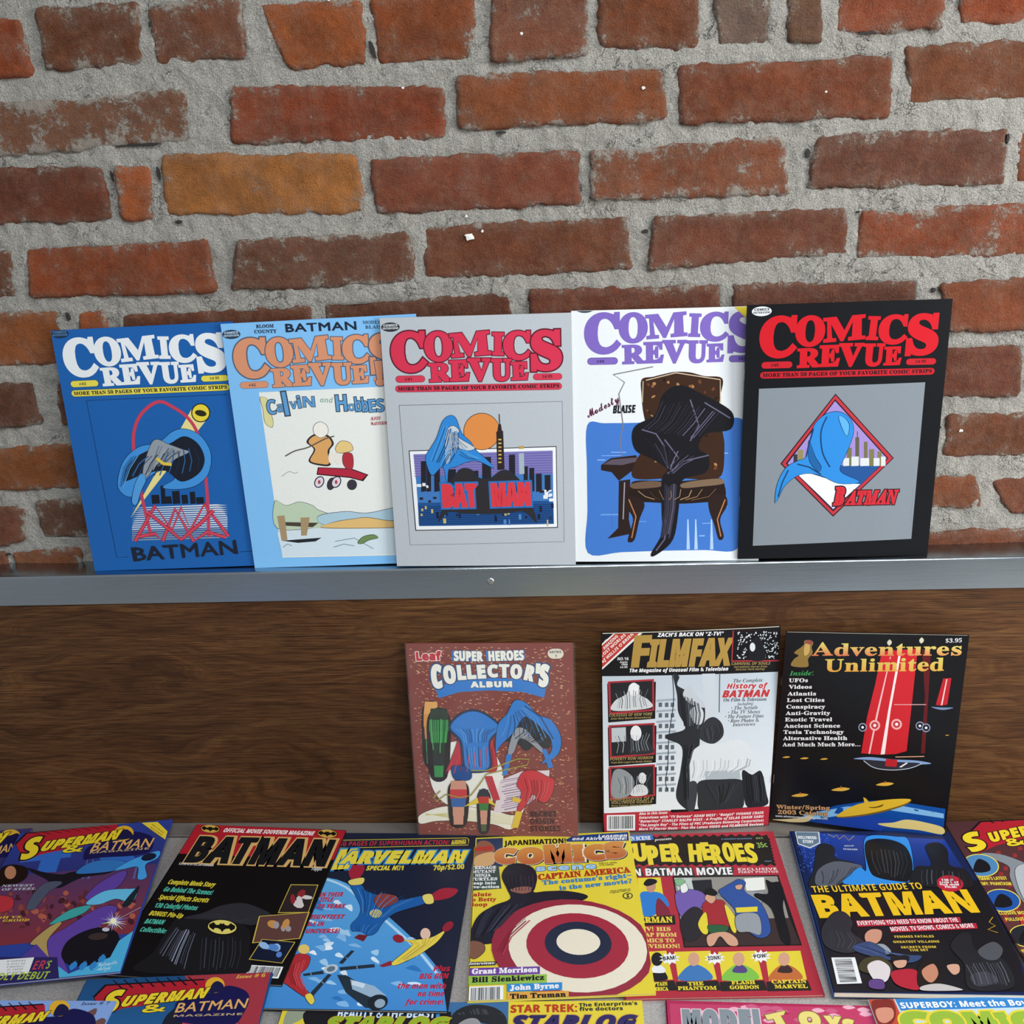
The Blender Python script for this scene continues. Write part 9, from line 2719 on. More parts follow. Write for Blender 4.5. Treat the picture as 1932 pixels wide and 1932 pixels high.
ART['gd'] = """cover_picture|1f3f9c>15182a|1|p|54 2554 1834 2418 1907 1690 95 1507
|17171d|2|p|60 1507 1991 1690 2019 475 1935 41 6 5
|3f62c0|2|E|148 2303 7 0 -2 -9
|3f62c0|2|E|147 1990 7 0 -2 -9
|3f62c0|2|E|108 2123 7 0 -2 -9
|3f62c0|2|E|234 2036 7 0 -2 -9
|3f62c0|1|E|34 1832 7 0 -2 -9
|3f62c0|2|E|477 2115 7 0 -2 -9
|3f62c0|2|E|440 2392 7 0 -2 -9
|3f62c0|2|E|437 2121 7 0 -2 -9
|3f62c0|2|E|323 1895 7 0 -2 -9
|3f62c0|2|E|136 1855 7 0 -2 -9
|3f62c0|2|E|189 2512 8 0 -2 -10
|3f62c0|2|E|203 1874 7 0 -2 -9
|3f62c0|2|E|373 1836 7 0 -2 -9
|3f62c0|2|E|202 1850 7 0 -2 -9
|3f62c0|2|E|337 2422 8 0 -2 -9
|3f62c0|2|E|274 1941 7 0 -2 -9
|3f62c0|2|E|208 2084 7 0 -2 -9
|3f62c0|2|E|178 2322 7 0 -2 -9
|3f62c0|2|E|219 2148 7 0 -2 -9
|3f62c0|2|E|302 2460 8 0 -2 -9
|3f62c0|2|E|52 2274 7 0 -2 -9
|3f62c0|2|E|321 1980 7 0 -2 -9
|3f62c0|3|E|171 2337 7 0 -2 -9
|3f62c0|2|E|312 2398 8 0 -2 -9
|3f62c0|2|E|247 1870 7 0 -2 -9
|3f62c0|2|E|109 2095 7 0 -2 -9
|3f62c0|3|E|322 1979 7 0 -2 -9
|3f62c0|2|E|324 2007 7 0 -2 -9
|3f62c0|2|E|108 1915 7 0 -2 -9
|3f62c0|2|E|521 2491 8 0 -2 -10
|3f62c0|2|E|469 2201 7 0 -2 -9
|3f62c0|2|E|126 2477 8 0 -2 -10
|3f62c0|2|E|367 2030 7 0 -2 -9
|3f62c0|2|E|99 2186 7 0 -2 -9
|3f62c0|2|E|250 1805 7 0 -2 -9
|3f62c0|2|E|146 1966 7 0 -2 -9
|3f62c0|2|E|182 2380 8 0 -2 -9
|3f62c0|2|E|114 2222 7 0 -2 -9
|3f62c0|2|E|340 2302 7 0 -2 -9
|3f62c0|2|E|141 2365 8 0 -2 -9
|3f62c0|2|E|108 2384 8 0 -2 -9
|3f62c0|2|E|172 2154 7 0 -2 -9
|3f62c0|2|E|115 2172 7 0 -2 -9
|3f62c0|2|E|165 1822 7 0 -2 -9
|3f62c0|3|E|189 1841 7 0 -2 -9
|3f62c0|2|E|288 2381 8 0 -2 -9
|3f62c0|3|E|352 2421 8 0 -2 -9
|3f62c0|2|E|164 2474 8 0 -2 -10
|3f62c0|2|E|283 1827 7 0 -2 -9
|3f62c0|2|E|234 2264 7 0 -2 -9
|3f62c0|3|E|244 2266 7 0 -2 -9
|3f62c0|2|E|361 2237 7 0 -2 -9
|3f62c0|2|E|50 1896 7 0 -2 -9
|3f62c0|2|E|363 2526 8 0 -2 -10
|3f62c0|2|E|383 1994 7 0 -2 -9
|3f62c0|2|E|173 2063 7 0 -2 -9
|3f62c0|2|E|465 2230 7 0 -2 -9
|3f62c0|2|E|255 2306 7 0 -2 -9
|3f62c0|2|E|259 2040 7 0 -2 -9
|3f62c0|2|E|300 1839 7 0 -2 -9
|3f62c0|2|E|113 2255 7 0 -2 -9
|3f62c0|2|E|375 1950 7 0 -2 -9
|3f62c0|3|E|273 2030 7 0 -2 -9
|3f62c0|3|E|124 1841 7 0 -2 -9
|3f62c0|2|E|294 2229 7 0 -2 -9
|3f62c0|2|E|165 2442 8 0 -2 -9
|3f62c0|2|E|394 1944 7 0 -2 -9
|3f62c0|3|E|64 2286 7 0 -2 -9
|3f62c0|2|E|249 2161 7 0 -2 -9
|3f62c0|2|E|141 1876 7 0 -2 -9
|3f62c0|2|E|184 2134 7 0 -2 -9
|3f62c0|2|E|433 2058 7 0 -2 -9
|3f62c0|2|E|271 2280 7 0 -2 -9
|3f62c0|2|E|191 2078 7 0 -2 -9
|3f62c0|2|E|424 2334 7 0 -2 -9
|3f62c0|2|E|214 2239 7 0 -2 -9
|3f62c0|3|E|138 1863 7 0 -2 -9
|3f62c0|2|E|308 2323 7 0 -2 -9
|3f62c0|2|E|137 1927 7 0 -2 -9
|3f62c0|2|E|76 2020 7 0 -2 -9
|3f62c0|2|E|79 2383 8 0 -2 -9
|3f62c0|1|E|16 1937 7 0 -2 -9
|3f62c0|3|E|132 2357 8 0 -2 -9
|3f62c0|2|E|86 2331 7 0 -2 -9
|3f62c0|3|E|332 2000 7 0 -2 -9
|3f62c0|3|E|379 1841 7 0 -2 -9
|3f62c0|2|E|222 1857 7 0 -2 -9
|3f62c0|1|E|14 1854 7 0 -2 -9
|3f62c0|2|E|271 2384 8 0 -2 -9
|3f62c0|3|E|319 1902 7 0 -2 -9
|3f62c0|2|E|263 2460 8 0 -2 -9
|3f62c0|2|E|390 1977 7 0 -2 -9
|3f62c0|2|E|235 1820 7 0 -2 -9
|3f62c0|2|E|105 2487 8 0 -2 -10
|3f62c0|2|E|150 2514 8 0 -2 -10
|3f62c0|2|E|334 2064 7 0 -2 -9
|3f62c0|2|E|125 2407 8 0 -2 -9
|3f62c0|3|E|97 2078 7 0 -2 -9
|3f62c0|3|E|269 1825 7 0 -2 -9
|3f62c0|2|E|129 1817 7 0 -2 -9
|3f62c0|2|E|243 2237 7 0 -2 -9
|3f62c0|4|E|181 2354 7 0 -2 -9
|3f62c0|2|E|401 1808 7 0 -2 -9
|3f62c0|2|E|400 2398 8 0 -2 -9
|3f62c0|2|E|158 2414 8 0 -2 -9
|3f62c0|3|E|157 1987 7 0 -2 -9
|3f62c0|2|E|51 2134 7 0 -2 -9
|3f62c0|2|E|410 2505 8 0 -2 -10
|3f62c0|2|E|189 1949 7 0 -2 -9
|3f62c0|2|E|299 2193 7 0 -2 -9
|3f62c0|2|E|417 2086 7 0 -2 -9
|3f62c0|2|E|197 2233 7 0 -2 -9
|3f62c0|2|E|406 1902 7 0 -2 -9
|3f62c0|3|E|438 2115 7 0 -2 -9
|3f62c0|3|E|138 2397 8 0 -2 -9
|3f62c0|2|E|178 2020 7 0 -2 -9
|3f62c0|2|E|386 2148 7 0 -2 -9
|3f62c0|2|E|195 2035 7 0 -2 -9
|3f62c0|2|E|257 1994 7 0 -2 -9
|3f62c0|3|E|153 1831 7 0 -2 -9
|3f62c0|2|E|402 1854 7 0 -2 -9
|3f62c0|3|E|337 2293 7 0 -2 -9
|3f62c0|2|E|233 2327 7 0 -2 -9
|3f62c0|3|E|398 1950 7 0 -2 -9
|3f62c0|2|E|342 1929 7 0 -2 -9
|3f62c0|2|E|453 2024 7 0 -2 -9
|3f62c0|3|E|139 1972 7 0 -2 -9
|3f62c0|2|E|133 2077 7 0 -2 -9
|3f62c0|3|E|54 1901 7 0 -2 -9
|3f62c0|2|E|284 2323 7 0 -2 -9
|3f62c0|2|E|516 2468 8 0 -2 -9
|3f62c0|2|E|416 1974 7 0 -2 -9
|3f62c0|2|E|62 1969 7 0 -2 -9
|3f62c0|3|E|234 1868 7 0 -2 -9
|3f62c0|3|E|307 2211 7 0 -2 -9
|3f62c0|3|E|520 2465 8 0 -2 -9
|3f62c0|2|E|444 2453 8 0 -2 -9
|3f62c0|2|E|209 2444 8 0 -2 -9
|3f62c0|2|E|436 2201 7 0 -2 -9
|3f62c0|2|E|397 2337 7 0 -2 -9
|3f62c0|3|E|341 2051 7 0 -2 -9
|3f62c0|2|E|74 2161 7 0 -2 -9
|3f62c0|2|E|402 2369 7 0 -2 -9
|3f62c0|2|E|361 2321 7 0 -2 -9
|3f62c0|4|E|141 1858 7 0 -2 -9
|3f62c0|3|E|386 1806 7 0 -2 -9
|3f62c0|2|E|214 2105 7 0 -2 -9
|3f62c0|2|E|360 1973 7 0 -2 -9
|3f62c0|2|E|187 1898 7 0 -2 -9
|3f62c0|4|E|151 1837 7 0 -2 -9
|3f62c0|2|E|300 2440 8 0 -2 -9
|3f62c0|2|E|425 2421 8 0 -2 -9
|3f62c0|3|E|406 2490 8 0 -2 -10
|3f62c0|3|E|474 2129 7 0 -2 -9
|3f62c0|3|E|423 2431 8 0 -2 -9
|3f62c0|2|E|338 2248 7 0 -2 -9
|3f62c0|3|E|100 1931 7 0 -2 -9
|3f62c0|2|E|46 2172 7 0 -2 -9
publisher_mark|c9d0d6|5|p|62 2559 358 2555 330 2337 184 2239 54 2317
|5e7488|6|p|71 2549 341 2545 318 2351 187 2262 67 2331
|dfe4e8|7|t|s|0.01|78 2421 224 -9 2 57|HOLLYWOOD
|dfe4e8|7|t|s|0.01|121 2341 131 -4 2 57|STORY
cover_picture|101216|7|s|41 1546 164 1891 263 2251 388 2336 481 2251 457 2072 655 1985 742 1848 463 1631 302 1545
|23252b|8|s|47 1548 169 1890 268 2249 388 2331 476 2250 452 2069 652 1981 737 1851 460 1635 301 1550
|101216|9|s|199 1850 422 2007 678 1964 717 1869 401 1609 135 1587
|555a66|10|s|204 1847 424 2002 675 1959 713 1872 399 1614 140 1590
|101216|11|s|847 2346 974 2491 1270 2468 1404 2394 1314 1853 1168 1636 453 1609 686 1898 760 1853
|2f86d8|12|s|853 2344 976 2485 1269 2463 1398 2393 1309 1855 1166 1641 456 1614 689 1894 765 1851
|101216|13|s|851 2300 987 2420 1208 2397 1337 2256 1324 1940 1210 1680 1115 1656 874 1718 803 1851
|16181c|14|s|856 2298 988 2415 1206 2392 1331 2254 1319 1942 1206 1684 1115 1662 877 1723 808 1851
|101216|15|s|1567 2281 1741 2354 1806 2211 1753 1946 1911 1861 1869 1560 1265 1595 1252 1771 1381 1925 1543 1946
|1c1d22|16|s|1572 2278 1739 2348 1800 2211 1748 1945 1906 1859 1867 1565 1267 1601 1257 1769 1384 1920 1548 1943
cover_lines|c9d2e0|13|t|s|0|607 2274 112 5 -1 23|BONUS! ALL-NEW
|c9d2e0|13|t|s|0|579 2214 168 -8 1 28|THE FILM GUIDE
|c9a84a|13|l|73 454 2507 517 2448 557 2496 570 2413 645 2484 684 2390 763 2473
|ddb82e|17|t|s|0|75 1462 1254 74 -6 106|THE ULTIMATE GUIDE TO
masthead|ddb420|18|t|s|0.022|69 1052 1775 110 -30 371|BATMAN
flash_roundel|b02436|19|e|1658 1629 143 -21 -51 -137
|e6e6e8|20|t|s|0.02|1584 1672 137 -1 0 32|FIRST
|e6e6e8|20|t|s|0.02|1549 1632 212 0 0 31|LOOK AT
|e6e6e8|20|t|s|0.02|1535 1593 222 0 0 31|THE NEW
|e6e6e8|20|t|s|0.02|1584 1554 130 -1 0 31|FILM!
headline_strip|a82436|19|p|458 1019 1599 1086 1585 1001 453 924
|e2e2e4|20|t|s|0|465 947 1098 67 -4 64|EVERYTHING YOU NEED TO KNOW ABOUT THE
|a82436|21|p|798 929 1743 997 1733 915 794 841
|e2e2e4|22|t|s|0|800 861 904 68 -5 62|MOVIES, TV SHOWS, COMICS & MORE
cover_lines|ccb040|3|t|s|0.01|813 769 421 13 -1 33|FEMMES FATALES
|ccb040|3|t|s|0.01|780 693 489 14 -1 32|GREATEST VILLAINS
|ccb040|3|t|s|0.01|840 615 370 13 -1 32|SECRETS FROM
|ccb040|4|t|s|0.01|919 573 200 10 -2 32|THE SET
cover_picture|101216|21|s|49 879 223 1132 357 1153 421 996 373 846 490 661 273 529 51 618
|2c2d33|22|s|54 877 227 1128 354 1149 415 995 368 844 485 663 273 535 56 621
|101216|22|s|501 812 589 890 697 870 658 735 565 659 488 697
|c08c76|23|s|506 809 590 885 692 867 654 738 563 664 493 699
|101216|24|s|554 647 671 671 725 558 630 518
|8f98a0|25|s|559 646 668 666 719 559 632 523
|101216|26|s|327 627 520 705 655 597 676 494 1018 516 858 399 423 515
|33466e|27|s|332 625 519 700 650 594 675 488 1015 511 858 405 425 520
|101216|28|s|319 309 405 454 573 492 680 385 620 209 434 239
|3c3a24|29|s|325 310 408 449 572 487 674 384 618 214 436 244
|101216|30|s|422 366 560 440 654 333 584 160 482 123 423 209
|cfc9cc|31|s|426 363 559 434 648 333 580 163 483 128 428 211
|101216|32|s|400 165 533 166 516 43 376 57
|5a3f7c|33|s|403 160 529 162 513 47 379 61
|101216|28|s|692 474 792 548 887 493 834 399 706 414
|1a1a1e|29|s|696 471 792 543 882 492 832 404 709 419
|101216|30|s|705 423 845 443 809 348 721 329
|c59a84|31|s|709 419 842 439 806 352 725 334
|101216|32|s|658 287 910 307 878 50 715 62 633 146
|a82436|33|s|660 282 906 303 874 54 717 67 638 148
|101216|34|s|931 323 1050 465 1157 412 1157 239 1088 53 874 67
|1c1614|35|s|936 320 1052 459 1152 409 1152 240 1085 58 878 70
|101216|36|s|965 307 1110 397 1124 254 1024 133 956 185
|b98068|37|s|969 304 1108 391 1119 256 1022 138 961 187
|101216|36|s|906 92 1092 128 1285 66 1251 31 903 25
|b9b4b4|37|s|908 87 1092 123 1283 61 1250 36 904 30
|101216|3|s|1203 430 1315 539 1415 467 1391 308 1290 237 1192 306
|16171a|4|s|1208 427 1316 533 1410 465 1386 311 1290 242 1197 308
|101216|5|s|1239 380 1366 400 1348 290 1266 254
|c59a84|6|s|1243 377 1363 396 1343 293 1270 259
|101216|22|s|1357 641 1525 846 1633 826 1614 611 1848 474 1828 99 1378 59 1421 396
|202126|23|s|1362 640 1529 842 1628 825 1609 608 1843 472 1824 104 1382 63 1426 397
|101216|24|s|1624 594 1825 724 1897 612 1795 467 1662 465
|4a4d55|25|s|1629 591 1826 719 1892 613 1792 471 1665 469
|101216|24|s|1436 248 1634 304 1691 163 1465 92
|3a3c44|25|s|1440 245 1632 298 1687 166 1466 97
|3a3d45|15|l|87 910 2202 879 2025 896 1771
|2c2f36|15|l|98 968 2194 940 2016 935 1814
|3a3d45|16|l|122 1029 2228 996 2007 974 1802
|3a3d45|17|l|108 1072 2219 1042 2001 1006 1794
|3a3d45|18|l|83 1117 2215 1088 1994 1027 1740
|3a3d45|19|l|121 1168 2206 1141 1986 1059 1727
|3a3d45|20|l|103 1199 2169 1178 1981 1095 1757
|2c2f36|21|l|88 1248 2197 1224 1974 1136 1775
|2c2f36|22|l|83 1290 2160 1271 1967 1141 1710
|3c404a|18|l|126 249 1833 245 1721 215 1611
|5c616c|19|l|68 306 1844 288 1726 235 1597
|5c616c|20|l|124 343 1832 319 1730 264 1619
|3c404a|21|l|96 389 1840 356 1735 274 1600
|3c404a|22|l|83 446 1868 393 1740 305 1617
|5c616c|23|l|93 493 1879 427 1744 339 1635
|5c616c|24|l|95 542 1867 473 1750 343 1609
|3c404a|25|l|87 621 1898 523 1757 372 1612
|3c404a|26|l|111 662 1901 556 1761 390 1614
|3a3c44|17|l|76 1411 1857 1363 1725 1346 1624
|505460|18|l|69 1470 1862 1422 1721 1400 1603
|505460|20|l|112 1520 1857 1477 1717 1457 1621
|2a2c32|21|l|83 1569 1853 1529 1713 1507 1612
|505460|21|l|103 1642 1846 1608 1708 1584 1610
|3a3c44|22|l|125 1705 1838 1676 1703 1653 1613
|505460|23|l|124 1743 1827 1719 1700 1696 1614
|2a2c32|21|l|131 1807 1816 1789 1696 1757 1589
|2a2c32|22|l|69 1848 1802 1835 1692 1805 1594
|33353c|23|l|123 131 865 132 727 108 639
|33353c|24|l|105 155 871 160 724 131 636
|43464f|25|l|86 205 860 219 718 167 604
|43464f|26|l|72 247 851 268 713 214 612
|33353c|27|l|97 274 828 295 710 235 608
|43464f|28|l|113 319 831 350 705 270 587
|43464f|29|l|78 346 842 386 701 285 562
|555a66|26|l|103 1445 390 1458 247 1446 119
|2c2e34|27|l|131 1468 384 1480 251 1468 124
|3f424b|28|l|104 1492 368 1502 254 1489 118
|555a66|26|l|115 1518 408 1531 258 1518 128
|3f424b|26|l|97 1548 412 1560 263 1545 103
|555a66|26|l|92 1584 411 1595 268 1583 132
|3f424b|26|l|103 1611 420 1622 272 1609 120
|2c2e34|27|l|72 1635 389 1644 275 1629 113
|555a66|26|l|64 1662 430 1673 279 1659 125
|555a66|26|l|73 1690 407 1698 283 1686 142
|3f424b|24|l|78 1718 424 1728 288 1714 125
|3f424b|24|l|75 1744 417 1752 291 1738 127
|555a66|25|l|79 1766 421 1774 295 1759 115
|555a66|24|l|110 1801 440 1809 300 1798 161
|4a6090|30|l|113 366 627 507 571 585 519
|283a5c|31|l|68 405 639 554 565 676 509
|283a5c|32|l|70 456 627 576 561 716 507
|4a6090|33|l|56 500 638 629 554 803 505
|4a6090|34|l|87 519 648 657 550 826 509
|4a6090|35|l|59 535 678 705 543 948 497
|d9a82e|19|l|73 1953 1091 1887 1014 1934 958 1836 901 1925 856
barcode|dfe3e6|29|p|73 465 321 472 311 116 57 101
|2a2f38|30|p|98 444 279 449 279 440 98 439
|2a2f38|30|p|97 431 279 435 279 430 97 425
|2a2f38|30|p|97 417 278 421 277 409 96 408
|2a2f38|30|p|97 403 278 408 277 399 97 398
|2a2f38|30|p|96 389 277 394 276 382 96 381
|2a2f38|30|p|96 376 277 380 276 372 95 367
|2a2f38|30|p|96 362 276 367 276 361 95 353
|2a2f38|30|p|95 348 276 353 275 344 96 343
|2a2f38|30|p|95 335 275 339 275 334 95 330
|2a2f38|30|p|95 321 275 326 275 321 94 313
|2a2f38|30|p|94 308 274 312 274 307 95 303
|2a2f38|30|p|94 294 274 299 272 287 94 286
|2a2f38|30|p|94 281 273 285 272 274 94 276
|2a2f38|30|p|94 267 273 272 273 267 93 259
|2a2f38|30|p|93 254 272 259 272 254 93 249
|2a2f38|30|p|93 241 272 245 272 240 93 235
|2a2f38|30|p|93 227 271 232 271 227 92 219
|2a2f38|30|p|92 214 271 219 271 214 92 205
|2a2f38|30|p|92 201 270 205 269 194 92 192
|2a2f38|30|p|92 187 270 192 268 180 91 179
|2a2f38|30|p|91 174 269 179 268 167 92 169
|2a2f38|30|p|91 161 269 166 268 157 91 156
|2a2f38|30|p|91 148 268 153 268 144 90 139
|2a2f38|30|p|91 135 268 139 268 134 90 126"""
ART['st1'] = """cover_picture|d9c83c|1|p|2 2716 580 2698 536 2170 2 2165
|17181c|2|p|312 2697 1786 2677 1803 2516 471 2507 454 2633
|8f9a84|2|s|52 2659 151 2732 255 2689 236 2575 118 2491 64 2435
|1a1a1e|3|s|234 2632 342 2718 495 2662 475 2438 338 2437
cover_lines|2f86c8|3|t|s|0.02,0|602 2595 1021 4 0 108|BEAUTY & THE BEAST
|e2e4e4|4|t|s|0|602 2595 1021 4 0 108|BEAUTY & THE BEAST
|2f86c8|3|p|1631 2676 1671 2676 1670 2585 1636 2584
masthead|b8982c|5|t|si|0.07,0.04|490 2424 1278 3 18 181|STARLOG
|8fae2c|6|t|si|0.04|490 2424 1278 3 18 181|STARLOG"""
ART['st2'] = """cover_picture|3a6a9c|1|p|2 2758 648 2758 664 2131 51 2135
|23262a|2|s|58 2540 116 2652 271 2722 480 2691 610 2590 628 2451 401 2481 228 2538 112 2442
|8f9296|3|s|133 2456 228 2538 330 2537 382 2440 298 2359 164 2360
|4a5258|3|l|64 278 2658 303 2593
|4a5258|3|l|64 371 2669 396 2592
|4a5258|3|l|64 571 2606 592 2590
|4a5258|4|l|64 399 2660 424 2592
|4a5258|5|l|64 418 2654 442 2592
|4a5258|3|l|64 177 2627 200 2594
|4a5258|3|l|64 130 2612 152 2595
|4a5258|3|l|64 312 2668 337 2593
|4a5258|6|l|64 389 2663 414 2592
|4a5258|4|l|64 139 2615 161 2595
|4a5258|4|l|64 250 2649 275 2594
|4a5258|4|l|64 173 2625 196 2594
|4a5258|7|l|64 403 2659 428 2592
|4a5258|4|l|64 319 2670 345 2593
|4a5258|4|l|64 287 2661 312 2593
|4a5258|5|l|64 332 2675 358 2593
cover_lines|b03a1c|1|t|s|0.02|672 2611 312 4 -1 102|STAR
|b03a1c|1|t|s|0.02|1023 2614 339 3 -1 102|TREK:
|24262a|1|t|s|0.02|1380 2681 606 19 -2 48|The Enterprise's
|24262a|2|t|s|0.02|1385 2627 448 7 -1 48|five doctors
masthead|c9a040|1|t|si|0.07,0.04|664 2389 1284 -5 30 193|STARLOG
|2c2458|2|t|si|0.04|664 2389 1284 -5 30 193|STARLOG"""
ART['md'] = """cover_picture|b83a62|1|p|40 2757 2116 2774 1993 2237 29 2161
|a82a52|2|S|1387 2559 1456 2586 1514 2551 1435 2526
|d98aa8|2|S|1110 2693 1179 2720 1240 2683 1159 2658
|e0a8bc|2|S|1616 2663 1686 2691 1744 2654 1664 2629
|c25a80|3|S|1433 2563 1503 2590 1561 2555 1481 2530
|c25a80|2|S|949 2739 1019 2767 1080 2729 999 2704
|e0a8bc|2|S|1469 2727 1540 2754 1598 2717 1518 2692
|c25a80|2|S|1925 2687 1996 2714 2053 2678 1972 2653
|c25a80|3|S|1265 2599 1335 2626 1394 2590 1314 2565
|a82a52|3|S|1116 2681 1186 2708 1246 2671 1166 2646
|c25a80|2|S|130 2491 198 2518 261 2482 183 2458
|c25a80|2|S|1601 2726 1672 2754 1730 2717 1649 2692
|e0a8bc|2|S|960 2581 1029 2608 1089 2572 1010 2547
|c25a80|4|S|1001 2670 1070 2697 1131 2660 1051 2635
|e0a8bc|2|S|1783 2779 1854 2798 1912 2770 1830 2745
|a82a52|2|S|1741 2578 1811 2605 1868 2569 1788 2545
|e0a8bc|2|S|631 2710 700 2738 762 2701 682 2676
|e0a8bc|2|S|1922 2749 1993 2777 2050 2740 1968 2715
|e0a8bc|3|S|754 2738 824 2766 886 2729 806 2704
|d98aa8|2|S|693 2539 762 2566 823 2530 744 2505
|c25a80|5|S|893 2710 962 2738 1023 2701 943 2676
|c25a80|4|S|1050 2736 1121 2764 1181 2727 1101 2702
|c25a80|6|S|909 2659 979 2687 1039 2650 960 2625
|e0a8bc|3|S|1934 2697 2005 2725 2061 2688 1980 2663
|c25a80|6|S|807 2753 877 2781 939 2743 858 2718
|e0a8bc|2|S|296 2656 364 2684 428 2647 348 2622
|e0a8bc|4|S|1351 2619 1420 2646 1479 2610 1399 2585
masthead|d9c2cc|3|t|s|0.06,0.04|156 2389 190 0 -1 302|M
|7f8a92|4|t|s|0.04|156 2389 190 0 -1 302|M
|d9c2cc|3|t|s|0.06,0.04|357 2396 162 -1 1 302|O
|7f8a92|4|t|s|0.04|357 2396 162 -1 1 302|O
|d9c2cc|3|t|s|0.06,0.04|536 2403 167 0 1 302|D
|7f8a92|4|t|s|0.04|536 2403 167 0 1 302|D
|d9c2cc|4|t|s|0.06,0.04|720 2410 123 -2 5 302|E
|7f8a92|5|t|s|0.04|720 2410 123 -2 5 302|E
|d9c2cc|7|t|s|0.06,0.04|860 2415 123 -2 5 302|L
|7f8a92|8|t|s|0.04|860 2415 123 -2 5 302|L
|7a6a3a|7|t|s|0.09,0.06|1044 2462 203 61 -54 180|T
|ddd07a|8|t|s|0.06|1044 2462 203 61 -54 180|T
|7a6a3a|5|t|s|0.09,0.06|1318 2499 213 -6 5 207|O
|ddd07a|6|t|s|0.06|1318 2499 213 -6 5 207|O
|7a6a3a|3|t|s|0.09,0.06|1571 2481 158 -7 8 179|Y
|ddd07a|4|t|s|0.06|1571 2481 158 -7 8 179|Y
|7a6a3a|5|t|s|0.09,0.06|1738 2461 116 -2 3 163|S
|ddd07a|6|t|s|0.06|1738 2461 116 -2 3 163|S"""
ART['c2'] = """cover_picture|b84a34|1|p|2 2758 256 2758 269 2445 219 2177 2 2183
|7a2a24|2|s|17 2712 130 2757 237 2738 221 2566 135 2445 14 2448
|c98a74|3|s|43 2632 195 2644 187 2536 91 2461 27 2493
header_band|2f7cc0|1|p|269 2758 2058 2758 2058 2629 283 2608
cover_picture|b9cfe0|4|p|283 2608 2058 2629 2058 1989 174 2035
header_band|e4e8ec|2|t|s|0.012|298 2636 1669 13 -1 75|SUPERBOY: Meet the Boy of Steel
masthead|d9c83c|5|t|s|0.12,0.07|235 2338 291 8 -7 254|C
|8fb03c|6|t|s|0.07|235 2338 291 8 -7 254|C
|d9c83c|7|t|s|0.12,0.07|527 2331 332 8 -6 254|O
|8fb03c|8|t|s|0.07|527 2331 332 8 -6 254|O
|d9c83c|5|t|s|0.12,0.07|866 2324 314 8 -6 253|M
|8fb03c|6|t|s|0.07|866 2324 314 8 -6 253|M
|d9c83c|7|t|s|0.12,0.07|1191 2317 118 12 -25 242|I
|8fb03c|8|t|s|0.07|1191 2317 118 12 -25 242|I
|d9c83c|9|t|s|0.12,0.07|1315 2314 254 9 -9 250|C
|8fb03c|10|t|s|0.07|1315 2314 254 9 -9 250|C
|d9c83c|11|t|s|0.12,0.07|1575 2308 230 10 -11 249|S
|8fb03c|12|t|s|0.07|1575 2308 230 10 -11 249|S"""

LEDGE = 'comics magazines standing along the aluminium ledge'
magazine('comics_magazine', 'blue comics magazine with white masthead and yellow strips, leftmost on the aluminium ledge', LEDGE,
         ((0.99988, -0.0093937, 0.012044, 0.069835), (0.012652, 0.067653, -0.99763, -0.028615), (0.0085566, 0.99766, 0.067764, 0), (0, 0, 0, 1)), 0.21310, 0.29484, 0.0026, '1a5ea8', ART['c43'], 'gloss', bend=('bow', 0.8))
magazine('comics_magazine', 'light blue comics magazine with orange masthead and a red wagon picture', LEDGE,
         ((0.99992, -0.011572, 0.00434, 0.27187), (0.0050529, 0.062305, -0.99804, -0.029658), (0.011279, 0.99799, 0.062359, 0), (0, 0, 0, 1)), 0.22324, 0.29513, 0.0026, '7fbdf0', ART['c42'], 'satin', bend=('bow', 0.5))
magazine('comics_magazine', 'grey comics magazine with red masthead, orange disc and city skyline picture', LEDGE,
         ((0.99993, 0.011075, -0.0040859, 0.44857), (-0.0049222, 0.076572, -0.99705, -0.03765), (-0.01073, 0.997, 0.076621, 0.0022855), (0, 0, 0, 1)), 0.21301, 0.29369, 0.0026, 'b4bbc2', ART['c41'], 'satin', bend=('bow', 1.0))
magazine('comics_magazine', 'white comics magazine with purple masthead and a dark armchair on blue', LEDGE,
         ((0.99993, 0.012239, -0.00026373, 0.66172), (-0.0012498, 0.080632, -0.99674, -0.036038), (-0.012178, 0.99667, 0.080641, 0.0025895), (0, 0, 0, 1)), 0.21264, 0.29233, 0.0026, 'e2e8ec', ART['c44'], 'satin', bend=('bow', 1.5))
magazine('comics_magazine', 'black comics magazine with red masthead and grey panel, rightmost on the aluminium ledge', LEDGE,
         ((0.99911, 0.014026, 0.039811, 0.85016), (0.039242, 0.038696, -0.99848, -0.039766), (-0.015545, 0.99915, 0.038111, 0.0033755), (0, 0, 0, 1)), 0.21715, 0.29261, 0.0026, '101216', ART['c45'], 'gloss', bend=('bow', 0.8))
magazine('sticker_album', 'reddish foil sticker album standing alone against the middle of the wood backboard', None,
         ((0.9998, 0.0033673, -0.019659, 0.44995), (-0.019911, 0.11052, -0.99367, -0.073647), (-0.0011732, 0.99387, 0.11057, -0.35996), (0, 0, 0, 1)), 0.20440, 0.26300, 0.002, '7c3d36', ART['lf'], 'gloss', cat='album', extra=album_extra)
magazine('film_magazine', 'black and white film magazine with gold masthead and red footer standing against the backboard', None,
         ((0.99681, 0.014244, 0.078488, 0.68602), (0.078424, 0.0050034, -0.99691, -0.064044), (-0.014593, 0.99989, 0.0038704, -0.3633), (0, 0, 0, 1)), 0.21210, 0.28352, 0.0045, '14161a', ART['ff'], 'satin', bend=('bow', 2.0))
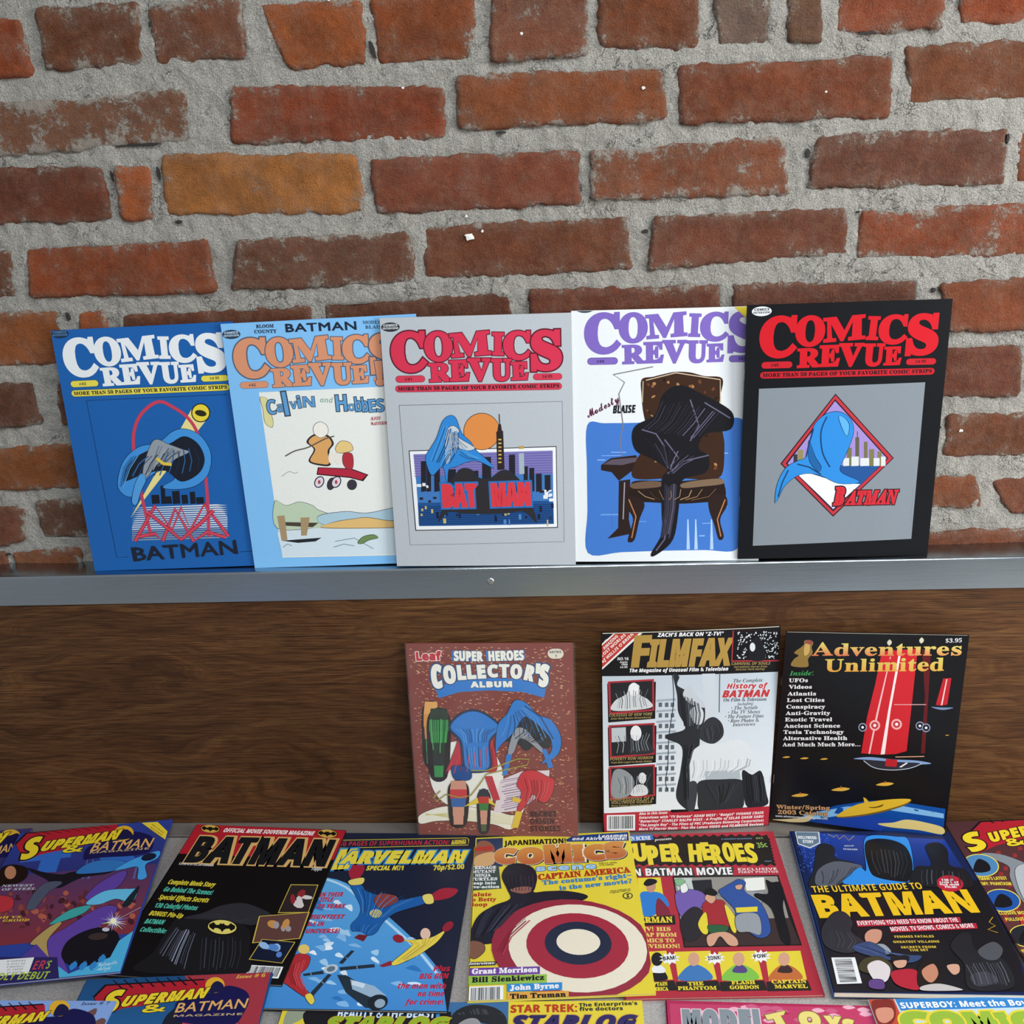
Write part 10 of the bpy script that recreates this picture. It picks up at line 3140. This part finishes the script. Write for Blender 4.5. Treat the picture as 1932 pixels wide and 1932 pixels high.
magazine('catalogue', 'black catalogue with a large red rocket picture standing against the backboard', None,
         ((0.99485, 0.033103, -0.095832, 0.89841), (-0.096639, 0.0237, -0.99504, -0.052679), (-0.030668, 0.99917, 0.026777, -0.36003), (0, 0, 0, 1)), 0.20780, 0.27479, 0.0035, '0f0f13', ART['ad'], 'gloss', bend=('tw', 9.0), cat='catalogue')
magazine('cartoon_magazine', 'purple and blue cartoon magazine with a round bomb and white mailing label, at far left', 'cartoon magazines with the double masthead',
         ((0.98892, -0.14848, 0, -0.04256), (0.14848, 0.98892, -6.1232e-17, -0.34255), (9.0917e-18, 6.0554e-17, 1, -0.3555), (0, 0, 0, 1)), 0.19911, 0.26784, 0.0026, '2a3f92', ART['sl'], 'gloss')
magazine('cartoon_magazine', 'purple cartoon magazine mostly hidden under the one with the mailing label', 'cartoon magazines with the double masthead',
         ((0.99256, -0.12173, 0, -0.24412), (0.12173, 0.99256, -6.1232e-17, -0.36167), (7.4537e-18, 6.0777e-17, 1, -0.3583), (0, 0, 0, 1)), 0.20600, 0.27600, 0.0026, '3a3566', ART['lu'], 'gloss')
magazine('cartoon_magazine', 'cartoon magazine marked Issue # 6, red and blue, in the front row', 'cartoon magazines with the double masthead',
         ((0.99789, -0.06487, 0, 0.13939), (0.06487, 0.99789, -6.1232e-17, -0.5995), (3.9721e-18, 6.1103e-17, 1, -0.3555), (0, 0, 0, 1)), 0.20376, 0.27600, 0.0026, '1c4878', ART['s6'], 'gloss')
magazine('cartoon_magazine', 'pale blue cartoon magazine marked Issue # 7 at the lower left corner', 'cartoon magazines with the double masthead',
         ((0.99994, -0.011152, 0, -0.034393), (0.011152, 0.99994, -6.1232e-17, -0.63378), (6.8289e-19, 6.1229e-17, 1, -0.3527), (0, 0, 0, 1)), 0.20600, 0.27600, 0.0026, '7f9fd8', ART['s7'], 'gloss')
magazine('cartoon_magazine', 'brown cartoon magazine with oval inset pictures at the right edge of the counter', 'cartoon magazines with the double masthead',
         ((0.99819, -0.060128, -7.7037e-34, 1.1288), (0.060128, 0.99819, -6.1232e-17, -0.33129), (3.6818e-18, 6.1122e-17, 1, -0.3555), (0, 0, 0, 1)), 0.20600, 0.27600, 0.0026, '4a2c30', ART['sr'], 'gloss')
magazine('movie_magazine', 'black souvenir magazine with red header and black gold-rimmed masthead lying on the counter', None,
         ((0.99826, 0.058958, -7.7037e-34, 0.13453), (-0.058958, 0.99826, -6.1232e-17, -0.31398), (-3.6101e-18, 6.1126e-17, 1, -0.3583), (0, 0, 0, 1)), 0.20391, 0.25913, 0.0026, '0d0d10', ART['mv'], 'gloss')
magazine('space_magazine', 'space picture magazine with yellow masthead and a satellite over blue earth', None,
         ((0.99996, 0.0087305, 0, 0.31541), (-0.0087305, 0.99996, -6.1232e-17, -0.35476), (-5.3459e-19, 6.123e-17, 1, -0.3611), (0, 0, 0, 1)), 0.20600, 0.28578, 0.0026, '1a1d2a', ART['mm'], 'gloss')
magazine('comics_news_magazine', 'yellow magazine with brown masthead and large red and cream ringed target', None,
         ((0.99768, -0.068039, 0, 0.54057), (0.068039, 0.99768, -6.1232e-17, -0.34211), (4.1662e-18, 6.109e-17, 1, -0.3611), (0, 0, 0, 1)), 0.19701, 0.26335, 0.0026, 'd9c83c', ART['cs'], 'gloss')
magazine('heroes_magazine', 'red magazine with yellow masthead on black and a row of small yellow portraits', None,
         ((0.9992, -0.039894, 0, 0.70471), (0.039894, 0.9992, -6.1232e-17, -0.3335), (2.4428e-18, 6.1184e-17, 1, -0.3639), (0, 0, 0, 1)), 0.20600, 0.26299, 0.0026, 'a8303e', ART['sh'], 'satin')
magazine('guide_magazine', 'thick dark magazine with huge yellow title and blue spine, lying at right', None,
         ((0.99999, 0.0033477, 0, 0.91805), (-0.0033477, 0.99999, -6.1232e-17, -0.32916), (-2.0499e-19, 6.1232e-17, 1, -0.3562), (0, 0, 0, 1)), 0.20202, 0.25709, 0.0075, '15224a', ART['gd'], 'gloss', staples=False, spine='1f4a94')
magazine('science_fiction_magazine', 'magazine with green masthead mostly hidden under the space picture magazine', None,
         ((0.99994, -0.010822, 0, 0.349), (0.010822, 0.99994, -6.1232e-17, -0.62304), (6.6265e-19, 6.1229e-17, 1, -0.3639), (0, 0, 0, 1)), 0.20600, 0.27600, 0.0026, '1c1d20', ART['st1'], 'gloss')
magazine('science_fiction_magazine', 'yellow magazine with dark purple masthead below the one with the ringed target', None,
         ((0.99963, -0.027206, 0, 0.52621), (0.027206, 0.99963, -6.1232e-17, -0.61662), (1.6659e-18, 6.121e-17, 1, -0.3639), (0, 0, 0, 1)), 0.20371, 0.27600, 0.0026, 'd9c83c', ART['st2'], 'gloss')
magazine('toy_magazine', 'shiny pink magazine with silver and yellow lettering at the lower edge', None,
         ((0.99982, 0.018995, 0, 0.74127), (-0.018995, 0.99982, -6.1232e-17, -0.61466), (-1.1631e-18, 6.1221e-17, 1, -0.3639), (0, 0, 0, 1)), 0.21283, 0.28000, 0.0026, 'a82450', ART['md'], 'gloss')
magazine('comics_news_magazine', 'magazine with blue header strip and green masthead at the lower right corner', None,
         ((0.99919, -0.040178, 0, 0.96327), (0.040178, 0.99919, -6.1232e-17, -0.60879), (2.4602e-18, 6.1183e-17, 1, -0.3611), (0, 0, 0, 1)), 0.20600, 0.27600, 0.0026, 'b9cfe0', ART['c2'], 'gloss')
